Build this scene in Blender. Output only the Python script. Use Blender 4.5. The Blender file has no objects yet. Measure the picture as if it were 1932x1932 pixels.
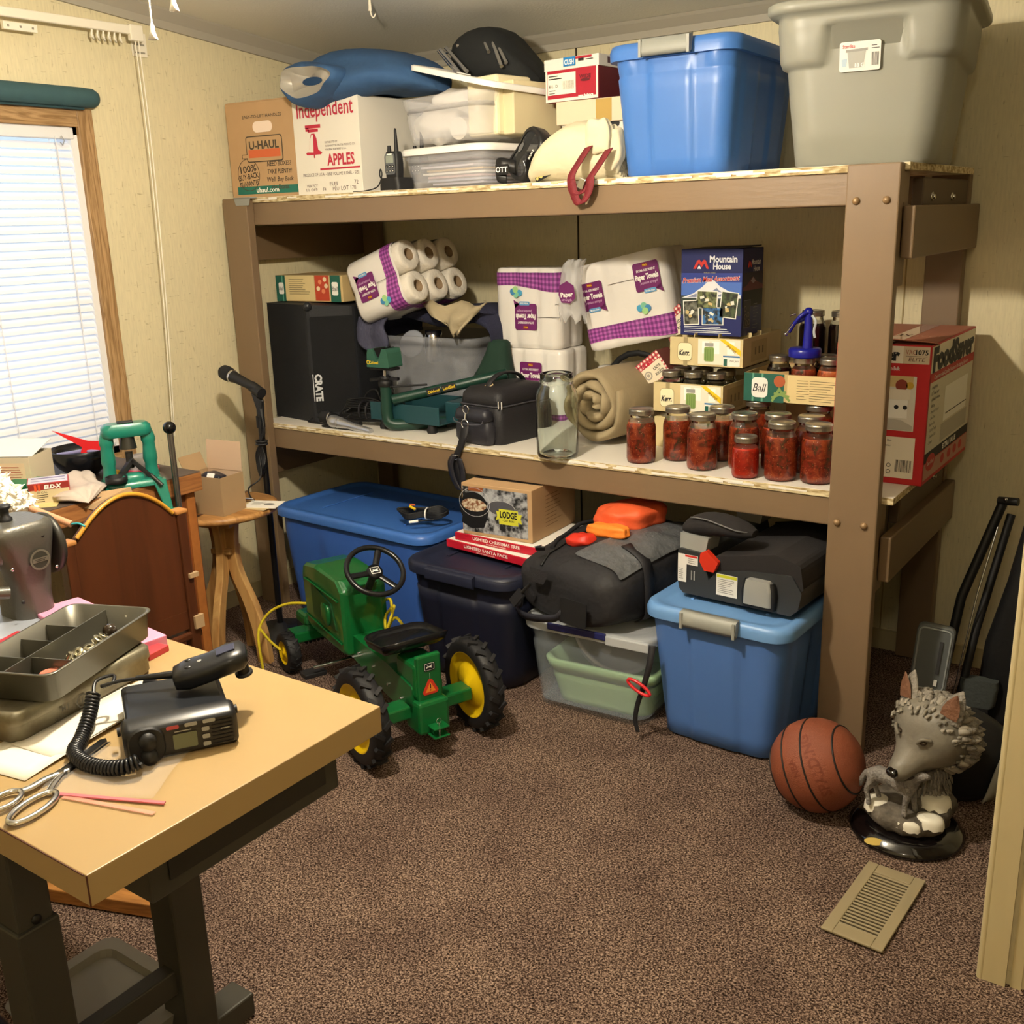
import bpy, math, random
from mathutils import Vector, Matrix, Euler
random.seed(7)
S = bpy.context.scene
COL = S.collection
PI = math.pi
R = math.radians

# ---------------------------------------------------------------- camera
_yaw, _pit, _rol, _f = .6181, .2762, -.031, 1944.2
cd = bpy.data.cameras.new('camera'); cam = bpy.data.objects.new('camera', cd); COL.objects.link(cam)
_fw = Vector((-math.sin(_yaw)*math.cos(_pit), math.cos(_yaw)*math.cos(_pit), -math.sin(_pit)))
_r = Vector((math.cos(_yaw), math.sin(_yaw), 0)); _u = _r.cross(_fw)
_r2 = math.cos(_rol)*_r+math.sin(_rol)*_u; _u2 = -math.sin(_rol)*_r+math.cos(_rol)*_u
cam.matrix_world = Matrix((( _r2.x,_u2.x,-_fw.x,.7252),(_r2.y,_u2.y,-_fw.y,-2.6828),(_r2.z,_u2.z,-_fw.z,1.4889),(0,0,0,1)))
cd.sensor_width = 36; cd.lens = 36*_f/1932; cd.clip_start = .02
S.camera = cam

# ---------------------------------------------------------------- world, light, exposure
wd = bpy.data.worlds.new('sky'); S.world = wd; wd.use_nodes = True
_n = wd.node_tree.nodes; _bg = _n['Background']
_sky = _n.new('ShaderNodeTexSky'); _sky.sky_type = 'NISHITA'; _sky.sun_elevation = R(38); _sky.sun_rotation = R(200); _sky.sun_disc = False
wd.node_tree.links.new(_sky.outputs[0], _bg.inputs[0]); _bg.inputs[1].default_value = .05
S.view_settings.view_transform = 'Standard'; S.view_settings.look = 'None'
S.view_settings.exposure = 0.75; S.view_settings.gamma = 1.0; S.view_settings.use_curve_mapping = False

def lamp(name, kind, loc, power, color, **kw):
    l = bpy.data.lights.new(name, kind); l.energy = power; l.color = color
    for k, v in kw.items(): setattr(l, k, v)
    o = bpy.data.objects.new(name, l); COL.objects.link(o); o.location = loc
    return o
# the bulb in the ceiling fan's light kit, and the room's second fitting behind the camera
lamp('bulb_light', 'POINT', (-.72, -1.36, 2.005), 100, (1, .89, .71), shadow_soft_size=.05)
lamp('hall_light', 'POINT', (.75, -3.1, 2.22), 13, (1, .87, .68), shadow_soft_size=.09)
_w = lamp('window_daylight', 'AREA', (-2.66, -1.0, 1.34), 2.6, (.62, .78, 1), shape='RECTANGLE', size=.95, size_y=1.0)
_w.rotation_euler = (0, -PI/2, 0)

# ---------------------------------------------------------------- materials
def lin(h):
    h = h.lstrip('#'); c = [int(h[i:i+2], 16)/255 for i in (0, 2, 4)]
    return tuple(x/12.92 if x <= .04045 else ((x+.055)/1.055)**2.4 for x in c)+(1,)
MATS = {}
def M(name, col, rough=.5, metal=0, noise=0, nscale=8, bump=0, bscale=60, trans=0, alpha=1, col2=None, coat=0, spec=None, emit=0, stretch=None, ior=1.45, detail=4, ss=0):
    if name in MATS: return MATS[name]
    m = bpy.data.materials.new(name); m.use_nodes = True; MATS[name] = m
    nt = m.node_tree; b = nt.nodes['Principled BSDF']; L = nt.links
    c = lin(col); b.inputs['Base Color'].default_value = c; m.diffuse_color = c
    b.inputs['Roughness'].default_value = rough; b.inputs['Metallic'].default_value = metal
    b.inputs['IOR'].default_value = ior
    if trans: b.inputs['Transmission Weight'].default_value = trans
    if alpha < 1: b.inputs['Alpha'].default_value = alpha
    if coat: b.inputs['Coat Weight'].default_value = coat
    if spec is not None: b.inputs['Specular IOR Level'].default_value = spec
    if emit: b.inputs['Emission Color'].default_value = c; b.inputs['Emission Strength'].default_value = emit
    if ss: b.inputs['Subsurface Weight'].default_value = ss; b.inputs['Subsurface Scale'].default_value = .02
    if noise or bump:
        tc = nt.nodes.new('ShaderNodeTexCoord'); src = tc.outputs['Object']
        if stretch:
            mp = nt.nodes.new('ShaderNodeMapping'); mp.inputs['Scale'].default_value = stretch
            L.new(src, mp.inputs[0]); src = mp.outputs[0]
    if noise:
        nz = nt.nodes.new('ShaderNodeTexNoise'); nz.inputs['Scale'].default_value = nscale; nz.inputs['Detail'].default_value = detail
        L.new(src, nz.inputs['Vector'])
        rp = nt.nodes.new('ShaderNodeValToRGB'); e = rp.color_ramp.elements; L.new(nz.outputs['Fac'], rp.inputs[0])
        c2 = lin(col2) if col2 else tuple(x*.55 for x in c[:3])+(1,)
        e[0].position = .5-.5*(1-noise)-.02 if noise < 1 else .3; e[0].position = .5-.22/max(noise, .2)*.5; e[1].position = .5+.22/max(noise, .2)*.5
        e[0].color = c2; e[1].color = c
        if noise < 1:
            mx = nt.nodes.new('ShaderNodeMixRGB'); mx.inputs[0].default_value = noise; mx.inputs[1].default_value = c
            L.new(rp.outputs[0], mx.inputs[2]); L.new(mx.outputs[0], b.inputs['Base Color'])
        else: L.new(rp.outputs[0], b.inputs['Base Color'])
    if bump:
        n2 = nt.nodes.new('ShaderNodeTexNoise'); n2.inputs['Scale'].default_value = bscale; n2.inputs['Detail'].default_value = 3
        L.new(src, n2.inputs['Vector']); bp = nt.nodes.new('ShaderNodeBump'); bp.inputs['Strength'].default_value = bump; bp.inputs['Distance'].default_value = .01
        L.new(n2.outputs['Fac'], bp.inputs['Height']); L.new(bp.outputs[0], b.inputs['Normal'])
    return m
def wood_mat(name, c1, c2, scale=6, axis=0, rough=.5, dist=3):
    if name in MATS: return MATS[name]
    m = M(name, c1, rough); nt = m.node_tree; b = nt.nodes['Principled BSDF']; L = nt.links
    tc = nt.nodes.new('ShaderNodeTexCoord'); mp = nt.nodes.new('ShaderNodeMapping')
    s = [scale*3]*3; s[axis] = scale*.25; mp.inputs['Scale'].default_value = s; L.new(tc.outputs['Object'], mp.inputs[0])
    nz = nt.nodes.new('ShaderNodeTexNoise'); nz.inputs['Scale'].default_value = 1.6; nz.inputs['Detail'].default_value = 6; nz.inputs['Distortion'].default_value = dist
    L.new(mp.outputs[0], nz.inputs['Vector'])
    rp = nt.nodes.new('ShaderNodeValToRGB'); e = rp.color_ramp.elements; e[0].position = .35; e[1].position = .62; e[0].color = lin(c2); e[1].color = lin(c1)
    L.new(nz.outputs['Fac'], rp.inputs[0]); L.new(rp.outputs[0], b.inputs['Base Color'])
    bp = nt.nodes.new('ShaderNodeBump'); bp.inputs['Strength'].default_value = .15; bp.inputs['Distance'].default_value = .004
    L.new(nz.outputs['Fac'], bp.inputs['Height']); L.new(bp.outputs[0], b.inputs['Normal'])
    return m
def wallpaper(name, base, fleck):
    m = M(name, base, .62); nt = m.node_tree; b = nt.nodes['Principled BSDF']; L = nt.links
    tc = nt.nodes.new('ShaderNodeTexCoord')
    def streak(sc, nsc, lo, hi):
        mp = nt.nodes.new('ShaderNodeMapping'); mp.inputs['Scale'].default_value = sc; L.new(tc.outputs['Object'], mp.inputs[0])
        nz = nt.nodes.new('ShaderNodeTexNoise'); nz.inputs['Scale'].default_value = nsc; nz.inputs['Detail'].default_value = 2; L.new(mp.outputs[0], nz.inputs['Vector'])
        rp = nt.nodes.new('ShaderNodeValToRGB'); e = rp.color_ramp.elements; e[0].position = lo; e[1].position = hi; L.new(nz.outputs['Fac'], rp.inputs[0]); return rp.outputs[0]
    a = streak((1, 1, .16), 150, .66, .74); c = streak((.2, .2, 1), 150, .68, .76)
    ad = nt.nodes.new('ShaderNodeMixRGB'); ad.blend_type = 'LIGHTEN'; ad.inputs[0].default_value = 1; L.new(a, ad.inputs[1]); L.new(c, ad.inputs[2])
    fine = streak((1, 1, .12), 160, .35, .7)
    m1 = nt.nodes.new('ShaderNodeMixRGB'); m1.inputs[1].default_value = lin(base); m1.inputs[2].default_value = tuple(x*.91 for x in lin(base)[:3])+(1,); L.new(fine, m1.inputs[0])
    m2 = nt.nodes.new('ShaderNodeMixRGB'); m2.inputs[2].default_value = lin(fleck); L.new(m1.outputs[0], m2.inputs[1])
    mu = nt.nodes.new('ShaderNodeMath'); mu.operation = 'MULTIPLY'; mu.inputs[1].default_value = .55; L.new(ad.outputs[0], mu.inputs[0]); L.new(mu.outputs[0], m2.inputs[0])
    L.new(m2.outputs[0], b.inputs['Base Color'])
    return m
def carpet_mat():
    m = M('carpet_pile', '#6a5448', .95); nt = m.node_tree; b = nt.nodes['Principled BSDF']; L = nt.links
    b.inputs['Specular IOR Level'].default_value = .1
    tc = nt.nodes.new('ShaderNodeTexCoord')
    nz = nt.nodes.new('ShaderNodeTexNoise'); nz.inputs['Scale'].default_value = 230; nz.inputs['Detail'].default_value = 4; nz.inputs['Roughness'].default_value = .7; nz.inputs['Distortion'].default_value = .6
    L.new(tc.outputs['Object'], nz.inputs['Vector'])
    rp = nt.nodes.new('ShaderNodeValToRGB'); e = rp.color_ramp.elements; e[0].position = .40; e[0].color = lin('#241812'); e[1].position = .60; e[1].color = lin('#b59c8a')
    k = rp.color_ramp.elements.new(.49); k.color = lin('#5e4a3f')
    L.new(nz.outputs['Fac'], rp.inputs[0])
    big = nt.nodes.new('ShaderNodeTexNoise'); big.inputs['Scale'].default_value = 5; big.inputs['Detail'].default_value = 2; L.new(tc.outputs['Object'], big.inputs['Vector'])
    r2 = nt.nodes.new('ShaderNodeValToRGB'); f = r2.color_ramp.elements; f[0].position = .35; f[0].color = (.74, .72, .74, 1); f[1].position = .65; f[1].color = (1, 1, 1, 1); L.new(big.outputs['Fac'], r2.inputs[0])
    mx = nt.nodes.new('ShaderNodeMixRGB'); mx.blend_type = 'MULTIPLY'; mx.inputs[0].default_value = 1; L.new(rp.outputs[0], mx.inputs[1]); L.new(r2.outputs[0], mx.inputs[2])
    L.new(mx.outputs[0], b.inputs['Base Color'])
    bp = nt.nodes.new('ShaderNodeBump'); bp.inputs['Strength'].default_value = .9; bp.inputs['Distance'].default_value = .006
    L.new(nz.outputs['Fac'], bp.inputs['Height']); L.new(bp.outputs[0], b.inputs['Normal'])
    return m
def check_mat(name, a, bcol, c, scale):
    m = M(name, a, .45); nt = m.node_tree; b = nt.nodes['Principled BSDF']; L = nt.links
    tc = nt.nodes.new('ShaderNodeTexCoord'); sp = nt.nodes.new('ShaderNodeSeparateXYZ'); L.new(tc.outputs['UV'], sp.inputs[0])
    def sq(o):
        x = nt.nodes.new('ShaderNodeMath'); x.operation = 'MULTIPLY'; x.inputs[1].default_value = scale; L.new(o, x.inputs[0])
        f = nt.nodes.new('ShaderNodeMath'); f.operation = 'FRACT'; L.new(x.outputs[0], f.inputs[0])
        g = nt.nodes.new('ShaderNodeMath'); g.operation = 'GREATER_THAN'; g.inputs[1].default_value = .5; L.new(f.outputs[0], g.inputs[0]); return g.outputs[0]
    ad = nt.nodes.new('ShaderNodeMath'); ad.operation = 'ADD'; L.new(sq(sp.outputs[0]), ad.inputs[0]); L.new(sq(sp.outputs[1]), ad.inputs[1])
    h = nt.nodes.new('ShaderNodeMath'); h.operation = 'MULTIPLY'; h.inputs[1].default_value = .5; L.new(ad.outputs[0], h.inputs[0])
    rp = nt.nodes.new('ShaderNodeValToRGB'); rp.color_ramp.interpolation = 'CONSTANT'; e = rp.color_ramp.elements; e[0].color = lin(a); e[1].position = .75; e[1].color = lin(c)
    k = rp.color_ramp.elements.new(.25); k.color = lin(bcol); L.new(h.outputs[0], rp.inputs[0]); L.new(rp.outputs[0], b.inputs['Base Color'])
    return m

# ---------------------------------------------------------------- mesh builder
_TXT = {}
def text_mesh(s, bold, ext):
    k = (s, bold, ext)
    if k in _TXT: return _TXT[k]
    cu = bpy.data.curves.new('lettering', 'FONT'); cu.body = s; cu.size = 1; cu.extrude = 0; cu.resolution_u = 2
    if bold: cu.offset = bold
    o = bpy.data.objects.new('lettering', cu); me = bpy.data.meshes.new_from_object(o)
    vs = [tuple(v.co) for v in me.vertices]; fs = [tuple(p.vertices) for p in me.polygons]
    bpy.data.objects.remove(o); bpy.data.curves.remove(cu); bpy.data.meshes.remove(me)
    if vs:
        x0 = min(v[0] for v in vs); x1 = max(v[0] for v in vs); y0 = min(v[1] for v in vs); y1 = max(v[1] for v in vs)
    else: x0 = x1 = y0 = y1 = 0
    _TXT[k] = (vs, fs, x0, x1, y0, y1); return _TXT[k]
def TR(x=0, y=0, z=0): return Matrix.Translation((x, y, z))
def RO(rx=0, ry=0, rz=0): return Euler((R(rx), R(ry), R(rz))).to_matrix().to_4x4()
def SC(x, y=None, z=None):
    y = x if y is None else y; z = x if z is None else z
    return Matrix.Diagonal((x, y, z, 1))
def catmull(pts, n=6, closed=False):
    P = [Vector(p) for p in pts]; out = []; N = len(P)
    rng = range(N) if closed else range(N-1)
    for i in rng:
        g = (lambda k: P[k % N]) if closed else (lambda k: P[max(0, min(N-1, k))])
        p0, p1, p2, p3 = g(i-1), g(i), g(i+1), g(i+2)
        for j in range(n):
            t = j/n; out.append(.5*((2*p1)+(-p0+p2)*t+(2*p0-5*p1+4*p2-p3)*t*t+(-p0+3*p1-3*p2+p3)*t**3))
    if not closed: out.append(P[-1])
    return out
def rrect(w, d, r, n=4, cx=0, cy=0):
    r = min(r, w/2-1e-4, d/2-1e-4); o = []
    for sx, sy, a in ((1, 1, 0), (-1, 1, 90), (-1, -1, 180), (1, -1, 270)):
        for k in range(n+1):
            t = R(a+90*k/n); o.append((cx+sx*(w/2-r)+r*math.cos(t), cy+sy*(d/2-r)+r*math.sin(t)))
    return o
class MB:
    def __init__(s): s.v = []; s.f = []; s.m = []; s.sm = []; s.mats = []; s.T = Matrix(); s.uv = {}
    def at(s, *ms):
        s.T = Matrix()
        for m in ms: s.T = s.T @ m
        return s
    def mi(s, mat):
        if mat is None: return 0 if s.mats else s.mi(M('plain', '#888888'))
        if mat not in s.mats: s.mats.append(mat)
        return s.mats.index(mat)
    def add(s, vs, fs, mat=None, smooth=False):
        o = len(s.v); k = s.mi(mat)
        s.v += [tuple(s.T @ Vector(p)) for p in vs]
        for f in fs: s.f.append(tuple(i+o for i in f)); s.m.append(k); s.sm.append(smooth)
        return s
    def box(s, c, d, mat=None, rot=None, taper=None):
        x, y, z = d[0]/2, d[1]/2, d[2]/2; tx, ty = taper or (1, 1)
        vs = [Vector(p) for p in ((-x, -y, -z), (x, -y, -z), (x, y, -z), (-x, y, -z), (-x*tx, -y*ty, z), (x*tx, -y*ty, z), (x*tx, y*ty, z), (-x*tx, y*ty, z))]
        m = RO(*rot) if rot else Matrix()
        return s.add([(m @ p)+Vector(c) for p in vs], [(3, 2, 1, 0), (4, 5, 6, 7), (0, 1, 5, 4), (1, 2, 6, 5), (2, 3, 7, 6), (3, 0, 4, 7)], mat)
    def loft(s, rings, mat=None, smooth=True, cap=(1, 1), closed=True):
        n = len(rings[0]); vs = [p for r in rings for p in r]; fs = []
        for i in range(len(rings)-1):
            for j in range(n if closed else n-1):
                k = (j+1) % n; fs.append((i*n+j, i*n+k, (i+1)*n+k, (i+1)*n+j))
        s.add(vs, fs, mat, smooth)
        if cap[0]: s.add(rings[0], [tuple(reversed(range(n)))], mat)
        if cap[1]: s.add(rings[-1], [tuple(range(n))], mat)
        return s
    def lathe(s, prof, mat=None, n=24, cap=(1, 1), smooth=True, c=(0, 0, 0)):
        return s.loft([[(c[0]+r*math.cos(2*PI*j/n), c[1]+r*math.sin(2*PI*j/n), c[2]+z) for j in range(n)] for r, z in prof], mat, smooth, cap)
    def cyl(s, a, b, r, mat=None, n=16, r2=None, smooth=True):
        return s.tube([a, b], r, mat, n, r2=r2, smooth=smooth)
    def tube(s, pts, r, mat=None, n=8, r2=None, cap=True, closed=False, smooth=True, flat=None):
        P = [Vector(p) for p in pts]; N = len(P); rings = []; up = None
        for i, p in enumerate(P):
            t = (P[(i+1) % N]-P[i-1]) if closed else (P[min(N-1, i+1)]-P[max(0, i-1)])
            if t.length < 1e-9: t = Vector((0, 0, 1))
            t.normalize()
            if up is None:
                up = Vector((0, 0, 1)) if abs(t.z) < .9 else Vector((1, 0, 0))
            x = t.cross(up)
            if x.length < 1e-6: x = t.orthogonal()
            x.normalize(); y = x.cross(t).normalized(); up = y
            rr = r if r2 is None else r+(r2-r)*i/max(1, N-1)
            if isinstance(r, (list, tuple)): rr = r[i]
            fx, fy = flat or (1, 1)
            rings.append([tuple(p+x*(rr*fx*math.cos(2*PI*j/n))+y*(rr*fy*math.sin(2*PI*j/n))) for j in range(n)])
        if closed: rings.append(rings[0])
        return s.loft(rings, mat, smooth, (cap and not closed, cap and not closed))
    def prism(s, poly, h, mat=None, z=0, smooth=False):
        return s.loft([[(x, y, z) for x, y in poly], [(x, y, z+h) for x, y in poly]], mat, smooth)
    def ball(s, c, r, mat=None, n=16, sc=(1, 1, 1)):
        rings = [[(c[0]+sc[0]*r*math.sin(PI*i/n)*math.cos(2*PI*j/(2*n)), c[1]+sc[1]*r*math.sin(PI*i/n)*math.sin(2*PI*j/(2*n)), c[2]-sc[2]*r*math.cos(PI*i/n)) for j in range(2*n)] for i in range(1, n)]
        s.loft(rings, mat, True); return s
    def blob(s, c, d, mat=None, n=14, amp=.08, fr=3, seed=0, pw=.7):
        rnd = random.Random(seed); ph = [rnd.uniform(0, 6.28) for _ in range(9)]
        f = lambda v: math.copysign(abs(v)**pw, v); rings = []
        for i in range(1, n):
            a = PI*i/n; rg = []
            for j in range(2*n):
                b = PI*j/n; x, y, z = f(math.sin(a)*math.cos(b)), f(math.sin(a)*math.sin(b)), -f(math.cos(a))
                q = 1+amp*(math.sin(fr*x*2+ph[0]+z)+math.sin(fr*y*2.3+ph[1])+math.sin(fr*z*2.1+ph[2]+x*2)+.6*math.sin(fr*2.1*(x+y)+ph[3])+.5*math.sin(fr*2.7*(z-x)+ph[4]))/2
                rg.append((c[0]+x*q*d[0]/2, c[1]+y*q*d[1]/2, c[2]+z*q*d[2]/2))
            rings.append(rg)
        return s.loft(rings, mat, True)
    # printing on a face: current transform's x = right, y = up, z = out of the face
    def rect(s, x, y, w, h, mat, lift=.0006, rz=0):
        a = R(rz); ca, sa = math.cos(a), math.sin(a); q = [(-w/2, -h/2), (w/2, -h/2), (w/2, h/2), (-w/2, h/2)]
        o = len(s.v)
        s.add([(x+p*ca-r_*sa, y+p*sa+r_*ca, lift) for p, r_ in q], [(0, 1, 2, 3)], mat)
        fi = len(s.f)-1; s.uv[fi] = [(p, r_) for p, r_ in q]
        return s
    def poly(s, pts, mat, lift=.0006): return s.add([(x, y, lift) for x, y in pts], [tuple(range(len(pts)))], mat)
    def disc(s, x, y, r, mat, lift=.0006, n=24, ry=None, r0=0):
        ry = ry or r
        if r0:
            k = r0/r; vs = [(x+r*math.cos(2*PI*i/n), y+ry*math.sin(2*PI*i/n), lift) for i in range(n)]+[(x+k*r*math.cos(2*PI*i/n), y+k*ry*math.sin(2*PI*i/n), lift) for i in range(n)]
            return s.add(vs, [(i, (i+1) % n, n+(i+1) % n, n+i) for i in range(n)], mat)
        return s.poly([(x+r*math.cos(2*PI*i/n), y+ry*math.sin(2*PI*i/n)) for i in range(n)], mat, lift)
    def text(s, t, x, y, h, mat, w=None, bold=0, rz=0, lift=.001, align=0, shear=0):
        vs, fs, x0, x1, y0, y1 = text_mesh(t, bold, 0)
        if not vs: return s
        k = h/.72; kx = k if w is None else w/(x1-x0); cx = (x0+x1)/2 if align == 0 else (x0 if align < 0 else x1)
        a = R(rz); ca, sa = math.cos(a), math.sin(a); out = []
        for p in vs:
            px = (p[0]-cx)*kx; py = (p[1]-.35)*k; px += shear*py
            out.append((x+px*ca-py*sa, y+px*sa+py*ca, lift))
        return s.add(out, fs, mat)
    def lines(s, x, y, w, n, dy, h, mat, lift=.0009, seed=1, rz=0):
        rnd = random.Random(seed)
        for i in range(n):
            ww = w*rnd.uniform(.6, 1); s.rect(x-(w-ww)/2, y-i*dy, ww, h, mat, lift)
        return s
    def barcode(s, x, y, w, h, mat, n=16, lift=.0012, seed=3):
        rnd = random.Random(seed); X = 0; st = w/n
        for i in range(n):
            ww = st*rnd.choice((.25, .4, .6)); s.rect(x-w/2+i*st, y, ww, h, mat, lift)
        return s
    def build(s, name, mat=None, parent=None, bevel=0, seg=2, sub=0, solid=0, loc=None, rot=None, wn=False):
        if not s.mats and mat: s.mats.append(mat)
        me = bpy.data.meshes.new(name); me.from_pydata(s.v, [], s.f)
        for m in (s.mats or [M('plain', '#888888')]): me.materials.append(m)
        me.polygons.foreach_set('material_index', s.m); me.polygons.foreach_set('use_smooth', s.sm)
        if s.uv:
            ul = me.uv_layers.new(name='UVMap')
            for fi, uvs in s.uv.items():
                for li, uv in zip(me.polygons[fi].loop_indices, uvs): ul.data[li].uv = uv
        me.update()
        o = bpy.data.objects.new(name, me); COL.objects.link(o)
        if parent is not None: o.parent = parent
        if loc: o.location = loc
        if rot: o.rotation_euler = tuple(R(a) for a in rot)
        if solid:
            md = o.modifiers.new('solid', 'SOLIDIFY'); md.thickness = solid; md.offset = 0
        if bevel:
            md = o.modifiers.new('bevel', 'BEVEL'); md.width = bevel; md.segments = seg; md.limit_method = 'ANGLE'; md.angle_limit = R(40)
        if sub:
            md = o.modifiers.new('sub', 'SUBSURF'); md.levels = sub; md.render_levels = sub
        return o
def tag(o, label=None, cat=None, group=None, kind=None):
    if label: o['label'] = label
    if cat: o['category'] = cat
    if group: o['group'] = group
    if kind: o['kind'] = kind
    return o
def thing(name, label, cat, loc=(0, 0, 0), rz=0, group=None, rot=None):
    o = bpy.data.objects.new(name, None); o.empty_display_size = .05; COL.objects.link(o)
    o.location = loc; o.rotation_euler = tuple(R(a) for a in rot) if rot else (0, 0, R(rz))
    return tag(o, label, cat, group)
def dup(root, loc, rz=None, label=None, rot=None):
    def cp(o, par):
        c = o.copy(); COL.objects.link(c); c.parent = par
        for ch in kids.get(o, ()): cp(ch, c)
        return c
    kids = {}
    for o in list(COL.objects):
        if o.parent: kids.setdefault(o.parent, []).append(o)
    r = cp(root, None); r.location = loc
    if rot: r.rotation_euler = tuple(R(a) for a in rot)
    elif rz is not None: r.rotation_euler = (0, 0, R(rz))
    if label: r['label'] = label
    return r
# frames for printing: F(x, y, z, heading) stands a face up, its outward normal pointing to heading (deg; -90 = towards -y)
def FACE(x, y, z, head=-90, tilt=0): return TR(x, y, z) @ RO(0, 0, head+90) @ RO(90-tilt, 0, 0)
TOP_Z, MID_Z = 1.5955, .751
# ================================================================ setting
wp = wallpaper('vinyl_wall_panel', '#dcd1ac', '#94835c')
carpet = carpet_mat()
floorb = MB(); floorb.box((-.35, -1.6, -.05), (4.4, 5.0, .1), carpet)
tag(floorb.build('floor'), kind='structure')
XL, YB = -2.52, .80
b = MB().box((-.35, YB+.05, 1.2), (4.4, .1, 2.4), wp)
b.box((-1.40, YB-.001, 1.1), (.006, .004, 2.2), M('seam_dark', '#3a3020', .8))
for sx in (-.18, ): b.box((sx, YB-.001, 1.1), (.004, .003, 2.2), M('seam_soft', '#a8966a', .8))
tag(b.build('wall_back'), kind='structure')
WY0, WY1, WZ0, WZ1 = -1.50, -.535, .73, 1.825
b = MB()
b.box((XL-.05, (-4.1+WY0)/2, 1.3), (.1, WY0+4.1, 2.6), wp); b.box((XL-.05, (WY1+.8)/2, 1.3), (.1, .8-WY1, 2.6), wp)
b.box((XL-.05, (WY0+WY1)/2, WZ0/2), (.1, WY1-WY0, WZ0), wp); b.box((XL-.05, (WY0+WY1)/2, (WZ1+2.6)/2), (.1, WY1-WY0, 2.6-WZ1), wp)
tag(b.build('wall_left'), kind='structure')
tag(MB().box((1.85, -1.6, 1.3), (.1, 5, 2.6), wp).build('wall_right'), kind='structure')
tag(MB().box((-.35, -4.15, 1.3), (4.4, .1, 2.6), wp).build('wall_front'), kind='structure')
tag(MB().box((1.15, -.69, 1.25), (1.3, .1, 2.5), wp).build('wall_closet'), kind='structure')
# sloped ceiling: 2.13 m at the back wall, rising towards the front
ceil = M('ceiling_board', '#e4e2d8', .8, bump=.15, bscale=140)
sl = .098
def cz(y): return 2.135+(YB-y)*sl
b = MB(); b.add([(-2.62, .9, cz(.9)), (1.9, .9, cz(.9)), (1.9, -4.2, cz(-4.2)), (-2.62, -4.2, cz(-4.2))]+[(-2.62, .9, cz(.9)+.1), (1.9, .9, cz(.9)+.1), (1.9, -4.2, cz(-4.2)+.1), (-2.62, -4.2, cz(-4.2)+.1)],
 [(0, 1, 2, 3), (7, 6, 5, 4), (0, 4, 5, 1), (1, 5, 6, 2), (2, 6, 7, 3), (3, 7, 4, 0)], ceil)
tag(b.build('ceiling'), kind='structure')
trim = M('crown_trim', '#a8a294', .6)
b = MB(); y0 = YB
b.loft([[(x, y0, cz(y0)-.052), (x, y0-.012, cz(y0)-.052), (x, y0-.016, cz(y0)-.03), (x, y0-.042, cz(y0)-.006), (x, y0-.05, cz(y0)+.004), (x, y0, cz(y0)+.004)] for x in (XL, .2, .21, 1.85)], trim, False)
tag(b.build('trim_1'), kind='structure')
b = MB(); b.loft([[(XL, y, cz(y)-.06), (XL+.012, y, cz(y)-.06), (XL+.016, y, cz(y)-.035), (XL+.04, y, cz(y)-.006), (XL+.045, y, cz(y)+.003), (XL, y, cz(y)+.003)] for y in (-4.1, .8)], trim, False)
tag(b.build('trim_2'), kind='structure')
# closet corner: trim boards on both faces of the partition end
ct = M('closet_trim', '#c2b48c', .5, noise=.25, nscale=30, stretch=(1, 1, .1), col2='#8f7f58')
b = MB().box((.487, -.748, 1.25), (.05, .009, 2.5), ct).box((.495, -.69, 1.25), (.012, .118, 2.5), ct)
b.cyl((.462+.004, -.746, 0), (.462+.004, -.746, 2.45), .008, ct, 8).box((.53, -.7445, 1.25), (.02, .004, 2.5), ct)
tag(b.build('trim_3'), kind='structure')
tag(MB().box((-.35, YB-.007, .035), (4.3, .014, .07), ct).build('baseboard_back'), kind='structure')
tag(MB().box((XL+.007, -1.6, .035), (.014, 4.8, .07), ct).build('baseboard_left'), kind='structure')

# window
oak = wood_mat('oak_casing', '#b39166', '#86663f', 9, 2)
win = MB().box((XL-.085, (WY0+WY1)/2, (WZ0+WZ1)/2), (.006, WY1-WY0, WZ1-WZ0), M('pane_glass', '#ffffff', .02, trans=1, alpha=.25))
w = tag(win.build('window_1'), kind='structure')
f = MB()
t = .058
f.box((XL+.006, WY1+t/2, (WZ0+WZ1)/2), (.018, t, WZ1-WZ0+2*t), oak).box((XL+.006, WY0-t/2, (WZ0+WZ1)/2), (.018, t, WZ1-WZ0+2*t), oak)
oak2 = wood_mat('oak_casing_across', '#b39166', '#86663f', 9, 1)
f.box((XL+.006, (WY0+WY1)/2, WZ1+t/2), (.019, WY1-WY0, t), oak2).box((XL+.006, (WY0+WY1)/2, WZ0-t/2), (.019, WY1-WY0, t), oak2)
f.build('window_frame', None, w, bevel=.003)
wh = M('white_vinyl_jamb', '#e8e8ea', .4)
f = MB(); 
for yy in (WY0+.012, WY1-.012): f.box((XL-.045, yy, (WZ0+WZ1)/2), (.09, .024, WZ1-WZ0), wh)
for zz in (WZ0+.012, WZ1-.012, (WZ0+WZ1)/2-.02): f.box((XL-.062 if zz not in (WZ0+.012, WZ1-.012) else XL-.045, (WY0+WY1)/2, zz), (.03 if zz not in (WZ0+.012, WZ1-.012) else .09, WY1-WY0, .024), wh)
f.build('window_sash', None, w)

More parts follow.
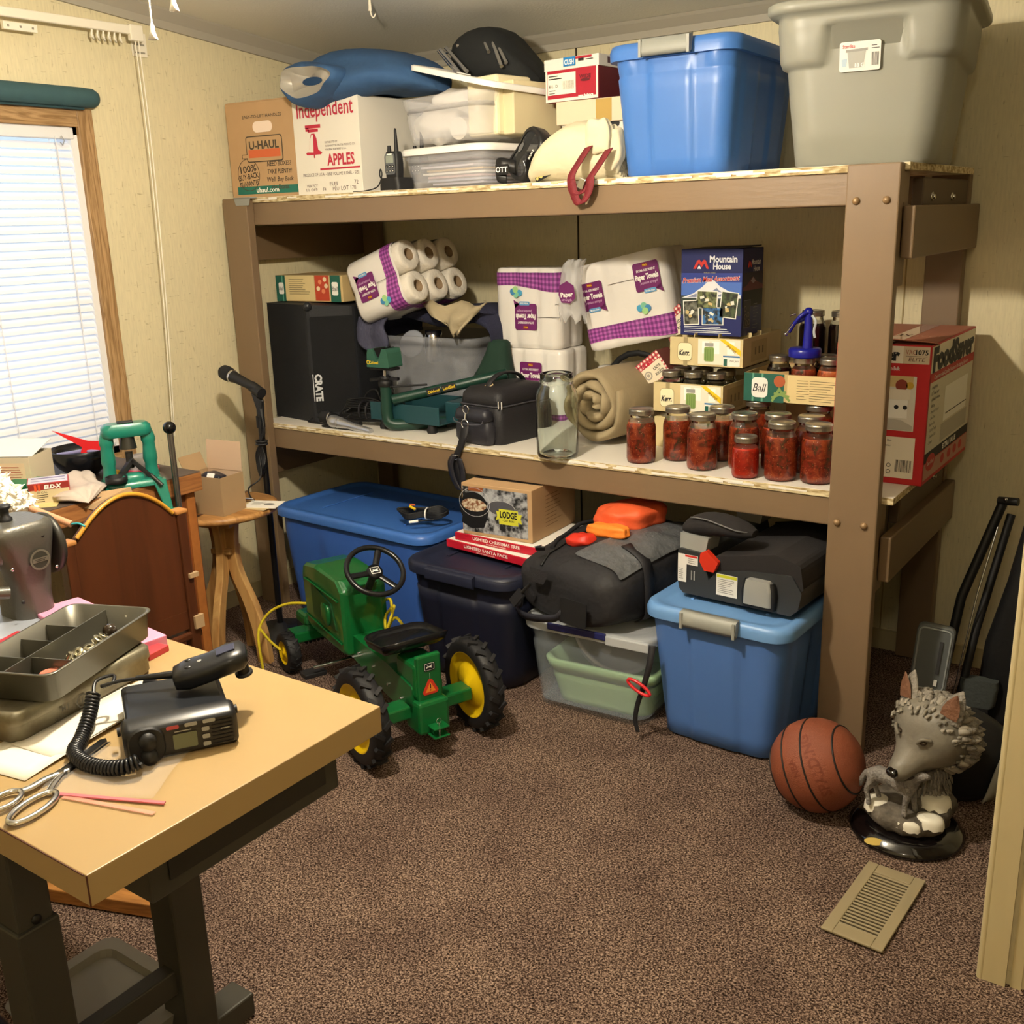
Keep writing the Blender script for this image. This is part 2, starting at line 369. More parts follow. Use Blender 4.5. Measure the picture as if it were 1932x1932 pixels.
# venetian blind
bl = thing('venetian_blind', 'white horizontal mini blind lowered over the sunlit window', 'blind', (XL-.01, 0, WZ1))
slat = M('blind_slat', '#f4f4f6', .4); slat.node_tree.nodes['Principled BSDF'].inputs['Transmission Weight'].default_value = .0
_nt = slat.node_tree; _tr = _nt.nodes.new('ShaderNodeBsdfTranslucent'); _tr.inputs[0].default_value = (.9, .92, .95, 1); _ms = _nt.nodes.new('ShaderNodeMixShader'); _ms.inputs[0].default_value = .2
_nt.links.new(_nt.nodes['Principled BSDF'].outputs[0], _ms.inputs[1]); _nt.links.new(_tr.outputs[0], _ms.inputs[2]); _nt.links.new(_ms.outputs[0], _nt.nodes['Material Output'].inputs[0])
MB().box((0, (WY0+WY1)/2, -.02), (.03, WY1-WY0-.03, .036), slat).build('headrail', None, bl, bevel=.003)
sb = MB(); z = -.055
while z > WZ0-WZ1+.05:
    c = [( -.5, -.010), (-.25, -.0005), (0, .002), (.25, -.0005), (.5, -.010)]
    sb.at(TR(0, 0, z), RO(0, 44, 0)).loft([[(u*.034, y, v*.5) for u, v in c] for y in (WY0+.02, WY1-.025)], slat, True, (0, 0), closed=False)
    z -= .0262
sb.build('slats', None, bl)
cb = MB()
for y in (-.62, -.90, -1.2, -1.42): cb.cyl((.019, y, -.03), (.019, y, WZ0-WZ1+.04), .0012, slat, 6).cyl((-.019, y, -.03), (-.019, y, WZ0-WZ1+.04), .0012, slat, 6)
cb.build('ladder_cord', None, bl)
MB().box((0, (WY0+WY1)/2, WZ0-WZ1+.035), (.03, WY1-WY0-.03, .014), slat).build('bottom_rail', None, bl, bevel=.003)
h = MB(); h.tube([(.03, -.605, -.03), (.036, -.60, -.045), (.03, -.604, -.06), (.024, -.608, -.05)], .0016, M('grey_hook', '#9a9a9a', .4), 6)
h.cyl((.022, -.62, -.05), (.022, -.62, -.66), .0015, slat, 6); h.build('tilt_hook', None, bl)

# rolled teal shade above the window
rs = thing('roller_shade', 'teal fabric rolled up along the top of the oak window frame', 'shade', (XL+.03, 0, 1.915))
teal = M('teal_cloth', '#38575d', .8, noise=.3, nscale=30)
MB().at(TR(0, -1.5, 0), RO(-90, 0, 0)).lathe([(.0, 0), (.028, .004), (.032, .02), (.032, .98), (.030, 1.02), (.022, 1.035), (0, 1.038)], teal, 20).build('fabric_roll', None, rs)
MB().box((-.0, -1.0, -.035), (.02, .96, .006), M('dark_teal_band', '#1c3a40', .7)).build('batten', None, rs)

# white traverse curtain rod
cr = thing('curtain_rod', 'white traverse curtain rod with bunched gliders above the window', 'curtain rod', (XL, 0, 2.135))
wm = M('rod_enamel', '#ece5d3', .4)
b = MB().box((.075, -.93, -.0), (.016, 1.25, .028), wm); b.build('rod', None, cr, bevel=.004)
b = MB().box((.05, -.295, -.004), (.065, .012, .04), wm).box((.076, -.315, -.008), (.02, .05, .05), wm); b.build('end_bracket', None, cr, bevel=.003)
b = MB().box((.006, -.255, -.03), (.004, .06, .075), wm)
for dz in (.0, -.02, -.045): b.box((.009, -.255, dz-.01), (.002, .04, .005), M('slot', '#9a9484', .6))
b.build('wall_plate', None, cr)
b = MB().box((.06, -.72, -.035), (.012, .11, .022), wm); 
for k in (-.04, 0, .04): b.box((.067, -.72+k, -.035), (.002, .006, .006), M('slot', '#9a9484', .6))
b.build('master_carrier', None, cr)
for k in range(6):
    g = MB(); y = -.475+k*.021; g.tube([(.07, y, -.012), (.07, y-.004, -.03), (.066, y+.004, -.042), (.062, y+.006, -.03)], .0035, wm, 6); g.build('glider', None, cr)
b = MB()
b.tube(catmull([(.075, -.318, -.03), (.076, -.316, -.4), (.07, -.326, -.9), (.05, -.34, -1.38)]), .0022, wm, 6)
b.tube(catmull([(.078, -.307, -.03), (.078, -.305, -.4), (.074, -.318, -.9), (.053, -.335, -1.38)]), .0022, wm, 6)
b.build('pull_cord', None, cr)

# ceiling hook seen beside the corner, and the fan light whose chains hang into view
hk = MB(); hk.cyl((-1.78, .12, cz(.12)), (-1.78, .12, cz(.12)-.035), .004, wm, 8, r2=.006).tube(catmull([(-1.78, .12, cz(.12)-.03), (-1.775, .12, cz(.12)-.05), (-1.765, .12, cz(.12)-.055), (-1.757, .12, cz(.12)-.045)]), .0025, wm, 6)
tag(hk.build('ceiling_hook'), 'small white hook screwed into the sloped ceiling over the shelf', 'hook')
fl = thing('ceiling_fan_light', 'white frosted light bowl of the ceiling fan with two pull chains', 'ceiling light', (-.72, -1.36, 1.955))
gl = M('frosted_glass', '#ffe6bf', .5, emit=4)
_nt = gl.node_tree; _tp = _nt.nodes.new('ShaderNodeBsdfTransparent'); _ms = _nt.nodes.new('ShaderNodeMixShader'); _ms.inputs[0].default_value = .8
_nt.links.new(_nt.nodes['Principled BSDF'].outputs[0], _ms.inputs[1]); _nt.links.new(_tp.outputs[0], _ms.inputs[2]); _nt.links.new(_ms.outputs[0], _nt.nodes['Material Output'].inputs[0])
b = MB().lathe([(.012, 0), (.05, .004), (.085, .022), (.105, .05), (.112, .085)], gl, 28, cap=(1, 0)); bw = b.build('glass_bowl', None, fl)
brass = M('brass', '#b8893d', .3, 1)
MB().lathe([(.012, .085), (.03, .09), (.04, .12), (.04, .2), (.07, .24), (.07, .32), (.02, .34)], brass, 28).tube([(.112*math.cos(k*PI/14), .112*math.sin(k*PI/14), .087) for k in range(28)], .004, brass, 6, closed=True).cyl((-.112, 0, .087), (.112, 0, .087), .004, brass, 6).cyl((0, 0, .33), (0, 0, .39), .014, brass).build('fan_housing', None, fl)
for (x, y, L, nm) in ((-.10, -.085, .105, 'a'), (-.125, -.115, .15, 'b')):
    b = MB(); b.cyl((x, y, .085), (x, y, -L+.02), .0016, M('chain_white', '#f2efe6', .4), 6)
    b.lathe([(.002, 0), (.0035, -.004), (.0045, -.014), (.0085, -.026), (.0, -.026)], M('chain_white', '#f2efe6', .4), 12, c=(x, y, -L+.02)); b.build('pull_chain', None, fl)
# ================================================================ the bunk-bed frame used as shelving
RL, RD, PW, BT = 2.47, .785, .131, .036
tp = M('tan_paint', '#7a654d', .42, noise=.25, nscale=14, stretch=(1, 1, .25), col2='#6b5740', bump=.05, bscale=80)
tpx = M('tan_paint_across', '#7a654d', .42, noise=.25, nscale=14, stretch=(.2, 1, 1), col2='#6b5740', bump=.05, bscale=80)
rig = thing('storage_bunk', 'tan painted wooden bunk frame holding two long shelf boards of boxes and jars', 'shelf', (0, 0, 0))
def board(name, c, d, m=tpx, bv=.004): return MB().box(c, d, m).build(name, None, rig, bevel=bv)
H = TOP_Z
board('post', (-PW/2, BT/2, H/2), (PW, BT, H), tp)
board('post', (-RL+PW/2, BT/2, H/2), (PW, BT, H), tp)
board('post', (-.055, .765, H/2-.005), (.11, .045, H-.02), tp)
board('post', (-RL+.05, .765, H/2-.005), (.09, .036, H-.02), tp)
board('front_rail', (-RL/2, BT+.018, H-.018-.040), (RL-.01, .036, .080))
board('front_rail', (-RL/2, BT+.018, MID_Z-.018-.040), (RL-.01, .036, .080))
board('back_rail', (-RL/2-.03, RD-.125, H-.018-.040), (RL-.16, .03, .080)); board('back_rail', (-RL/2-.03, RD-.125, MID_Z-.018-.040), (RL-.16, .03, .080))
for x in (-.022, -RL+.022):
    for z in (1.428, .585-.0):
        pass
# side boards
for x, nm in ((.014, 'r'), (-RL-.012, 'l')):
    for z in (1.43, .575): board('side_board', (x, .045+.365, z), (.03, .73, .128), M('tan_side', '#6f5a41', .42, noise=.2, nscale=14, stretch=(1, .2, 1), col2='#6b5740'))
# recessed ledgers behind them with lag bolts
dk = M('brown_ledger', '#55432f', .5)
board('ledger', (-.012, .46, H-.075), (.03, .5, .085), dk); board('ledger', (-.012, .46, MID_Z-.075), (.03, .5, .09), dk)
board('corner_block', (-.03, .085, 1.44), (.036, .09, .29), tp); board('corner_block', (-.03, .085, .60), (.036, .09, .27), tp)
bm = M('bolt_tan', '#8a6f4e', .35, .2)
zc = M('zinc', '#c9c6bd', .25, 1)
for x, z in ((-.104, 1.508), (-.03, 1.508), (-.105, .675), (-.033, .675)):
    b = MB(); b.at(TR(x, 0, z), RO(90, 0, 0)).lathe([(.0098, 0), (.0098, .002), (.008, .006), (.004, .0085), (0, .009)], bm, 14); b.build('carriage_bolt', None, rig)
for y, z in ((.30, 1.515), (.52, 1.515), (.58, .69)):
    b = MB(); b.at(TR(.003, y, z), RO(0, 90, 0)).lathe([(.012, 0), (.012, .003), (.0065, .003), (.0065, .009)], zc, 14); b.build('lag_bolt', None, rig)
osb = M('raw_board_edge', '#d9cba4', .85, noise=.9, nscale=60, col2='#8f7648', detail=6, stretch=(.5, 1, 2))
wmel = M('white_board_face', '#e9e4da', .35, noise=.12, nscale=5, col2='#b8ab95')
for z, x1 in ((H, .012), (MID_Z, .03)):
    b = MB(); x0 = -RL+PW*.4
    b.box(((x0+x1)/2 if z < 1 else (x0+x1)/2, BT+.345, z-.009), (x1-x0, .735-.036, .0176), osb)
    b.box(((x0+x1)/2, BT+.345, z-.0001), (x1-x0-.002, .695, .0012), wmel)
    # chipped front lip
    rn = random.Random(3)
    for k in range(46):
        xx = rn.uniform(-RL+.15, -.16); b.box((xx, BT-.0045-k*.00004, z-.009+rn.uniform(-.002, .004)), (rn.uniform(.02, .09), .0012, rn.uniform(.003, .008)), wmel)
    b.build('shelf_board', None, rig)
b = MB(); b.at(TR(-RL+.115, .0, H-.002)).prism([(-.045, -.004), (.045, -.004), (.055, .02), (-.05, .02)], .004, M('grey_tape', '#8b8c86', .6)).box((0, -.003, -.012), (.07, .002, .026), M('grey_tape', '#8b8c86', .6), taper=(1.25, 1))
b.build('tape_patch', None, rig)
# ================================================================ containers
def dense(pts, m=30):
    # equal point counts for every ring: the four straight runs of a rounded rectangle are cut into m pieces
    out = []; N = len(pts); q = N//4
    for i, p in enumerate(pts):
        z = pts[(i+1) % N]; n = m if i % q == q-1 else 1
        out += [(p[0]+(z[0]-p[0])*k/n, p[1]+(z[1]-p[1])*k/n) for k in range(n)]
    return out
def tote(name, label, cat, loc, rz, w, d, h, mat, lid=None, latch=None, lidh=.03, taper=.86, rim=.012, r=.05, group=None, grooves=True, wall=.003, lidrim=.012, lidmat=None, latchw=.34):
    t = thing(name, label, cat, loc, rz, group)
    k0 = taper; hh = h-.034
    def pan(u, z, half, s1, z0, z1):
        q = min(1, max(0, (half-abs(u))/.012+.5)) * min(1, max(0, (z-z0)/.01)) * min(1, max(0, (z1-z)/.01)); return q*s1
    def ring(k, z, o=0, deco=1):
        out = []
        for x, y in dense(rrect(w*k+o*2, d*(1-(1-k)*w/d)+o*2, r, 5)):
            if deco and grooves:
                fy = d*(1-(1-k)*w/d)/2+o; fx = w*k/2+o
                if abs(abs(y)-fy) < 1e-4: y += math.copysign(pan(x, z, w*.17, .007, .0, h-.045)-pan(abs(x)-w*.40, z, w*.09, -.004, h*.78, h), y)
                if abs(abs(x)-fx) < 1e-4:
                    for c0 in (-d*.22, d*.22): x += math.copysign(pan(y-c0, z, d*.11, .006, .0, h-.06), x)
            out.append((x, y, z))
        return out
    rings = [ring(k0, .0, -.012, 0), ring(k0, .008)]
    for i in range(1, 8): rings.append(ring(k0+(1-k0)*i/8*.92, .012+(h-.06)*i/8))
    rings += [ring(.96, h*.775), ring(.962, h*.79)] if h*.775 > .012+(h-.06)*7/8 else []
    rings += [ring(.985, h-.046), ring(.985, h-.034), ring(.985, h-.03, rim*.7, 0), ring(1, h-.004, rim, 0), ring(1, h, rim*.6, 0), ring(1, h, -wall, 0), ring(k0, .02, -wall, 0)]
    MB().loft(rings, mat, True, (1, 1)).build('tub', None, t)
    if lid:
        z = h-.004; o = lidrim; L = lid
        rg = lambda k, z, q=0: [(x, y, z) for x, y in rrect(w*k+2*o+q*2, d*k+2*o+q*2, r+o, 6)]
        b = MB().loft([rg(1, z-lidh*.75, .003), rg(1, z-.2*lidh, .004), rg(1, z+.006, -.001), rg(1, z+.009, -.008), rg(1, z+.008, -.022), rg(1, z+.001, -.030), rg(1, z, -.05)], L, True, (1, 1))
        for s in (-1, 1): b.tube([(s*w*.28, -d*.3, z+.002), (s*w*.28, d*.3, z+.002)], .006, L, 6, flat=(1, .4))
        b.build('lid', None, t)
    if latch:
        for f in (-1, 1):
            b = MB(); y = f*(d/2+lidrim+.006); lw = w*latchw
            b.loft([[(x, y-f*.03, h+.010), (x, y-f*.004, h+.010), (x, y+f*.006, h+.004), (x, y+f*.008, h-.026), (x, y+f*.003, h-.036), (x, y-f*.006, h-.034)] for x in (-lw/2, -lw/2+.012, lw/2-.012, lw/2)], latch, True)
            for s in (-1, 1): b.box((s*lw*.42, y+f*.005, h-.012), (.008, .012, .05), latch)
            b.build('latch', None, t, bevel=.0015)
    return t
def carton(name, label, cat, loc, rz, w, d, h, mat, group=None, rot=None, flaps=None, bevel=.0015, base='panel'):
    t = thing(name, label, cat, loc, rz, group, rot)
    b = MB()
    if flaps == 'open':
        th = .004
        b.box((0, 0, th/2), (w, d, th), mat)
        for s in (-1, 1): b.box((s*(w/2-th/2), 0, h/2), (th, d, h), mat).box((0, s*(d/2-th/2), h/2), (w-2*th, th, h), mat)
    else: b.box((0, 0, h/2), (w, d, h), mat)
    b.build('carton', None, t, bevel=bevel)
    return t
def front(w, d, z=0): return TR(0, -d/2, z) @ RO(90, 0, 0)
def right(w, d, z=0): return TR(w/2, 0, z) @ RO(0, 0, 90) @ RO(90, 0, 0)
def left(w, d, z=0): return TR(-w/2, 0, z) @ RO(0, 0, -90) @ RO(90, 0, 0)
def topf(h): return TR(0, 0, h)

black = M('matte_black', '#121214', .55); ink = M('ink_black', '#16161a', .6); white = M('white_print', '#efece4', .5)
card = M('cardboard', '#b5946d', .85, noise=.3, nscale=25, col2='#a5835b'); cardin = M('cardboard_edge', '#a98257', .9)
chrome = M('chrome', '#cfcfd2', .18, 1); redp = M('print_red', '#b3243a', .5)

# ---- moving carton
w, d, h = .355, .30, .335
t = carton('moving_box', 'brown printed cardboard moving box at the far left end of the top shelf', 'box', (-2.318, .232, TOP_Z), 5, w, d, h, card)
dki = M('print_brown', '#4b4034', .7); grn = M('print_green', '#1f6a5c', .6); orr = M('print_orange', '#c8643c', .7)
p = MB().at(front(w, d))
p.text('EASY-TO-LIFT HANDLES', 0, .285, .011, dki, w=.19, bold=.01); p.poly([(x, y+.248) for x, y in rrect(.095, .038, .018, 4)], M('hand_hole', '#e8d4c4', .7), .001)
p.poly([(x, y+.172) for x, y in rrect(.178, .092, .01, 3)], dki, .0008).poly([(x, y+.172) for x, y in rrect(.170, .084, .008, 3)], card, .0013).rect(0, .156, .155, .028, orr, .0018)
p.text('U-HAUL', 0, .186, .028, dki, w=.145, bold=.03, lift=.002)
p.disc(-.088, .083, .055, dki, .0009, ry=.058, r0=.0525).rect(-.088, .148, .05, .016, dki, .001).rect(-.088, .148, .044, .011, card, .0014)
p.text('100%', -.088, .105, .024, dki, w=.08, bold=.02, rz=6).text('BUY-BACK', -.088, .078, .020, dki, w=.098, bold=.02, rz=6).text('GUARANTEE', -.088, .053, .018, dki, w=.098, bold=.02, rz=6)
for i, s in enumerate(('NEED BOXES?', 'TAKE PLENTY!', "We'll Buy Back", 'the Extras.')): p.text(s, .065, .118-i*.027, .016, dki, w=(.115, .118, .13, .085)[i], bold=.015, shear=.15)
p.rect(0, .028, .30, .028, grn).text('uhaul.com', 0, .028, .017, white, w=.11, bold=.02, lift=.0012)
p.build('printing', None, t)
for s, a in ((-1, 12), (1, 9)):
    MB().at(TR(0, s*d/2, h), RO(a*s*-1*-1, 0, 0)).box((0, -s*d/4, .002), (w-.01, d/2, .0035), card).build('top_flap', None, t)

# ---- apple carton
w, d, h = .315, .42, .315
wc = M('white_carton', '#ddd8cc', .8, noise=.15, nscale=12, col2='#cfc6b4')
t = carton('apple_box', 'white apple shipping carton with red bell printing, blue sheet spilling over its top', 'box', (-1.970, .275, TOP_Z), 0, w, d, h, wc)
p = MB().at(front(w, d)); rd = M('print_crimson', '#b5283f', .6); dk2 = M('print_slate', '#5d4a4a', .7)
p.text('Independent', -.0, .262, .052, rd, w=.27, bold=.012).text('BRAND', -.062, .236, .006, rd)
p.poly([(-.103, .118), (-.085, .128), (-.080, .165), (-.072, .182), (-.055, .182), (-.047, .165), (-.042, .128), (-.024, .118), (-.03, .112), (-.098, .112)], rd, .001)
p.poly([(-.098, .122), (-.083, .13), (-.078, .165), (-.070, .178), (-.062, .178), (-.066, .12)], wc, .0014)
p.rect(-.062, .205, .075, .012, rd).rect(-.062, .192, .05, .010, rd).rect(-.09, .196, .016, .012, rd).rect(-.063, .107, .006, .012, rd)
for i, s in enumerate(('DISTRIBUTED BY', 'WASHINGTON FRUIT & PRODUCE CO', 'YAKIMA, WA 98907 U.S.A.')): p.text(s, -.008, .150-i*.012, .007, dk2, w=(.06, .14, .10)[i], align=-1)
p.text('APPLES', .062, .092, .038, rd, w=.13, bold=.03).rect(.055, .062, .19, .006, rd).text('PRODUCE OF U.S.A. - ONE VOLUME BUSHEL - SIZE', .01, .045, .011, dk2, w=.27)
p.text('WA FCY', -.085, -.012+.02, .011, dk2, w=.055).text('FUJI', .02, .012, .013, dk2, w=.036).text('72', .128, .014, .015, dk2)
p.text('11 049', -.088, -.005, .011, dk2, w=.055).text('F4', -.025, -.005, .011, dk2).text('PLU', .03, -.005, .012, dk2, w=.03).text('LOT 178', .09, -.004, .014, dk2, w=.07)
for i in range(len(p.v)): p.v[i] = (p.v[i][0], p.v[i][1], p.v[i][2]+.022)
p.build('printing', None, t)

# ---- blue sheet with grey lining heaped on the cartons
bluec = M('blue_cloth', '#33557f', .85, noise=.3, nscale=9, col2='#28466c', bump=.9, bscale=11); liner = M('silver_liner', '#a9a49a', .35, .3)
t = thing('folded_blue_cover', 'blue fabric cover with a silvery lined opening heaped over the apple carton', 'fabric cover', (-1.90, .27, TOP_Z+.318)); t.scale = (.93, 1, .95)
b = MB(); rnd = random.Random(4)
def sheet(px, py, nu, nv, fn, mat, b):
    vs = [fn(i/nu, j/nv) for i in range(nu+1) for j in range(nv+1)]; q = nv+1
    fs = [(i*q+j, (i+1)*q+j, (i+1)*q+j+1, i*q+j+1) for i in range(nu) for j in range(nv)]; b.add(vs, fs, mat, True); return b
prof = [(-.29, .06, .04), (-.27, .12, .09), (-.20, .16, .145), (-.10, .17, .17), (.02, .18, .165), (.14, .17, .15), (.24, .15, .115), (.31, .10, .07), (.34, .04, .02)]
rings = []
for k, (x, hy, hz) in enumerate(prof):
    rg = []
    for j in range(28):
        a = 2*PI*j/28; c, s_ = math.cos(a), math.sin(a)
        q = 1+.07*math.sin(3*a+k*.8)+.045*math.sin(7*a+k*2.1)
        zz = hz*.5+hz*.5*math.copysign(abs(s_)**.8, s_)*q
        yy = hy*math.copysign(abs(c)**.7, c)*q
        # the front edge hangs over the carton's face
        if c < -.3 and s_ < .2: zz -= .045*(1-abs((x+.06)/.3)) if abs(x+.06) < .3 else 0; yy -= .045*(1 if abs(x) < .25 else 0)
        rg.append((x, yy-.03, zz))
    rings.append(rg)
b.loft(rings, bluec, True); b.build('cover', None, t, sub=1)
# lined opening, facing forward and left
b = MB(); n = 26; outer = []; inner = []; deep = []; core = []
for j in range(n):
    a = 2*PI*j/n; wv = 1+.10*math.sin(3*a+.6)
    ox = -.070+.150*math.cos(a)*wv; oz = .045+.080*math.sin(a)*wv*(.85 if math.cos(a) > 0 else 1)
    outer.append((ox, -.285-.014*math.sin(2*a), oz)); 
    inner.append((-.066+.125*math.cos(a)*wv, -.305+.010*math.sin(5*a), .045+.052*math.sin(a)*wv))
    deep.append((-.058+.095*math.cos(a), -.285+.010*math.sin(4*a+1), .045+.030*math.sin(a)+.014*math.sin(3*a)))
    core.append((-.05+.05*math.cos(a), -.275, .045+.014*math.sin(a)))
b.loft([[(x*.95-.004, y+.08, z) for x, y, z in outer], outer, inner], bluec, True, (0, 0)).loft([inner, deep], liner, True, (0, 0)).loft([deep, core], liner, True, (0, 0)).loft([[(x, y-.001, z) for x, y, z in core]]*2, bluec, False, (1, 1))
b.build('lined_opening', None, t, sub=1)
for s in (0, 1):
    pass

# ---- clear totes with white lids
clr = M('frosted_clear_plastic', '#e9e9ee', .35, alpha=.24, spec=.5); wl = M('white_lid_plastic', '#efece6', .35)
papers = [M('magazine_a', '#c9c4d2', .5), M('magazine_b', '#8d8fa8', .5), M('magazine_c', '#b98f8f', .5), M('magazine_d', '#e3ddd2', .6), M('magazine_e', '#c7a55f', .5)]
t = tote('storage_tub', 'clear storage tub of papers with white lid, lower one of two on the top shelf', 'storage tub', (-1.455, .335, TOP_Z), -8, .385, .50, .125, clr, wl, None, .018, .93, .006, .05, grooves=False)
rn = random.Random(2)
for k in range(9):
    m = MB().box((rn.uniform(-.01, .02), rn.uniform(-.02, .02), 0), (.27+rn.uniform(-.02, .03), .40, .006), papers[k % 5])
    o = m.build('paper_stack', None, None, loc=(-1.455, .335, TOP_Z+.016+k*.0105), rot=(0, 0, -8+rn.uniform(-3, 3)))
    tag(o, ('bundle of pale papers lying inside the lower white-lidded clear tub'), 'papers', 'papers inside the clear tub')
t = tote('storage_tub', 'overfull clear storage tub with tilted white lid, stacked above the tub of papers', 'storage tub', (-1.455, .345, TOP_Z+.142), -10, .385, .50, .145, clr, None, None, .018, .93, .006, .05, grooves=False)
wlc = M('white_cloth', '#e6e0d6', .9, bump=.3, bscale=40)
o = MB().blob((0, 0, 0), (.17, .17, .11), wlc, amp=.14, seed=3).build('bundled_cloth', loc=(-1.575, .22, TOP_Z+.205), sub=1); tag(o, 'crumpled white cloth roll seen through the front of the overfull clear tub', 'cloth')
o = MB().cyl((0, -.09, 0), (0, .11, .0), .035, wlc, 18).build('tissue_roll', loc=(-1.455, .24, TOP_Z+.185)); tag(o, 'small white roll beside the crumpled cloth inside the overfull tub', 'roll')
o = MB().box((0, 0, 0), (.14, .16, .18), M('cream_plastic', '#e8dcb8', .5)).build('cream_box', bevel=.01, loc=(-1.345, .23, TOP_Z+.245), rot=(0, 0, -10)); tag(o, 'cream coloured box standing inside the overfull clear tub', 'box')
o = MB().box((0, 0, 0), (.05, .22, .16), M('cream_pale', '#d8cba4', .6)).build('cream_binder', bevel=.004, loc=(-1.245, .27, TOP_Z+.235), rot=(0, 0, -10)); tag(o, 'narrow cream binder standing beside the cream box in the clear tub', 'binder')
o = MB().blob((0, 0, 0), (.19, .16, .1), wlc, amp=.1, seed=9).build('white_pillow', loc=(-1.56, .30, TOP_Z+.275), sub=1); tag(o, 'white soft bundle bulging out under the tilted white lid', 'cloth')
t = thing('tub_lid', 'white plastic lid lying tilted on the overfull clear tub, black stool on it', 'lid', (-1.395, .34, TOP_Z+.340), rot=(-2, 13.5, -10))
rg = lambda z, q: [(x, y, z) for x, y in rrect(.42+q*2, .53+q*2, .06, 6)]
MB().loft([rg(-.018, .0), rg(-.004, .002), rg(.0, -.004), rg(.0, -.02), rg(-.006, -.03)], wl, True, (0, 1)).build('lid_shell', None, t)
for yy in (-.1, .12): MB().box((-.1, yy, -.002), (.06, .012, .004), wl).build('lid_ridge', None, t, bevel=.002)

# ---- two-way radios in a charger
for (x, y, lab, sc) in ((-1.675, .075, 'black and grey walkie-talkie upright in its charger before the clear tub', 1.0), (-1.635, .16, 'second black walkie-talkie, antenna showing behind the front one', 1.0)):
    t = thing('walkie_talkie', lab, 'two-way radio', (x, y, TOP_Z+.026), -6)
    gy = M('radio_grey', '#55585c', .5)
    MB().loft([[(a, c, z) for a, c in rrect(w_, d_, .012, 4)] for w_, d_, z in ((.058, .034, 0), (.062, .036, .03), (.066, .036, .06), (.062, .034, .085), (.054, .03, .098))], black, True).build('casing', None, t)
    p = MB().at(front(0, .037)); p.poly([(u, v+.058) for u, v in rrect(.05, .066, .01, 4)], gy, .0012).poly([(u, v+.073) for u, v in rrect(.036, .024, .003, 3)], M('lcd', '#8d9488', .25), .002).rect(0, .089, .024, .004, white, .002)
    for i in range(3):
        for j in range(2): p.poly([(u+(i-1)*.0145, v+.050-j*.014) for u, v in rrect(.011, .009, .002, 3)], black, .002).rect((i-1)*.0145, .050-j*.014, .004, .003, white, .0026)
    p.build('keypad', None, t)
    MB().cyl((-.02, 0, .095), (-.02, 0, .118), .008, black, 12, r2=.006).build('knob', None, t)
    MB().tube([(.014, 0, .09), (.014, 0, .12), (.0135, 0, .165), (.0135, 0, .17)], [.009, .0065, .0045, .002], black, 12).build('antenna', None, t)
t = thing('charging_cradle', 'black charging base with a thin wire under the front walkie-talkie', 'charger', (-1.668, .075, TOP_Z), -6)
MB().loft([[(a, c, z) for a, c in rrect(w_, .08, .016, 4)] for w_, z in ((.098, 0), (.098, .018), (.086, .04))], black, True).build('cradle', None, t)
MB().tube(catmull([(-.045, -.02, .03), (-.06, -.02, .05), (-.055, -.02, .07), (-.05, -.02, .05), (-.075, -.02, .015), (-.13, -.03, .003), (-.19, -.03, .002)]), .0022, black, 6).build('wire', None, t)

# ---- folding stool, black cloth and steel tubes
t = thing('camp_stool', 'black cloth camp seat with bare steel tube ends lying on the white lid', 'folding stool', (-1.47, .42, TOP_Z+.340)); t.scale = (.76, .8, .8)
bk = M('black_canvas', '#191b1c', .85, bump=.1, bscale=200)
rings = []
for x, hy, hz, zc_ in ((-.22, .03, .01, .10), (-.215, .10, .12, .10), (-.16, .13, .165, .12), (-.06, .14, .185, .125), (.04, .14, .18, .11), (.10, .13, .14, .07), (.15, .12, .11, .04), (.20, .10, .08, .01), (.225, .03, .02, -.01)):
    rings.append([(x, hy*math.copysign(abs(math.cos(2*PI*j/24))**.8, math.cos(2*PI*j/24)), zc_+hz*.62*math.copysign(abs(math.sin(2*PI*j/24))**.7, math.sin(2*PI*j/24))+.008*math.sin(j*1.7+x*20)) for j in range(24)])
MB().loft(rings, bk, True).build('seat_cloth', None, t, sub=1)
tubes = [((-.235, -.14, .145), (-.12, -.17, .05)), ((-.20, -.17, .142), (-.07, -.19, .03)), ((-.185, -.15, .150), (-.04, -.19, .04)), ((-.145, -.12, .155), (-.03, -.10, .16)), ((-.295, -.05, .150), (-.2, -.05, .15)),
 ((-.01, -.11, .175), (.05, -.15, .11)), ((.035, -.11, .165), (.13, -.17, .045)), ((.05, -.10, .155), (.14, -.15, .06))]
for a, c in tubes:
    b = MB().cyl(a, c, .0085, chrome, 12); dv = (Vector(a)-Vector(c)).normalized(); b.cyl(Vector(a), Vector(a)+dv*.001, .0055, black, 12); b.build('tube_leg', None, t)

# ---- shoe box on an archive box
w, d, h = .27, .34, .245
ab = M('archive_card', '#cfc6ad', .8, noise=.15, nscale=10); pk = M('pale_pink_card', '#d9c6ab', .8)
t = thing('archive_box', 'white lidded cardboard box with a tape strip under the red shoe box', 'box', (-.998, .435, TOP_Z), 2)
MB().box((0, 0, (h-.05)/2), (w, d, h-.05), wc).build('carton', None, t, bevel=.002)
b = MB().box((0, 0, h-.035), (w+.03, d+.02, .07), pk); b.build('lid', None, t, bevel=.003)
p = MB().at(front(w, d+.02)); p.rect(.02, h-.035, .055, .066, M('packing_tape', '#b29452', .3)).at(front(w, d)).disc(.02, h-.075, .05, black, .001, ry=.024); p.build('tape_and_handhole', None, t)
w, d, h = .20, .33, .125
rdb = M('shoe_box_red', '#a3182d', .5); maroon = M('shoe_box_maroon', '#5b1620', .55)
t = thing('shoe_box', 'red and white shoe box with a barcode label on top of the lidded box', 'shoe box', (-1.075, .42, TOP_Z+.246), -4)
MB().box((0, 0, h*.42), (w, d, h*.84), rdb).build('carton', None, t, bevel=.0015)
lidm = M('shoe_lid', '#d9d4cc', .6)
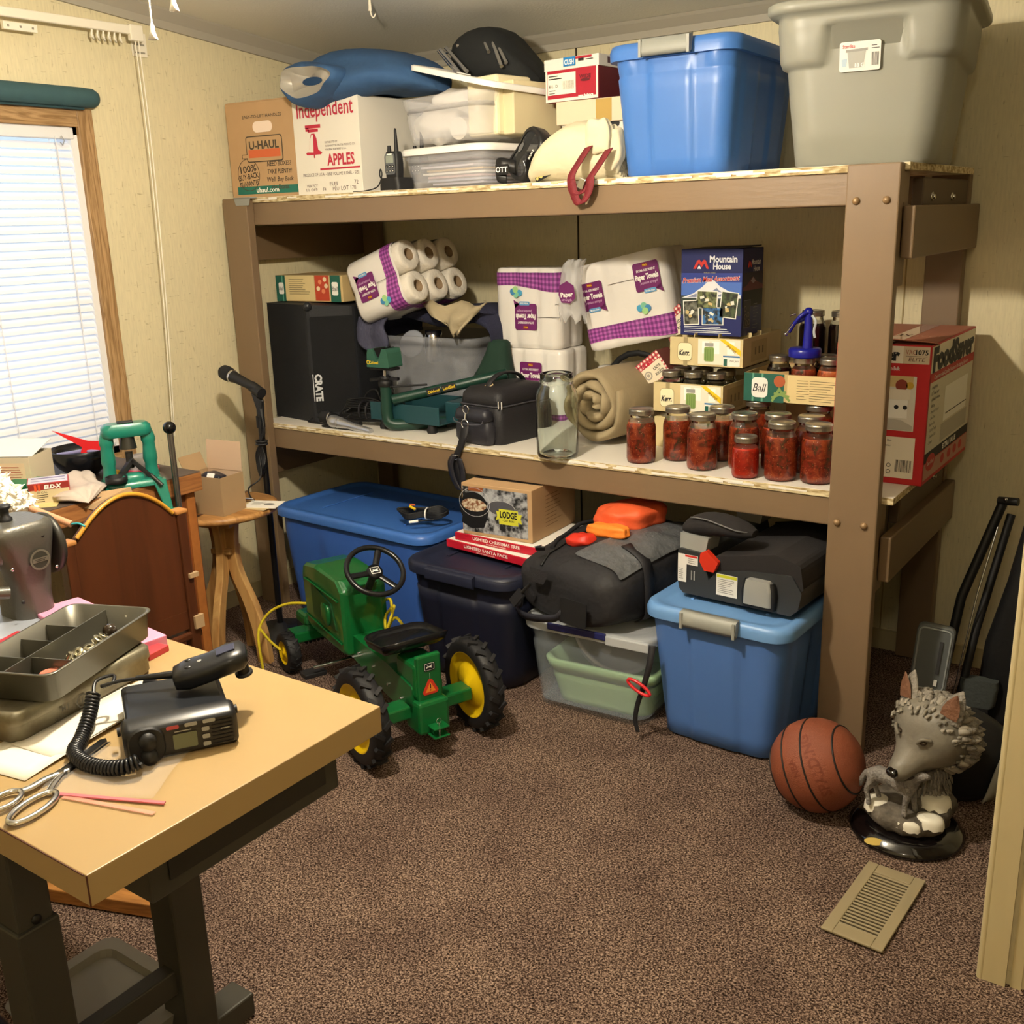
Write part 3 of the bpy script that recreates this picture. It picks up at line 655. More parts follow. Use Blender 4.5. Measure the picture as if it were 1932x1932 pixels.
b = MB().box((0, .002, h-.016), (w+.008, d+.008, .034), lidm); b.build('lid', None, t, bevel=.0015)
p = MB().at(front(w, d+.0005))
for xx in (-.0965, .0965): p.rect(xx, .05, .007, .10, lidm)
p.rect(0, .005, .2, .009, lidm, .0009)
p.rect(-.037, .052, .108, .062, M('label_paper', '#e8e2d2', .7), .0012)
p.lines(-.060, .076, .055, 2, .008, .003, ink, .0016).text('8½', -.078, .047, .010, ink, lift=.0016).text('D', -.056, .047, .009, ink, lift=.0016).lines(-.068, .034, .035, 2, .008, .002, ink, .0016, 4).barcode(-.010, .047, .045, .025, ink)
p.text('WIDE', .052, .066, .012, maroon, bold=.03, rz=0).disc(.052, .056, .018, maroon, .0012, ry=.004)
p.text('new balance', .055, .012, .009, white, w=.056, bold=.03, lift=.0016)
p.at(front(w, d+.009)); p.rect(-.004, h-.012, .045, .026, M('sticker_blue', '#1d74b4', .5), .001).text('CUSH', -.004, h-.013, .015, white, w=.036, bold=.02, lift=.0016).rect(.04, h-.008, .02, .012, ink, .001).lines(.072, h-.006, .03, 2, .006, .002, ink, .001)
p.rect(.05, h-.004, .06, .006, rdb, .0012)
p.at(right(w+.008, d+.008)); p.rect(-.09, h-.014, .06, .018, M('badge_plum', '#5c4650', .6)).text('CUSH', -.03, h-.014, .012, M('faint_grey', '#8c8884', .6), lift=.001)
p.build('printing', None, t)
MB().at(right(w, d+.002)).rect(0, .05, d-.01, .098, maroon, .0005).build('side_panel', None, t)

# ---- welding / riding goggles
t = thing('goggles', 'black sports goggles with a printed strap leaning against the canvas bag', 'goggles', (-1.155, .125, TOP_Z), rot=(0, 0, 0))
gb = M('goggle_black', '#151517', .4); smoke = M('smoke_lens', '#2a2b2d', .15, alpha=.8)
GT = TR(-.01, 0, .085) @ RO(-18, -52, 0) @ SC(.92, 1, 1)
fr = [(-.088, -.01), (-.082, .032), (-.05, .048), (0, .043), (.05, .048), (.082, .032), (.088, -.01), (.07, -.044), (.035, -.046), (.014, -.022), (-.014, -.022), (-.035, -.046), (-.07, -.044)]
fc = [(p_.x, p_.y) for p_ in catmull([(a, c, 0) for a, c in fr], 4, True)]
MB().at(GT).loft([[(x*1.05, .025, z*1.05) for x, z in fc], [(x*1.04, -.012, z*1.04) for x, z in fc], [(x*.98, -.02, z*.98) for x, z in fc], [(x*.86, -.021, z*.82) for x, z in fc]], gb, True, (0, 0)).build('frame', None, t)
MB().at(GT).loft([[(x*.88, -.018, z*.85) for x, z in fc], [(x*.4, -.026, z*.4) for x, z in fc]], smoke, True, (0, 1)).build('lens', None, t)
sw = M('strap_gold', '#c9b46a', .6)
b = MB(); pth = catmull([(-.075, -.03, .02), (-.10, -.045, .03), (-.098, -.05, .055), (-.075, -.05, .06), (-.04, -.03, .05)], 6)
b.loft([[(p_.x, p_.y, p_.z-.02), (p_.x, p_.y, p_.z+.02)] for p_ in pth], gb, True, (0, 0), closed=False); b.build('strap', None, t, solid=.002)
MB().at(TR(-.078, -.052, .045), RO(90, 0, 0)).rect(0, 0, .05, .032, gb, -.001).text('OTT', 0, 0, .016, white, bold=.03).build('strap_end', None, t)
b = MB().at(TR(.075, -.045, .035) @ RO(0, -20, -8) @ RO(90, 0, 0)).rect(0, 0, .085, .045, gb, 0).text('SCOTT', 0, 0, .032, sw, w=.078, bold=.04)
b.build('wide_strap', None, t); MB().at(GT @ TR(0, -.0225, -.034) @ RO(90, 0, 0)).text('SCOTT', .02, -.0, .008, white, bold=.03, lift=.002).build('frame_lettering', None, t)
b = MB().at(GT @ TR(0, -.027, .018) @ RO(90, 0, 0)).disc(.01, 0, .018, M('lens_shine', '#6b6c6e', .1, .3), .001, ry=.008); b.build('lens_glint', None, t)  # highlight on the lens, painted as a paler ellipse

# ---- canvas bag with red straps
t = thing('canvas_bag', 'stuffed cream canvas bag slumped on the top shelf beside the tall blue tote', 'bag', (-.992, .150, TOP_Z)); t.scale = (1, .82, 1)
cv = M('cream_canvas', '#d9cfb0', .9, noise=.2, nscale=14, col2='#c3b48c', bump=1, bscale=14)
b = MB(); rings = []
for x, hy, hz in ((-.165, .03, .015), (-.155, .08, .05), (-.12, .11, .11), (-.06, .125, .155), (.0, .125, .178), (.06, .11, .172), (.10, .09, .14), (.135, .06, .09), (.15, .03, .05)):
    rings.append([(x+.006*math.sin(j*2.3), hy*math.cos(2*PI*j/26)*(1+.03*math.sin(4*j+x*30)), max(0, hz*.5+hz*.5*math.copysign(abs(math.sin(2*PI*j/26))**.8, math.sin(2*PI*j/26))*(1+.03*math.sin(3*j+x*50)))) for j in range(26)])
b.loft(rings, cv, True); b.build('bag_body', None, t, sub=1)
b = MB().blob((.105, -.085, .12), (.085, .06, .10), cv, amp=.12, seed=5).blob((.13, -.05, .085), (.08, .08, .12), cv, amp=.12, seed=8); b.build('bunched_neck', None, t, sub=1)
cvd = M('canvas_shade_fold', '#cdbf98', .9)
strapm = M('oxblood_webbing', '#6e1a22', .7, bump=.2, bscale=200)
for pts in ([(.085, -.115, .09), (.07, -.15, .05), (.055, -.175, .01), (.06, -.18, -.03), (.075, -.182, -.042)], [(.15, -.11, .08), (.135, -.145, .04), (.115, -.172, .0), (.095, -.18, -.035), (.078, -.183, -.044)], [(.055, -.178, .0), (.07, -.182, -.05), (.09, -.184, -.07), (.115, -.182, -.04), (.12, -.176, .0)]):
    b = MB(); cc = catmull(pts, 6); b.loft([[(p_.x-.013, p_.y, p_.z-.002), (p_.x+.013, p_.y, p_.z+.004)] for p_ in cc], strapm, True, (0, 0), closed=False); b.build('strap', None, t, solid=.003)
MB().box((.093, -.187, -.012), (.022, .004, .03), chrome, rot=(0, 25, 0)).build('buckle', None, t, bevel=.002)

# ---- tall blue tote and grey tote
bluep = M('blue_plastic', '#4070b8', .38, noise=.12, nscale=10, col2='#3a68ae'); lblue = M('blue_lid_plastic', '#3565ad', .36)
greyp = M('grey_plastic', '#8b8b80', .42); latchg = M('latch_grey', '#8a8c86', .4)
t = tote('storage_tote', 'tall blue plastic tote with lid and one grey latch, on the top shelf', 'storage tote', (-.668, .34, TOP_Z), 2, .365, .53, .350, bluep, bluep, None, .045, .86, .004, .045)
lm = MB(); lm.loft([[(x, -.283, .362), (x, -.302, .356), (x, -.306, .323), (x, -.300, .313), (x, -.29, .318)] for x in (-.075, -.065, .065, .075)], latchg, True).box((.071, -.304, .333), (.008, .01, .045), latchg).box((-.071, -.304, .333), (.008, .01, .045), latchg); lm.build('latch', None, t)
t = thing('storage_tote', 'big grey plastic tote with recessed hand grip and picture sticker, top shelf right end', 'storage tote', (-.165, .345, TOP_Z), 8)
W_, D_, H_ = .45, .56, .385
def rg(k, z, o=0, g=0):
    out = []; fy = (D_-W_*(1-k))/2+o
    for x, y in dense(rrect(W_*k+o*2, (D_-W_*(1-k))+o*2, .075*(.8+.2*k), 7)):
        if g and abs(abs(y)-fy) < 1e-4 and abs(x) < .115:
            q = min(1, (.115-abs(x)-.02*(z-.24)/.1)/.018); q = max(0, q); y -= math.copysign(q*g, y)
        out.append((x, y, z))
    return out
b = MB().loft([rg(.80, .0, -.012), rg(.80, .010), rg(.84, .09), rg(.88, .17), rg(.905, .235), rg(.91, .243), rg(.912, .246, .010, .010), rg(.925, .262, .013, .014), rg(.945, .31, .012, .018), rg(.955, .333, .012, .020), rg(.958, .337, .012), rg(.965, .35, .010), rg(.975, .366, .008), rg(1.0, .368, .020), rg(1.0, .376, .026), rg(1.0, .392, .026), rg(1.0, .398, .018), rg(1.0, .398, -.004), rg(.8, .02, -.004)], greyp, True)
b.build('tub', None, t)
p = MB().at(TR(-.012, -.2695, .257) @ RO(90+6.5, 0, 0)); lb = M('sticker_white', '#dcd9d2', .4)
p.poly([(x, y) for x, y in rrect(.098, .068, .006, 4)], lb, .0006).text('Sterilite', -.027, .024, .008, M('sticker_red', '#b44a4a', .5), w=.03, bold=.02, lift=.0012)
p.poly([(-.03, .01), (-.025, -.026), (.008, -.026), (.014, .012)], M('sticker_grey', '#a3a39c', .5), .0012).poly([(-.034, .016), (-.034, .010), (.018, .012), (.018, .018)], M('sticker_grey2', '#8e8e88', .5), .0014)
p.poly([(-.044, -.005), (-.042, -.022), (-.032, -.022), (-.030, -.003)], M('sticker_blue2', '#a9bccb', .5), .0012).text('18 G', -.0, -.02, .009, white, bold=.03, lift=.0018).barcode(.037, -.008, .018, .03, M('sticker_dark', '#5a5a58', .5), 9).lines(.037, .022, .02, 2, .006, .002, M('sticker_dark', '#5a5a58', .5))
p.build('sticker', None, t)
# ================================================================ middle shelf
Zm = MID_Z+.0006
# ---- speaker cabinet
t = thing('speaker_cabinet', 'big black amplifier speaker cabinet at the left end of the middle shelf', 'speaker', (-2.25, .30, Zm), 4)
tolex = M('black_tolex', '#191b20', .6, bump=.25, bscale=400); gcl = M('grille_black', '#101114', .9, bump=.4, bscale=700)
b = MB(); b.loft([[(-.22, -.13, 0), (.05, -.19, 0), (.175, -.065, 0), (.12, .26, 0), (-.22, .26, 0)], [(-.22, -.13, .45), (.05, -.19, .45), (.175, -.065, .44), (.12, .26, .44), (-.22, .26, .45)]], tolex, False)
b.build('cabinet', None, t, bevel=.018, seg=3)
FM = TR(.1125, -.1275, .22) @ RO(0, 0, 45) @ RO(90, 0, 0)
MB().at(FM).poly(rrect(.165, .37, .006, 3), gcl, .0015).build('grille', None, t)
MB().at(FM).text('CRATE', -.066, -.085, .026, M('logo_white', '#c9ccd0', .4), w=.105, bold=.05, rz=-90, lift=.0035).poly([(x-.086, y-.085) for x, y in rrect(.003, .105, .001, 2)], M('logo_white', '#c9ccd0', .4), .003).build('logo', None, t)
b = MB(); 
for x, y, z in ((.05, -.185, .445),): b.ball((x, y, z), .018, M('corner_cap', '#232529', .35), 8)
b.build('corner_protector', None, t)
# ---- jar flat on the cabinet
tealp = M('print_teal', '#1d5a4c', .6); creamc = M('print_cream', '#d9c48f', .7); redor = M('print_tomato', '#b8452c', .6); flatc = M('flat_card', '#c4ab78', .8)
t = thing('jar_flat', 'green and cream cardboard flat of canning jars on top of the black speaker', 'jar flat', (-2.285, .34, 1.205), 4)
w, d, h = .34, .24, .10
MB().box((0, 0, h/2), (w, d, h), flatc).build('carton', None, t, bevel=.002)
p = MB().at(front(w, d)); p.rect(-.145, .05, .05, .10, tealp).rect(-.135, .05, .006, .1, M('print_teal_pale', '#5f9a86', .6), .001).poly([(x-.142, y+.05) for x, y in rrect(.026, .045, .006, 3)], white, .0014).text('Ball', -.142, .05, .015, ink, w=.02, shear=.2, lift=.002)
p.rect(-.045, .052, .15, .096, creamc, .001).lines(-.045, .085, .11, 8, .008, .0016, dki, .0016, 4).rect(.068, .052, .07, .096, redor, .001)
for k, (x, y) in enumerate(((.05, .05), (.075, .04), (.09, .06), (.06, .075), (.085, .085))): p.disc(x, y, .009, M('print_salmon', '#d9825a', .6) if k % 2 else M('print_pale', '#e5cfa8', .6), .0016+.0002*k)
p.rect(.135, .05, .05, .10, tealp, .0008).poly([(x+.133, y+.05) for x, y in rrect(.03, .05, .006, 3)], white, .0014).text('Ball', .133, .05, .018, ink, w=.026, shear=.2, lift=.002)
p.build('printing', None, t)
# ---- canning jars
lidm_ = M('jar_lid_steel', '#a9a49a', .28, .9); gls = M('jar_glass', '#ffffff', .03, trans=1, ior=1.3)
def salsa(name, c1, c2, c3):
    if name in MATS: return MATS[name]
    m = M(name, c1, .3); nt = m.node_tree; bs = nt.nodes['Principled BSDF']; L = nt.links
    tc = nt.nodes.new('ShaderNodeTexCoord'); v = nt.nodes.new('ShaderNodeTexNoise'); v.inputs['Scale'].default_value = 42; v.inputs['Detail'].default_value = 3; v.inputs['Distortion'].default_value = 1.2
    L.new(tc.outputs['Object'], v.inputs['Vector']); rp = nt.nodes.new('ShaderNodeValToRGB'); e = rp.color_ramp.elements
    e[0].position = .32; e[0].color = lin(c3); e[1].position = .66; e[1].color = lin(c2); k = rp.color_ramp.elements.new(.47); k.color = lin(c1)
    L.new(v.outputs['Fac'], rp.inputs[0])
    w_ = nt.nodes.new('ShaderNodeTexVoronoi'); w_.inputs['Scale'].default_value = 150; L.new(tc.outputs['Object'], w_.inputs['Vector'])
    r2 = nt.nodes.new('ShaderNodeValToRGB'); f = r2.color_ramp.elements; f[0].position = .10; f[0].color = (1, 1, 1, 1); f[1].position = .16; f[1].color = (0, 0, 0, 1); L.new(w_.outputs['Distance'], r2.inputs[0])
    mx = nt.nodes.new('ShaderNodeMixRGB'); mx.inputs[2].default_value = lin('#e0a070'); L.new(r2.outputs[0], mx.inputs[0]); L.new(rp.outputs[0], mx.inputs[1]); L.new(mx.outputs[0], bs.inputs['Base Color'])
    bs.inputs['Coat Weight'].default_value = .6; bs.inputs['Coat Roughness'].default_value = .06
    return m
toma = salsa('tomato_salsa', '#7c2010', '#9c4420', '#3c280c'); pure = salsa('tomato_puree', '#a8200e', '#b52c12', '#8c180a'); darkj = M('dark_preserve', '#160c10', .1, coat=.8); peach = salsa('peach_preserve', '#b8562a', '#c86f38', '#7a3416'); pickle = M('green_preserve', '#2c3012', .15, coat=.8)
def jar(name, label, loc, r, h, fill, group=None, lid=True, fh=.86):
    t = thing(name, label, 'jar', loc, random.Random(int(loc[0]*9999)).uniform(0, 360), group)
    n = r*.80; hh = h-.020
    body = [(r*.80, 0), (r*.96, .004), (r, .014), (r, hh*.72), (r*.985, hh*.78), (n*1.05, hh*.90), (n*.94, hh*.945), (n*.92, hh)]
    MB().lathe(body, gls, 28, (1, 0)).build('glass', None, t)
    if fill:
        top = hh*fh; k = [(a*.955, z+.003) for a, z in body if z < top]; k.append((k[-1][0]*.96, top))
        MB().lathe(k, fill, 26).build('contents', None, t)
    if lid:
        b = MB(); z0 = h-.018; R_ = n*1.05; pf = [(R_, z0), (R_*1.02, z0+.002), (R_*.99, z0+.004), (R_*1.02, z0+.006), (R_*.99, z0+.008), (R_*1.02, z0+.010), (R_, z0+.014), (R_*.97, z0+.0175), (R_*.86, z0+.018), (R_*.84, z0+.0168), (R_*.3, z0+.0172), (0, z0+.0172)]
        b.lathe(pf, lidm_, 30, (1, 0)).build('lid', None, t)
    return t
JR = .0455
rows = [(-.760, .110, 'quart jar of chunky tomato salsa nearest the rolled tan sleeping bag'), (-.676, .192, 'quart jar of tomato salsa, second jar from the sleeping bag'), (-.556, .113, 'quart jar of tomato salsa, third from the left in the front row'),
 (-.452, .178, 'quart jar of tomato salsa partly hidden by the short jar of red sauce'), (-.306, .098, 'quart jar of tomato salsa just right of the short red sauce jar'), (-.205, .112, 'quart jar of tomato salsa against the tan front post'),
 (-.556, .252, 'tomato jar half hidden between the third and fourth front quart jars'), (-.500, .402, 'tomato jar deep on the shelf under the left end of the green flat'), (-.362, .212, 'tomato jar standing behind the quart right of the short jar'), (-.262, .215, 'tomato jar behind the quart next to the post'), (-.305, .402, 'tomato jar under the right end of the green flat, near the post')]
first = None
for k, (x, y, lab) in enumerate(rows):
    if first is None: first = jar('canning_jar', lab, (x, y, Zm), JR, .168, toma, 'quart jars of tomato on the middle shelf')
    else: dup(first, (x, y, Zm), 37*k, lab)
jar('canning_jar', 'short jar of smooth red tomato sauce in front of the quart jars', (-.403, .075, Zm), .0385, .122, pure)
# ---- flats of jars, stacked
kerrc = M('print_sand', '#cdbb8c', .7); kpale = M('print_offwhite', '#e6e2cf', .7); kgreen = M('print_bean', '#7f9a55', .6); kyel = M('print_yellow', '#e5c21f', .6); kblue = M('print_blue', '#2f6fa8', .6)
def kerr_flat(label, loc, rz, w, d, h, empty):
    t = thing('jar_flat', label, 'jar flat', loc, rz)
    b = MB(); th = .003
    b.box((0, 0, th/2), (w, d, th), kerrc).box((0, -d/2+th/2, h/2), (w, th, h), kerrc).box((0, d/2-th/2, h/2), (w, th, h), kerrc)
    for s in (-1, 1): b.box((s*(w/2-th/2), 0, h/2), (th, d-2*th, h), kerrc)
    b.build('tray', None, t)
    p = MB().at(front(w, d)); p.rect(.045, h*.53, w*.57, h*.86, kpale, .0006).rect(-.07, h/2, .014, h, M('print_taupe', '#9c8d66', .7), .0008)
    for x in (.0, .035, .085): p.rect(x, h*.68, .024, h*.42, M('print_window', '#f6f6ee', .6), .0010)
    p.poly([(x-.072, y+h*.5) for x, y in rrect(.048, h*.6, .012, 4)], M('print_cream2', '#ece3bd', .6), .0014).poly([(x-.072, y+h*.5) for x, y in rrect(.051, h*.63, .013, 4)], M('print_taupe', '#9c8d66', .7), .0012).text('Kerr.', -.072, h*.47, .018, ink, w=.038, bold=.03, shear=.25, lift=.002)
    p.poly([(x+.012, y+h*.45) for x, y in rrect(.034, h*.5, .006, 3)], kgreen, .0016).rect(.012, h*.78, .03, h*.12, M('print_lidgrey', '#9a9c98', .5), .0018)
    for k in range(4): p.rect(.001+k*.0075, h*.44, .002, h*.4, M('print_bean_dark', '#5f7a3a', .6), .0020)
    p.poly([(.045, h*.97), (.064, h*.97), (w/2-.006, h*.62), (w/2-.006, h*.42)], kyel, .0012).text('BPA FREE', .088, h*.66, .008, M('print_mustard', '#8f6a10', .6), w=.036, rz=-36, bold=.02, lift=.0018)
    p.rect(.088, h*.22, .056, h*.30, white, .0012).rect(.088, h*.40, .056, h*.05, kblue, .0014).rect(.068, h*.20, .012, h*.24, tealp, .0016).text('Pint Jars', .098, h*.26, .007, ink, w=.028, lift=.0016)
    p.build('printing', None, t)
    p = MB().at(right(w, d)); 
    p.rect(-.03, h*.5, .13, h*.7, M('print_kraft2', '#b9a67a', .7), .0006)
    for x in (-.06, -.03, .0): p.rect(x, h*.5, .010, h*.25, M('print_taupe2', '#7d6f50', .7), .001)
    p.build('side_printing', None, t)
    if empty:
        b = MB()
        for k in (-1, 1): b.box((k*w/6, 0, h*.55+.012), (.002, d-.01, h*.9), kerrc)
        for k in (-1, 0, 1): b.box((0, k*d/4, h*.55+.012), (w-.01, .002, h*.9), kerrc)
        b.build('divider', None, t)
    return t
t = thing('jar_flat', 'lowest cardboard flat of dark jars, almost hidden under the full printed flat', 'jar flat', (-.704, .455, Zm), 0)
MB().box((0, 0, .05), (.25, .25, .10), kerrc).build('tray', None, t, bevel=.002)
b = MB()
for x in (-.082, 0, .082): b.lathe([(.036, .1005), (.037, .102), (.036, .114), (0, .114)], lidm_, 20, c=(x, -.085, 0))
for k, x in enumerate((-.082, 0, .082)): MB().lathe([(.036, .1005), (.037, .102), (.036, .1145), (0, .1145)], lidm_, 20, c=(x, -.085, 0)).build('jar_lid', None, t)
kerr_flat('printed sand-coloured jar flat full of dark jars, under the empty one', (-.708, .45, Zm+.117), 0, .243, .25, .098, False)
pj = None
for i in range(3):
    for j in range(2):
        loc = (-.789+i*.079, .372+j*.08, Zm+.121); lab = ('dark lidded jar in the front row of the full printed flat' if j == 0 else 'dark lidded jar in the second row of the full printed flat')
        lab = ('left', 'middle', 'right')[i]+' '+lab
        if pj is None: pj = jar('canning_jar', lab, loc, .0365, .128, pickle, 'jars in the full printed flat')
        else: dup(pj, loc, 40*i+j, lab)
kerr_flat('printed sand-coloured jar flat, empty with dividers, under the freeze-dried food box', (-.664, .52, Zm+.267), 0, .250, .32, .092, True)
t = thing('jar_flat', 'green and cream printed jar flat resting on tomato jars beside the post', 'jar flat', (-.372, .47, Zm+.170), 0)
w, d, h = .32, .22, .088
b = MB().box((0, 0, .0015), (w, d, .003), flatc)
for s in (-1, 1): b.box((0, s*(d/2-.0015), h/2), (w, .003, h), flatc).box((s*(w/2-.0015), 0, h/2), (.003, d, h), flatc)
b.build('tray', None, t)
p = MB().at(front(w, d)); p.rect(-.095, h/2, .13, h, tealp).rect(-.13, h/2, .006, h, M('print_teal_pale', '#5f9a86', .6), .001).rect(-.10, h/2, .006, h, M('print_teal_pale', '#5f9a86', .6), .001).poly([(x-.108, y+h/2) for x, y in rrect(.052, .062, .014, 4)], white, .0014).text('Ball', -.108, h/2, .026, ink, w=.038, shear=.25, lift=.002)
p.disc(-.045, h*.75, .018, M('print_salsa', '#a8552f', .6), .0014)
for k in range(4): p.rect(-.055+k*.009, h*.28, .05, .008, kgreen, .0012+.0002*k, rz=60-35*k)
p.rect(.065, h/2, .17, h*.96, creamc, .001).lines(.03, h*.82, .04, 8, .008, .0012, dki, .0016, 5).lines(.095, h*.82, .09, 9, .0075, .0012, dki, .0016, 6); p.build('printing', None, t)
MB().tube([(-.03, -.075, .06), (-.048, -.095, .06), (-.108, -.096, .06), (-.123, -.08, .06)], .034, M('kraft_divider', '#b39463', .85), 4, flat=(.05, 1)).build('divider', None, t)
for x, y, f, lab in ((-.365, .425, toma, 'pint jar of red salsa in the green flat, under the blue pump'), (-.283, .425, peach, 'pint jar of orange fruit in the green flat, next to the post'), (-.452, .445, darkj, 'pint jar behind the kraft divider in the green flat'), (-.325, .505, darkj, 'dark pint jar in the back of the green flat')):
    jar('canning_jar', lab, (x, y, Zm+.174), .0385, .132, f)
MB_ = MB().box((0, 0, .13), (.22, .16, .26), card); tag(MB_.build('carton', loc=(-.37, .675, Zm), bevel=.002), 'plain brown carton behind the green flat, tall dark jars stand on it', 'box')
for x, lab in ((-.328, 'tall dark jar on the plain carton, right of the blue pump'), (-.425, 'tall dark jar on the plain carton, behind the blue pump')): jar('canning_jar', lab, (x, .66, Zm+.261), .043, .165, darkj)
# ---- blue hand pump
t = thing('hand_pump', 'cobalt blue jar pump with chrome lever standing on a salsa jar', 'pump', (-.365, .425, Zm+.307))
cob = M('cobalt_plastic', '#1b1f8c', .3)
MB().lathe([(.047, 0), (.049, .003), (.049, .022), (.045, .027), (.0, .027)], cob, 28).build('cap', None, t)
MB().tube([(.008, 0, .025), (.008, 0, .09), (.006, 0, .13)], [.016, .013, .012], cob, 14).ball((.006, 0, .135), .014, cob, 8).build('barrel', None, t)
MB().tube(catmull([(.006, -.012, .135), (-.01, -.02, .125), (-.03, -.022, .10), (-.045, -.022, .075)]), .006, cob, 8).tube([(.0, 0, .12), (-.03, 0, .105)], .008, cob, 8).build('lever', None, t)
MB().cyl((-.03, -.026, .10), (-.052, -.026, .07), .003, chrome, 8).cyl((-.045, -.02, .125), (-.03, -.012, .13), .003, chrome, 8).ball((-.053, -.026, .069), .006, chrome, 6).build('chrome_rod', None, t)
MB().tube(catmull([(.02, -.01, .125), (.034, -.014, .11), (.03, -.014, .08), (.034, -.014, .06)]), .004, M('clear_hose', '#cfd6da', .2, alpha=.7), 8).build('hose', None, t)
# ---- food box
w, d, h = .208, .165, .268
navy = M('print_navy', '#16205c', .5); sky_ = M('print_sky', '#4a6fc0', .5); snow = M('print_snow', '#e2e4ea', .5); forest = M('print_forest', '#2c3a34', .6); redl = M('print_logo_red', '#c4302a', .5)
t = thing('food_box', 'navy freeze-dried meal box with a snowy mountain picture, on the empty jar flat', 'box', (-.662, .468, Zm+.363), 0)
MB().box((0, 0, h/2), (w, d, h), navy).build('carton', None, t, bevel=.002)
p = MB().at(front(w, d)); p.rect(0, .17, w-.004, .05, M('print_blue_mid', '#2b3d8f', .5), .0006).rect(0, .145, w-.004, .045, sky_, .0007).rect(0, .095, w-.004, .06, forest, .0008)
p.poly([(-.10, .118), (-.06, .132), (-.03, .152), (-.008, .172), (.004, .176), (.016, .168), (.03, .155), (.06, .140), (.10, .128), (.10, .118)], snow, .0012)
for x, y, w_ in ((-.02, .137, .02), (.02, .146, .018), (-.05, .128, .03), (.045, .131, .03), (0, .125, .04)): p.poly([(x-w_, y-.008), (x, y+.004), (x+w_*.3, y-.002), (x+w_, y-.01), (x+w_*.2, y-.008)], M('print_rock', '#7f89a8', .5), .0014)
p.poly([(-.062, .208), (-.048, .234), (-.040, .236), (-.034, .228), (-.026, .236), (-.019, .234), (-.008, .208), (-.016, .208), (-.024, .224), (-.033, .212), (-.042, .226), (-.053, .208)], redl, .0014).poly([(-.048, .208), (-.041, .220), (-.034, .208)], snow, .0018)
p.text('Mountain', .040, .238, .020, snow, w=.092, bold=.035).text('House', .036, .216, .018, snow, w=.06, bold=.035).text('FREEZE DRIED', -.005, .196, .004, M('print_goldline', '#a8a07c', .5), w=.04)
p.text('Premium Meal Assortment', 0, .177, .016, snow, w=.192, bold=.05, shear=.25, rz=3, lift=.0018).text('Premium Meal Assortment', 0, .177, .0155, redl, w=.190, bold=.02, shear=.25, rz=3, lift=.0024)
for x, y, w_, h_, r_, cc in ((-.066, .072, .048, .072, 3, '#77786c'), (-.012, .113, .066, .050, -2, '#7c8458'), (.062, .098, .052, .076, -6, '#4c5a3c'), (.008, .062, .068, .050, 1, '#3d74b0')):
    p.rect(x, y, w_+.006, h_+.006, white, .0020, rz=r_).rect(x, y, w_, h_, M('photo'+cc, cc, .5, noise=1, nscale=60, col2='#24261f'), .0024, rz=r_)
    rr = random.Random(int(x*999)); 
    for q in range(5): p.rect(x+rr.uniform(-.3, .3)*w_, y+rr.uniform(-.3, .25)*h_, w_*.22, h_*.16, M('photo_bit'+str(q % 3), ('#c8b27a', '#e0e0d4', '#39403a')[q % 3], .6), .0027+.0001*q, rz=rr.uniform(-40, 40))
p.lines(0, .028, .18, 2, .006, .002, snow, .0012, 3).lines(0, .015, .18, 2, .005, .002, snow, .0012, 5); p.build('printing', None, t)
p = MB().at(right(w, d)); p.rect(0, .17, d-.004, .05, M('print_dusk', '#231f3a', .5), .0006).poly([(-.08, .150), (-.05, .156), (-.01, .178), (.0, .180), (.03, .165), (.08, .152), (.08, .14), (-.08, .14)], M('print_dusk_red', '#6a2f3a', .5), .001).poly([(-.02, .168), (0, .180), (.02, .166), (0, .160)], M('print_dusk_snow', '#9a8a94', .5), .0013).rect(0, .115, d-.004, .05, M('print_darkwood', '#1b211f', .6), .0009)
p.poly([(-.046, .21), (-.038, .232), (-.030, .224), (-.024, .230), (-.014, .21), (-.022, .21), (-.028, .218), (-.036, .21)], redl, .0014).text('Mountain', .022, .226, .018, snow, w=.072, bold=.02).text('House', .026, .205, .017, snow, w=.05, bold=.02)
p.rect(-.042, .068, .052, .086, M('print_greyline', '#77767c', .5), .0012).rect(-.042, .068, .048, .082, M('print_night', '#20202a', .5), .0016)
for x, y in ((-.055, .06), (-.035, .065), (-.045, .04), (-.028, .042), (-.058, .085)): p.disc(x, y, .009, M('print_bowl', '#7a6a5c', .5), .002, r0=.006)
p.lines(.03, .095, .045, 6, .010, .0016, M('print_greyline', '#77767c', .5), .0012, 8).lines(.03, .03, .05, 2, .01, .002, M('print_greyline', '#77767c', .5), .0012, 9); p.build('side_printing', None, t)
MB().box((0, 0, h+.002), (w*.96, d*.9, .003), M('lid_dark', '#11142e', .5), rot=(1, -1.5, 0)).build('top_flap', None, t)
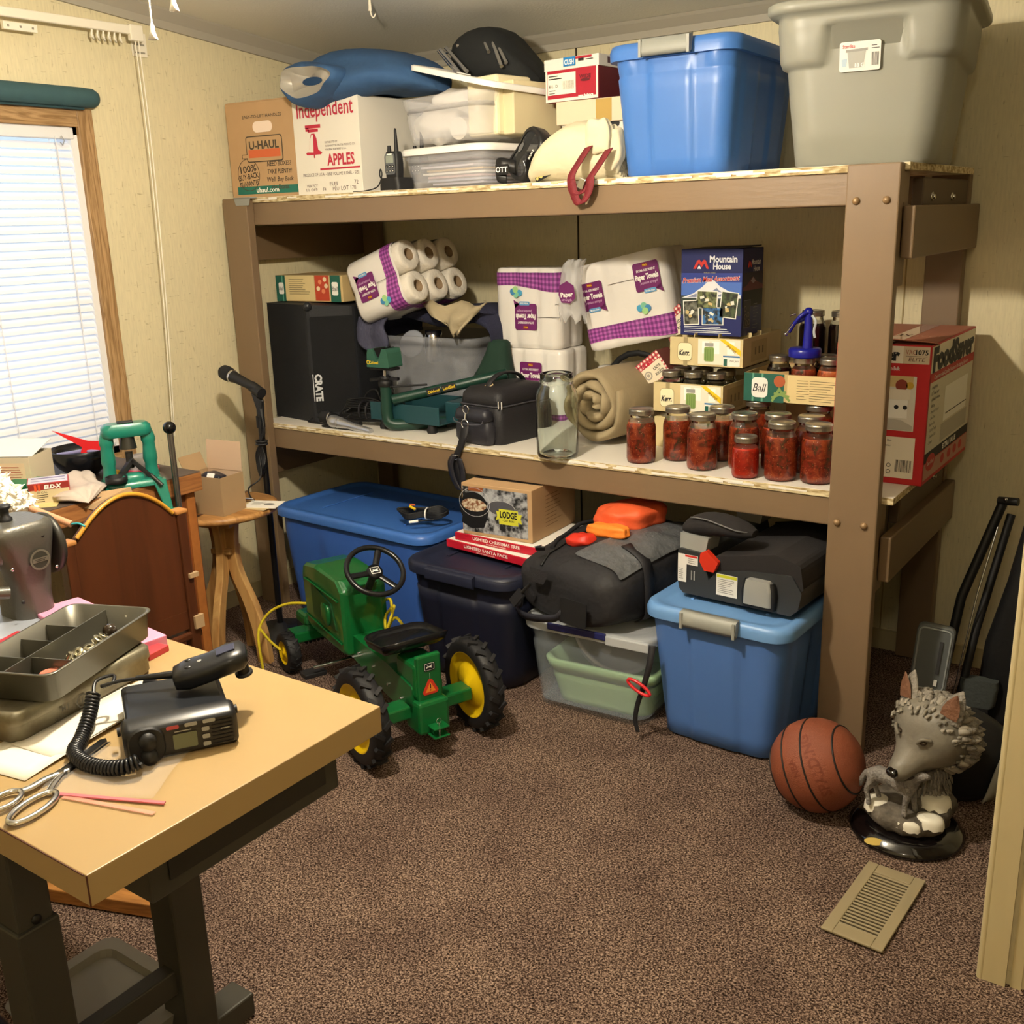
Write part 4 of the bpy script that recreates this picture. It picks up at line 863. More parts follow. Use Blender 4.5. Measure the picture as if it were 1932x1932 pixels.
# ---- boxes of lids
ging = check_mat('red_gingham', '#e8ded2', '#c2565a', '#7f2530', 1/.014)
for i, (x, z, y, rz, lab) in enumerate(((-.880, .985, .47, -38, 'red gingham box of jar lids wedged tilted above the sleeping bag'), (-.845, 1.13, .56, -36, 'second red gingham lid box, tilted higher up behind the empty flat'))):
    t = thing('lid_box', lab, 'small box', (x, y, z), rot=(0, -rz*-1, 0), group='gingham boxes of jar lids')
    b = MB().box((0, 0, 0), (.10, .09, .105), M('lidbox_card', '#6d3a34', .6)); b.build('carton', None, t, bevel=.001)
    p = MB().at(TR(0, -.045, 0) @ RO(90, 0, 0)); p.rect(0, 0, .10, .105, ging, .0006).rect(.0, -.004, .084, .058, M('label_cream', '#e6dcc4', .6), .0012).text('Kerr', -.0, .034, .018, redp, w=.05, bold=.04, shear=.2, lift=.0018).text('LIDS', .018, .006, .010, ink, w=.03, bold=.02, lift=.0018).text('with', .018, -.005, .005, ink, lift=.0018).text('RINGS', .018, -.014, .010, ink, w=.036, bold=.02, lift=.0018).disc(-.026, -.002, .015, M('print_lidgrey2', '#a39c92', .4), .0018).disc(-.026, -.002, .010, M('label_cream', '#e6dcc4', .6), .0022, r0=.006); p.build('printing', None, t)
# ---- paper towel packs
film = M('pack_film', '#e6e2dc', .28, bump=.25, bscale=18); paper = M('towel_paper', '#e4ddd0', .95, bump=.3, bscale=90); ging2 = check_mat('purple_gingham', '#b45fae', '#8c3f8e', '#6a2a6e', 1/.016); plum = M('print_plum', '#6d1f62', .45); corem = M('core_card', '#8a7358', .9)
def contour(nx, ny, r, off=0):
    # outline of nx by ny rolls under film: rounded rectangle with shallow valleys between rolls
    W, D = nx*2*r, ny*2*r; out = []
    for x, y in dense(rrect(W+2*off, D+2*off, r*.75, 6), 40):
        if abs(abs(y)-D/2-off) < 1e-4: y -= math.copysign(.006*abs(math.sin(PI*(x+W/2)/(2*r)/1+PI/2))**6 if 1 else 0, y) if nx > 1 and abs(x) < W/2-r else 0
        if abs(abs(x)-W/2-off) < 1e-4: x -= math.copysign(.006*abs(math.sin(PI*(y+D/2)/(2*r)+PI/2))**6, x) if ny > 1 and abs(y) < D/2-r else 0
        out.append((x, y))
    return out
def towel_pack(label, loc, rot, nx, ny, r, L, show_end, band, labels, group='packs of paper towels'):
    t = thing('paper_towel_pack', label, 'paper towels', loc, rot=rot, group=group)
    c = contour(nx, ny, r)
    b = MB(); rg = lambda z, k=1.0: [(x*k, y*k, z) for x, y in c]
    if show_end: b.loft([rg(.006, .9), rg(.0, .97), rg(.012), rg(L*.5), rg(L-.03)], film, True, (1, 0))
    else: b.loft([rg(.0, .93), rg(.006, .985), rg(.02), rg(L*.5), rg(L-.02), rg(L-.006, .985), rg(L, .93)], film, True, (1, 1))
    b.build('wrapper', None, t)
    if show_end:
        for i in range(nx):
            for j in range(ny):
                x, y = (i-(nx-1)/2)*2*r, (j-(ny-1)/2)*2*r; R_ = r*.985
                MB().lathe([(R_, .02), (R_, L-.014), (R_*.96, L-.004), (R_*.86, L), (.027, L), (.0225, L-.002), (.0225, L-.09), (0, L-.09)], paper, 26, (0, 0), c=(x, y, 0)).build('roll', None, t)
                MB().lathe([(.0228, L-.0015), (.0212, L-.0015), (.0208, L-.088)], corem, 20, (0, 0), c=(x, y, 0)).build('core', None, t)
    z0, z1, u0, u1 = band
    c2 = contour(nx, ny, r, .0012); n = len(c2); b = MB(); u = 0
    for j in range(n):
        k = (j+1) % n; q = math.dist(c2[j], c2[k])
        if u0 <= j/n <= u1:
            dz0 = .012*math.sin(j/n*14); b.add([(c2[j][0], c2[j][1], z0+dz0), (c2[k][0], c2[k][1], z0+.012*math.sin((j+1)/n*14)), (c2[k][0], c2[k][1], z1), (c2[j][0], c2[j][1], z1)], [(0, 1, 2, 3)], ging2, False)
            b.uv[len(b.f)-1] = [(u, z0), (u+q, z0), (u+q, z1), (u, z1)]
        u += q
    b.build('gingham_band', None, t)
    for (M_, fl) in labels:
        p = MB().at(M_)
        p.poly([(x, y) for x, y in rrect(.095, .095, .008, 4)], plum, .0015).poly([(.025, -.046), (.052, -.06), (.046, -.03)], plum, .0015)
        p.poly([(x, y+.038) for x, y in rrect(.022, .012, .002, 2)], M('print_winered', '#8c2a2a', .5), .002).text('WinCo', 0, .038, .006, kyel, w=.018, bold=.03, lift=.0024).text('EXTRA ABSORBENT', 0, .021, .008, white, w=.07, bold=.02, lift=.002).text('Paper Towels', 0, .000, .018, white, w=.086, bold=.05, lift=.002).text('premium strength', .006, -.020, .010, M('print_lilac', '#d9b5d4', .5), w=.064, shear=.25, lift=.002)
        p.poly([(x+.004, y-.048) for x, y in rrect(.045, .014, .004, 3)], M('print_powder', '#5d9ac9', .5), .002).text('Multi-Size', .004, -.048, .006, white, w=.034, bold=.02, lift=.0024)
        if fl:
            for q, (x, y, cc) in enumerate(((-.016, 0, '#4aa0c8'), (.0, .006, '#7fc0a0'), (.014, -.004, '#3f86b8'), (.002, -.012, '#a0cf8a'))): p.disc(x+fl[0], y+fl[1], .012, M('splash'+cc, cc, .5), .0026+.0002*q, 12)
        p.build('print_label', None, t)
        MB().at(M_).rect(-.10, .0, .10, .0016, M('seam_line', '#4c4644', .6), .0012).build('seam', None, t)
rr_ = .059
# tilted pack on the towels: roll ends face the right
FLt = TR(-.005, -rr_*3-.0015, .115) @ RO(90, 0, 0) @ RO(0, 0, -90+180)
towel_pack('paper towel pack lying tilted on folded towels, its six roll ends showing', (-2.05, .40, 1.235), (0, 71, 0), 2, 3, rr_, .275, True, (.175, .235, 0, 1), [(TR(.0, -rr_*3-.0018, .085) @ RO(90, 0, 0) @ RO(0, 0, -90), (-.07+.0, .075))])
towel_pack('upright paper towel pack printed upside down, upper one left of the tilted pack', (-1.42, .555, Zm+.281), (0, 0, 0), 3, 2, .047, .288, False, (.215, .272, .48, .80), [(TR(.0, -.094-.0018, .115) @ RO(90, 0, 0) @ RO(0, 0, 180), (.04, -.085))])
towel_pack('upright paper towel pack at shelf level behind the black camera bag', (-1.40, .55, Zm), (0, 0, 0), 3, 2, .047, .28, False, (.0, .03, .48, .80), [(TR(.0, -.0958, .185) @ RO(90, 0, 0), None)])
towel_pack('big paper towel pack leaning at an angle in clear outer wrap, right of the others', (-1.005, .60, Zm+.31), (0, -12, 3), 3, 2, .058, .30, False, (.02, .08, .40, .9), [(TR(-.115, -.1178, .19) @ RO(90, 0, 0), None), (TR(.105, -.1178, .215) @ RO(90, 0, 0), (-.03, -.1))])
towel_pack('plain wrapped paper towel pack lying under the leaning pack, behind the sleeping bag', (-1.20, .67, Zm+.11), (0, 90, 0), 2, 2, .052, .34, False, (.0, .002, .0, .02), [])
clrwrap = M('thin_clear_film', '#ffffff', .12, alpha=.30, spec=.8)
t = thing('plastic_wrap', 'crumpled clear outer wrap knotted beside the leaning paper towel pack', 'plastic wrap', (-1.19, .44, Zm))
b = MB(); rg_ = []
for k, (x, z, rx, rz_) in enumerate(((.02, .60, .028, .01), (.0, .58, .035, .03), (-.012, .52, .04, .05), (-.008, .45, .05, .05), (.0, .40, .055, .05))):
    rg_.append([(x+rx*math.cos(2*PI*j/22)*(1+.12*math.sin(5*j)), -.02+.03*math.sin(2*PI*j/22)*(1+.2*math.sin(3*j+k)), z+rz_*.4*math.sin(j*2.1+k)) for j in range(22)])
b.loft(rg_, clrwrap, True, (0, 0)).build('film', None, t)
p = MB().at(TR(-.002, -.062, .485) @ RO(90, 0, 0)); p.poly([(-.03, .03), (0, .045), (.028, .03), (.034, -.012), (.012, -.03), (-.022, -.028), (-.034, -.002)], plum, 0).text('Paper', 0, .0, .016, white, w=.05, bold=.04, rz=5, lift=.001).text('strength', 0, -.018, .009, M('print_lilac', '#d9b5d4', .5), w=.04, lift=.001); p.build('print_label', None, t)
# ---- rolled sleeping bag
t = thing('sleeping_bag', 'rolled tan quilted sleeping bag with its spiral end facing out', 'sleeping bag', (-1.02, .25, Zm+.139), -8)
tanf = M('tan_quilt', '#96876a', .85, bump=.2, bscale=30, noise=.25, nscale=20, col2='#857656')
b = MB(); rings = []; n = 150; turns = 3.15; th = .034
for i in range(n+1):
    a = i/n*turns*2*PI-.5; R_ = .018+(.139-.018-th/2)*(i/n)
    q = .5+.5*math.cos(a*4.5); rr = th/2*(.80+.22*(1-q**6)); LL = .33
    sec = []
    for y, o in ((0.010, -.9), (-.004, -.45), (-.009, 0), (-.004, .45), (.010, .9), (LL*.5, 1), (LL-.01, .9), (LL, 0), (LL-.01, -.9), (LL*.5, -1)):
        rad = R_+o*rr; yy = y+(.008*(1-q) if y < .02 else 0)*-1+ (.006*q**6 if y < .02 else 0)
        sec.append((rad*math.cos(a), yy, rad*math.sin(a)))
    rings.append(sec)
b.loft(rings, tanf, True); b.build('quilt', None, t)
MB().tube([((.1405)*math.cos(x/20*2*PI), .26, (.1405)*math.sin(x/20*2*PI)) for x in range(20)], .004, black, 6, closed=True, flat=(.5, 3)).build('strap', None, t)
MB().ball((0.012, .04, 0), .014, M('dark_red_lining', '#4a1a1c', .9), 8).build('lining', None, t)
# ---- empty gallon jar
t = thing('glass_jar', 'large empty clear glass jar standing in front of the sleeping bag', 'jar', (-1.030, .05, Zm))
outer = [(.052, 0), (.064, .004), (.0675, .016), (.0675, .19), (.064, .21), (.055, .228), (.052, .234), (.052, .238), (.0545, .240), (.052, .243), (.0545, .246), (.052, .250), (.052, .268), (.049, .27)]
inner = [(.047, .268), (.0475, .235), (.051, .226), (.061, .206), (.0645, .19), (.0645, .018), (.058, .008), (.0, .007)]
MB().lathe(outer+inner, M('clear_jar_glass', '#f4fbf8', .01, trans=1, ior=1.45), 40, (1, 0)).build('glass', None, t)
# ---- camera bag
t = thing('camera_bag', 'black padded camera bag with front pockets and a strap over the shelf edge', 'bag', (-1.365, .238, Zm), 82)
ny = M('black_nylon', '#1b1a1e', .6, bump=.15, bscale=300); ny2 = M('black_nylon_sheen', '#24242c', .45, bump=.1, bscale=300)
sh = lambda w_, d_, z, dx=0: [(x+dx, y, z) for x, y in rrect(w_, d_, .03, 5)]
MB().loft([sh(.27, .20, 0), sh(.28, .21, .01), sh(.28, .21, .08), sh(.27, .20, .125), sh(.262, .192, .13), sh(.268, .198, .135), sh(.262, .19, .165), sh(.23, .16, .185), sh(.15, .08, .192)], ny, True).build('bag_body', None, t)
MB().tube([(x, y, .1305) for x, y in rrect(.272, .202, .03, 5)], .003, M('zip_grey', '#3a3a40', .4), 6, closed=True).build('zipper', None, t)
t_l = TR(-.145, 0, 0)
b = MB().at(TR(-.150, -.0, 0)); b.loft([[(x-.0, y, z) for x, y in rrect(w_, d_, .02, 4)] for w_, d_, z in ((.04, .15, .004), (.055, .165, .02), (.055, .165, .06), (.04, .15, .085))], ny2, True); b.build('side_pocket', None, t)
MB().at(TR(-.158, 0, .105)).loft([[(x, y, z) for x, y in rrect(w_, d_, .02, 4)] for w_, d_, z in ((.045, .15, -.022), (.055, .16, -.016), (.045, .15, .012), (.02, .13, .02))], ny2, True).build('pocket_flap', None, t)
MB().tube(catmull([(-.188, -.07, .09), (-.19, -.06, .078), (-.19, .0, .072), (-.19, .06, .078), (-.188, .07, .09)]), .002, M('piping_grey', '#4a4a52', .4), 6).build('piping', None, t)
MB().tube([(-.196, .014*math.cos(a/12*2*PI), .125+.014*math.sin(a/12*2*PI)) for a in range(12)], .002, chrome, 6, closed=True).tube([(-.198, 0, .112), (-.202, 0, .09)], .0035, chrome, 8).tube([(-.203, .016*math.cos(a/12*2*PI), .076+.016*math.sin(a/12*2*PI)) for a in range(12)], .0022, chrome, 6, closed=True).build('strap_clip', None, t)
for y in (-.075, -.06): MB().cyl((-.13, y-.03, .15), (-.135, y-.035, .125), .003, chrome, 6).build('zip_pull', None, t)
b = MB(); cc = catmull([(-.09, .0, .18), (-.07, 0, .205), (-.02, 0, .225), (.04, 0, .222), (.08, 0, .205), (.10, 0, .182)], 6); b.tube(cc, .009, ny, 8, flat=(1.5, .6)); b.build('carry_handle', None, t)
MB().box((-.085, .0, .188), (.03, .03, .006), M('tan_leather_tab', '#c9b48a', .6), rot=(0, -30, 0)).build('handle_tab', None, t, bevel=.002)
b = MB(); cc = catmull([(-.203, 0, .066), (-.214, .0, .03), (-.216, .012, .0), (-.217, .03, -.03), (-.215, .04, -.06), (-.212, .035, -.10), (-.208, .03, -.15)], 6)
b.loft([[(p_.x, p_.y+.019, p_.z-.006), (p_.x, p_.y-.019, p_.z+.006)] for p_ in cc], ny, True, (0, 0), closed=False); b.build('shoulder_strap', None, t, solid=.003)
b = MB(); cc = catmull([(-.222, .035, -.03), (-.224, .055, -.06), (-.222, .05, -.11), (-.218, .02, -.155), (-.222, .0, -.10), (-.226, .01, -.04)], 6)
b.loft([[(p_.x, p_.y+.015, p_.z), (p_.x-.004, p_.y-.015, p_.z)] for p_ in cc], ny2, True, (0, 0), closed=False); b.build('strap_tail', None, t, solid=.003)
MB().tube([(-.226, .05, -.05), (-.226, .015, -.045), (-.226, .012, -.030), (-.226, .046, -.035)], .0015, chrome, 6, closed=True).build('buckle', None, t)
# ---- rifle rest
gm = M('rest_green', '#16382e', .38); gm2 = M('tray_green', '#1d4148', .42); gfab = M('green_cordura', '#2a5646', .75, bump=.1, bscale=300); yl = M('decal_yellow', '#d6b61e', .5)
t = thing('rifle_rest', 'dark green steel shooting rest with padded cradle at the shelf front', 'shooting rest', (-1.785, .13, Zm))
MB().tube(catmull([(-.03, -.012, .180), (-.03, -.012, .12), (-.03, -.014, .06), (-.015, -.01, .028), (.03, .03, .022), (.12, .14, .022)], 6), .0215, gm, 14).build('curved_post', None, t)
MB().tube([(-.01, 0, .115), (.20, .14, .165), (.34, .235, .20)], .019, gm, 14).build('main_tube', None, t)
p = MB().at(TR(.135, .070, .146) @ RO(0, 0, 34) @ RO(90, 0, 0) @ RO(0, 0, 12.5)); p.poly([(x, y) for x, y in rrect(.052, .024, .003, 3)], ink, .0005).text('Caldwell', 0, 0, .010, yl, w=.044, bold=.03, lift=.001).poly([(x+.057, y) for x, y in rrect(.052, .024, .003, 3)], ink, .0005).text('LeadSled', .057, 0, .011, yl, w=.044, bold=.03, lift=.001)
for i in range(len(p.v)): p.v[i] = (p.v[i][0]+.008, p.v[i][1]-.0185, p.v[i][2]+.004)
p.build('decal', None, t)
b = MB(); b.box((.03, .13, .034), (.33, .24, .004), gm2).box((.03, .012, .066), (.33, .004, .066), gm2).box((.03, .248, .066), (.33, .004, .066), gm2).box((-.133, .13, .05), (.004, .24, .034), gm2)
b.build('weight_tray', None, t, bevel=.0015)
MB().box((.20, .165, .07), (.07, .16, .075), gm2).build('tray_plate', None, t, bevel=.004)
for x, y in ((-.075, .02), (.145, .03), (-.05, .22), (.16, .24)): MB().lathe([(.018, 0), (.020, .01), (.013, .032)], black, 16, c=(x, y, 0)).build('foot', None, t)
MB().at(TR(-.03, -.012, .175)).lathe([(.024, -.01), (.027, -.006), (.027, .012), (.02, .016)], black, 16).build('post_cap', None, t)
b = MB().at(TR(-.03, -.012, .192)); b.lathe([(.02, -.004), (.022, .0), (.022, .008), (.018, .011)], black, 16)
for k in range(3): b.box((.034*math.cos(k*2.1+.1), .034*math.sin(k*2.1+.1), .003), (.05, .014, .010), black, rot=(0, 0, R(1)*0+math.degrees(k*2.1+.1)))
b.build('hand_wheel', None, t)
MB().cyl((-.03, -.012, .20), (-.03, -.012, .232), .0075, chrome, 14).build('threaded_rod', None, t)
b = MB().box((-.03, -.012, .232), (.105, .05, .010), black); b.build('cradle_plate', None, t, bevel=.003)
prof = [(-.053, .268), (.053, .268), (.048, .32), (.042, .334), (.022, .336), (.006, .300), (-.006, .300), (-.022, .334), (-.044, .334), (-.050, .318)]
b = MB().loft([[(x-.03, -.048, z-.03) for x, z in prof], [(x-.03, .028, z-.03) for x, z in prof]], gfab, False); b.build('cradle_bag', None, t, bevel=.006)
b = MB().loft([[(x*.99-.03, -.040, z-.0285) for x, z in prof[4:8]], [(x*.99-.03, .022, z-.0285) for x, z in prof[4:8]]], black, True, (0, 0), closed=False); b.build('cradle_liner', None, t)
MB().at(TR(-.053, -.0485, .256) @ RO(90, 0, 0)).text('Caldwell', .006, 0, .010, yl, w=.042, bold=.03).disc(-.021, .0, .008, yl, .0012, r0=.005).build('cradle_logo', None, t)
MB().cyl((-.01, -.01, .165), (.115, .05, .172), .0035, black, 8).ball((-.008, -.01, .165), .007, black, 8).build('tension_rod', None, t)
b = MB(); rg2 = []
for z, hx, hy, dx in ((.155, .085, .04, 0), (.17, .09, .045, 0), (.215, .066, .04, .01), (.27, .045, .032, .022), (.305, .038, .03, .028), (.315, .025, .02, .03)):
    rg2.append([(.25+dx+hx*math.copysign(abs(math.cos(2*PI*j/24))**.6, math.cos(2*PI*j/24))*(1+.03*math.sin(5*j)), .28+hy*math.copysign(abs(math.sin(2*PI*j/24))**.7, math.sin(2*PI*j/24))*(1+.10*math.sin(4*j+z*30)), z) for j in range(24)])
b.loft(rg2, M('green_canvas', '#163226', .85), True); b.build('rear_bag', None, t)
MB().box((.27, .27, .168), (.17, .09, .012), black).build('rear_plate', None, t, bevel=.003)
MB().box((.30, .235, .135), (.06, .03, .035), M('pale_pine', '#c4a46a', .7)).build('wood_block', None, t, bevel=.002)
# ---- clear bin of towels
clr2 = M('frosted_bin_plastic', '#b9bcc4', .35, alpha=.36)
t = tote('storage_bin', 'open clear storage bin heaped with dark towels behind the shooting rest', 'storage bin', (-1.865, .555, Zm), 0, .50, .34, .315, clr2, None, None, .03, .82, .012, .05)
tw = M('navy_terry', '#2b2d45', .95, bump=.5, bscale=220, noise=.3, nscale=30, col2='#202236')
for nm, lab, pts, wd in (('folded_towel', 'dark blue bath towel draped over the rim of the clear bin', [(-2.12, 1.05), (-2.10, 1.13), (-1.98, 1.15), (-1.86, 1.135), (-1.74, 1.14), (-1.62, 1.15), (-1.54, 1.11), (-1.525, 1.02), (-1.53, .97)], .30),):
    cc = catmull([(x, 0, z) for x, z in pts], 8); b = MB(); rings = []
    for i, p_ in enumerate(cc):
        k = i/len(cc); hh = .018+.016*math.sin(k*PI); n_ = Vector((0, 0, 1)) if 1 < i < len(cc)-10 else Vector((1, 0, .2)).normalized()
        rings.append([(p_.x+n_.x*o, (.54)+a*wd/2+.01*math.sin(9*k+a), p_.z+n_.z*o+.006*math.sin(14*k+3*a)) for a, o in ((-1, -hh*.5), (-1.03, 0), (-1, hh*.5), (-.3, hh), (.4, hh), (1, hh*.5), (1.03, 0), (1, -hh*.5), (.3, -hh), (-.4, -hh))])
    b.loft(rings, tw, True); tag(b.build(nm), lab, 'towel')
b = MB(); cc = catmull([(-2.02, .29, 1.125), (-2.05, .275, 1.11), (-2.075, .268, 1.07), (-2.06, .262, 1.035), (-2.00, .262, 1.01), (-1.965, .262, 1.035), (-1.955, .27, 1.09), (-1.93, .285, 1.13)], 6)
b = MB(); rings = []
for i in range(9):
    k = i/8; rings.append([(-2.095+.04*k*k+u*(.17-.04*k)+.012*math.sin(k*5+u*4), .288-.022*min(1, k*3)-.006*math.sin(u*9), 1.145-k*(.10+.035*math.sin(u*PI))) for u in [j/10 for j in range(11)]])
b.loft(rings, M('grey_terry', '#45465a', .95, bump=.5, bscale=220, noise=1, nscale=16, stretch=(1, 1, .2), col2='#32334a'), True, (0, 0), closed=False); tag(b.build('hand_towel', solid=.012), 'grey-blue striped hand towel hanging into the front of the clear bin', 'towel')
b = MB(); rings = []
for i in range(9):
    k = i/8; hw = .15*(1-k)+.01
    rings.append([(-1.665+u*hw+.03*k, .35-.03*min(1, k*2)+.012*math.sin(u*5+k*7), 1.200-k*.11+.010*math.sin(u*7+k*3)) for u in [j/5-1 for j in range(11)]])
b.loft(rings, M('khaki_cloth', '#a3967a', .85, bump=.3, bscale=30), True, (0, 0), closed=False); tag(b.build('khaki_cloth', solid=.006), 'khaki cloth corner hanging in a point under the tilted paper towels', 'cloth')
tag(MB().at(TR(-1.95, .44, 1.03), RO(70, 0, 10)).lathe([(0, 0), (.05, .001), (.055, .006), (.05, .010), (0, .008)], M('frost_lid', '#a7abb5', .4), 28).build('container_lid'), 'round frosted lid sticking up among the towels in the bin', 'lid')
tag(MB().lathe([(.036, 0), (.038, .01), (.038, .085), (.033, .10), (.033, .12), (0, .12)], chrome, 24).build('steel_canister', loc=(-1.85, .45, .965)), 'small shiny steel canister beside the frosted lid in the bin', 'canister')
# ---- microphones lying on the shelf
def mic(label, loc, rot, body, head, band):
    t = thing('microphone', label, 'microphone', loc, rot=rot)
    b = MB().at(RO(0, 90, 0)); b.lathe([(0, -.006), (.014, -.003), (.023, .008), (.0255, .024), (.024, .04), (.021, .05)], head, 22); b.build('grille', None, t)
    MB().at(RO(0, 90, 0)).lathe([(.0225, .05), (.0235, .052), (.0235, .057), (.0225, .059)], band, 22).build('band', None, t)
    MB().at(RO(0, 90, 0)).lathe([(.0215, .059), (.020, .075), (.0155, .11), (.0135, .17), (.0125, .215), (.011, .22)], body, 22).build('handle', None, t)
    return t
mh = M('mic_mesh', '#232428', .6, .3, bump=.6, bscale=900); sil = M('mic_silver', '#b8bac0', .3, .8)
mic('black microphone lying at the shelf front before the speaker cabinet', (-2.17, .13, Zm+.026), (0, 3, -4), black, mh, chrome)
mic('silver microphone lying beside the black one on the shelf', (-2.065, .070, Zm+.026), (0, 5.5, -3), sil, sil, sil)
t = thing('microphone_cable', 'coiled black microphone cable tied with straps behind the silver microphone', 'cable', (-2.0, .16, Zm))
for k in range(6):
    MB().tube(catmull([(-.10+.01*k, .0+.004*k, .03+.007*k), (-.06, .01, .06+.006*k), (.05, .03, .058+.008*k), (.14, .02, .05+.003*k), (.16, .0, .03), (.05, -.01, .02+.006*k), (-.06, -.01, .02+.004*k)], 5, True), .0035, black, 6, closed=True).build('cable_loop', None, t)
MB().tube(catmull([(-.02, .04, .05), (.0, .05, .11), (.05, .05, .13), (.09, .04, .09), (.15, .05, .11), (.19, .05, .085), (.20, .05, .05)]), .0035, black, 6).build('cable_loop', None, t)
MB().tube(catmull([(-.05, -.06, .004), (-.16, -.065, .004), (-.22, -.055, .004), (-.20, -.04, .02), (-.1, -.03, .022), (.0, -.03, .02)]), .0035, black, 6).build('cable_loop', None, t)
MB().tube(catmull([(.03, -.07, .055), (-.04, -.085, .012), (-.10, -.095, .004), (-.07, -.105, .004), (.05, -.105, .004), (.10, -.10, .005)]), .0035, black, 6).build('cable_loop', None, t)
for x in (.02, .055): MB().tube([(x, .01+.03*math.cos(a/12*2*PI), .055+.035*math.sin(a/12*2*PI)) for a in range(12)], .0045, ny, 6, closed=True, flat=(1.4, .6)).build('cable_tie', None, t)
# ---- vacuum sealer box
w, d, h = .252, .53, .384
fr = M('print_bright_red', '#b81c22', .5); fw_ = M('print_box_white', '#e6ddcb', .6); fgy = M('print_pale_grey', '#dad5c9', .6)
t = thing('appliance_box', 'red and white vacuum sealer box, dented, at the right end behind the post', 'box', (-.066, .456, Zm), 0)
MB().box((0, 0, h/2), (w, d, h), fr).build('carton', None, t, bevel=.002)
p = MB().at(front(w, d)); p.rect(.0, .357, w-.01, .046, fw_, .0006).text('FoodSaver', -.035, .357, .03, ink, w=.16, bold=.06, lift=.0012).rect(.088, .357, .068, .046, M('print_palegold', '#cdbba0', .6), .0009).text('VAC', .073, .365, .013, M('print_reddish', '#9c4a3c', .5), w=.026, lift=.0014).text('1075', .102, .365, .013, ink, w=.032, bold=.03, lift=.0014).rect(.088, .354, .056, .001, ink, .0014).text('ELITE', .090, .346, .010, M('print_brownish', '#5b3a30', .5), w=.042, shear=.2, lift=.0014)
p.text('Save Food, Buy in Bulk', .005, .320, .010, white, w=.085, bold=.02, lift=.001)
p.rect(-.01, .225, w-.045, .15, fgy, .0008).rect(.035, .285, .10, .03, M('print_wheat', '#cbb27a', .6), .001).disc(.055, .275, .016, M('print_apple', '#8c3a28', .6), .0014).disc(.077, .275, .010, M('print_lemon', '#c9a53c', .6), .0014).rect(.025, .25, .11, .028, fw_, .0018).rect(.0, .21, .15, .05, white, .0016).disc(.045, .215, .006, ink, .002).disc(.068, .215, .006, ink, .002).poly([(-.09, .17), (-.02, .185), (.06, .18), (.09, .165), (.09, .152), (-.09, .152)], M('print_shadowgrey', '#b8b2a6', .6), .0018).disc(.0, .16, .02, M('print_meat', '#b0705c', .6), .0022, ry=.008)
p.rect(-.01, .075, w-.03, .115, fw_, .0008)
for k, s in enumerate(('Bags - Gallon Size', 'Vacuum Canister', 'Universal Lid', 'Free', '', 'Guide', 'Warranty')): 
    if s: p.text(s, -.02, .122-k*.014, .006, ink, align=-1, lift=.0012)
p.barcode(.075, .052, .045, .034, ink, 14).disc(.035, .052, .006, ink, .0012, r0=.0045).disc(.035, .034, .006, ink, .0012, r0=.0045).lines(.0, .008, .15, 1, .005, .002, white, .001); p.build('printing', None, t)
p = MB().at(right(w, d)); p.rect(0, .344, d-.012, .072, fw_, .0006).text('FoodSaver', -.0, .343, .06, ink, w=.49, bold=.07, lift=.0014).rect(0, .294, d-.01, .022, fr, .001).text('Commercial-Quality Vacuum Packaging System', -.02, .294, .012, white, w=.40, shear=.1, lift=.0014)
p.rect(0, .185, d-.016, .195, M('print_side_cream', '#d2cbb8', .6), .0008).rect(.06, .20, .28, .10, white, .0012).rect(.07, .17, .26, .003, ink, .0016).rect(.06, .12, .32, .05, M('print_side_grey', '#b4ad9f', .6), .0012)
for k in range(10): p.text(('Airtight Seal', '1.5 Times Larger', '- Perfect for Home', '- Storage', '- Prevents Freezer', '- Save Time', 'Easy to Use', '- Quality Tough', '- Compact Size', '- System')[k], -.235, .268-k*.017, .009, ink, align=-1, lift=.0013)
p.rect(0, .074, d-.012, .028, ink, .001).text('EXTRA VALUE', .02, .074, .015, white, w=.16, bold=.04, lift=.0014).disc(-.19, .055, .05, fr, .0014, ry=.024).text('Save Work', -.19, .055, .012, white, w=.07, shear=.2, lift=.002).rect(0, .035, d-.012, .045, M('print_pinkish', '#b88a76', .6), .0009)
for x in (-.05, .03, .1, .17): p.disc(x, .038, .022, fr, .0013, ry=.014)
p.build('side_printing', None, t)
p = MB().at(topf(h)); p.rect(0, .0, w-.006, d-.006, M('box_top_tan', '#a96a52', .6), .0006).rect(0, 0, .05, d-.01, M('clear_tape', '#9c5a48', .12), .001).text('FoodSaver', .0, -.05, .05, M('print_pale_rust', '#b98a70', .6), w=.22, lift=.001); p.build('top_printing', None, t)
MB().box((.02, -d/2+.03, h+.008), (w*.9, .06, .002), M('box_top_tan', '#a96a52', .6), rot=(-12, 3, 0)).build('torn_flap', None, t)
# ================================================================ things on the floor under and beside the frame
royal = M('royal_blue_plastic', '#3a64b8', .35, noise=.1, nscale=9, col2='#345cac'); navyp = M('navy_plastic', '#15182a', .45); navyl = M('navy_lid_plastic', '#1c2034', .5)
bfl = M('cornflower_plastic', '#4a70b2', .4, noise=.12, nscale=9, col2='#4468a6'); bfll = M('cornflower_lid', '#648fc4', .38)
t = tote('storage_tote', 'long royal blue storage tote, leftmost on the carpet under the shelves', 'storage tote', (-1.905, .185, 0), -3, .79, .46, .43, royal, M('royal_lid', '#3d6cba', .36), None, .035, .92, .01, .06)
MB().tube([(x, -.212+(.01), .335) for x in (-.36, 0, .36)], .004, royal, 6).build('rib', None, t)
t = tote('storage_tote', 'dark navy storage tote with navy lid behind the pedal tractor wheel', 'storage tote', (-1.258, .065, 0), -2, .435, .56, .40, navyp, navyl, None, .04, .86, .012, .07)
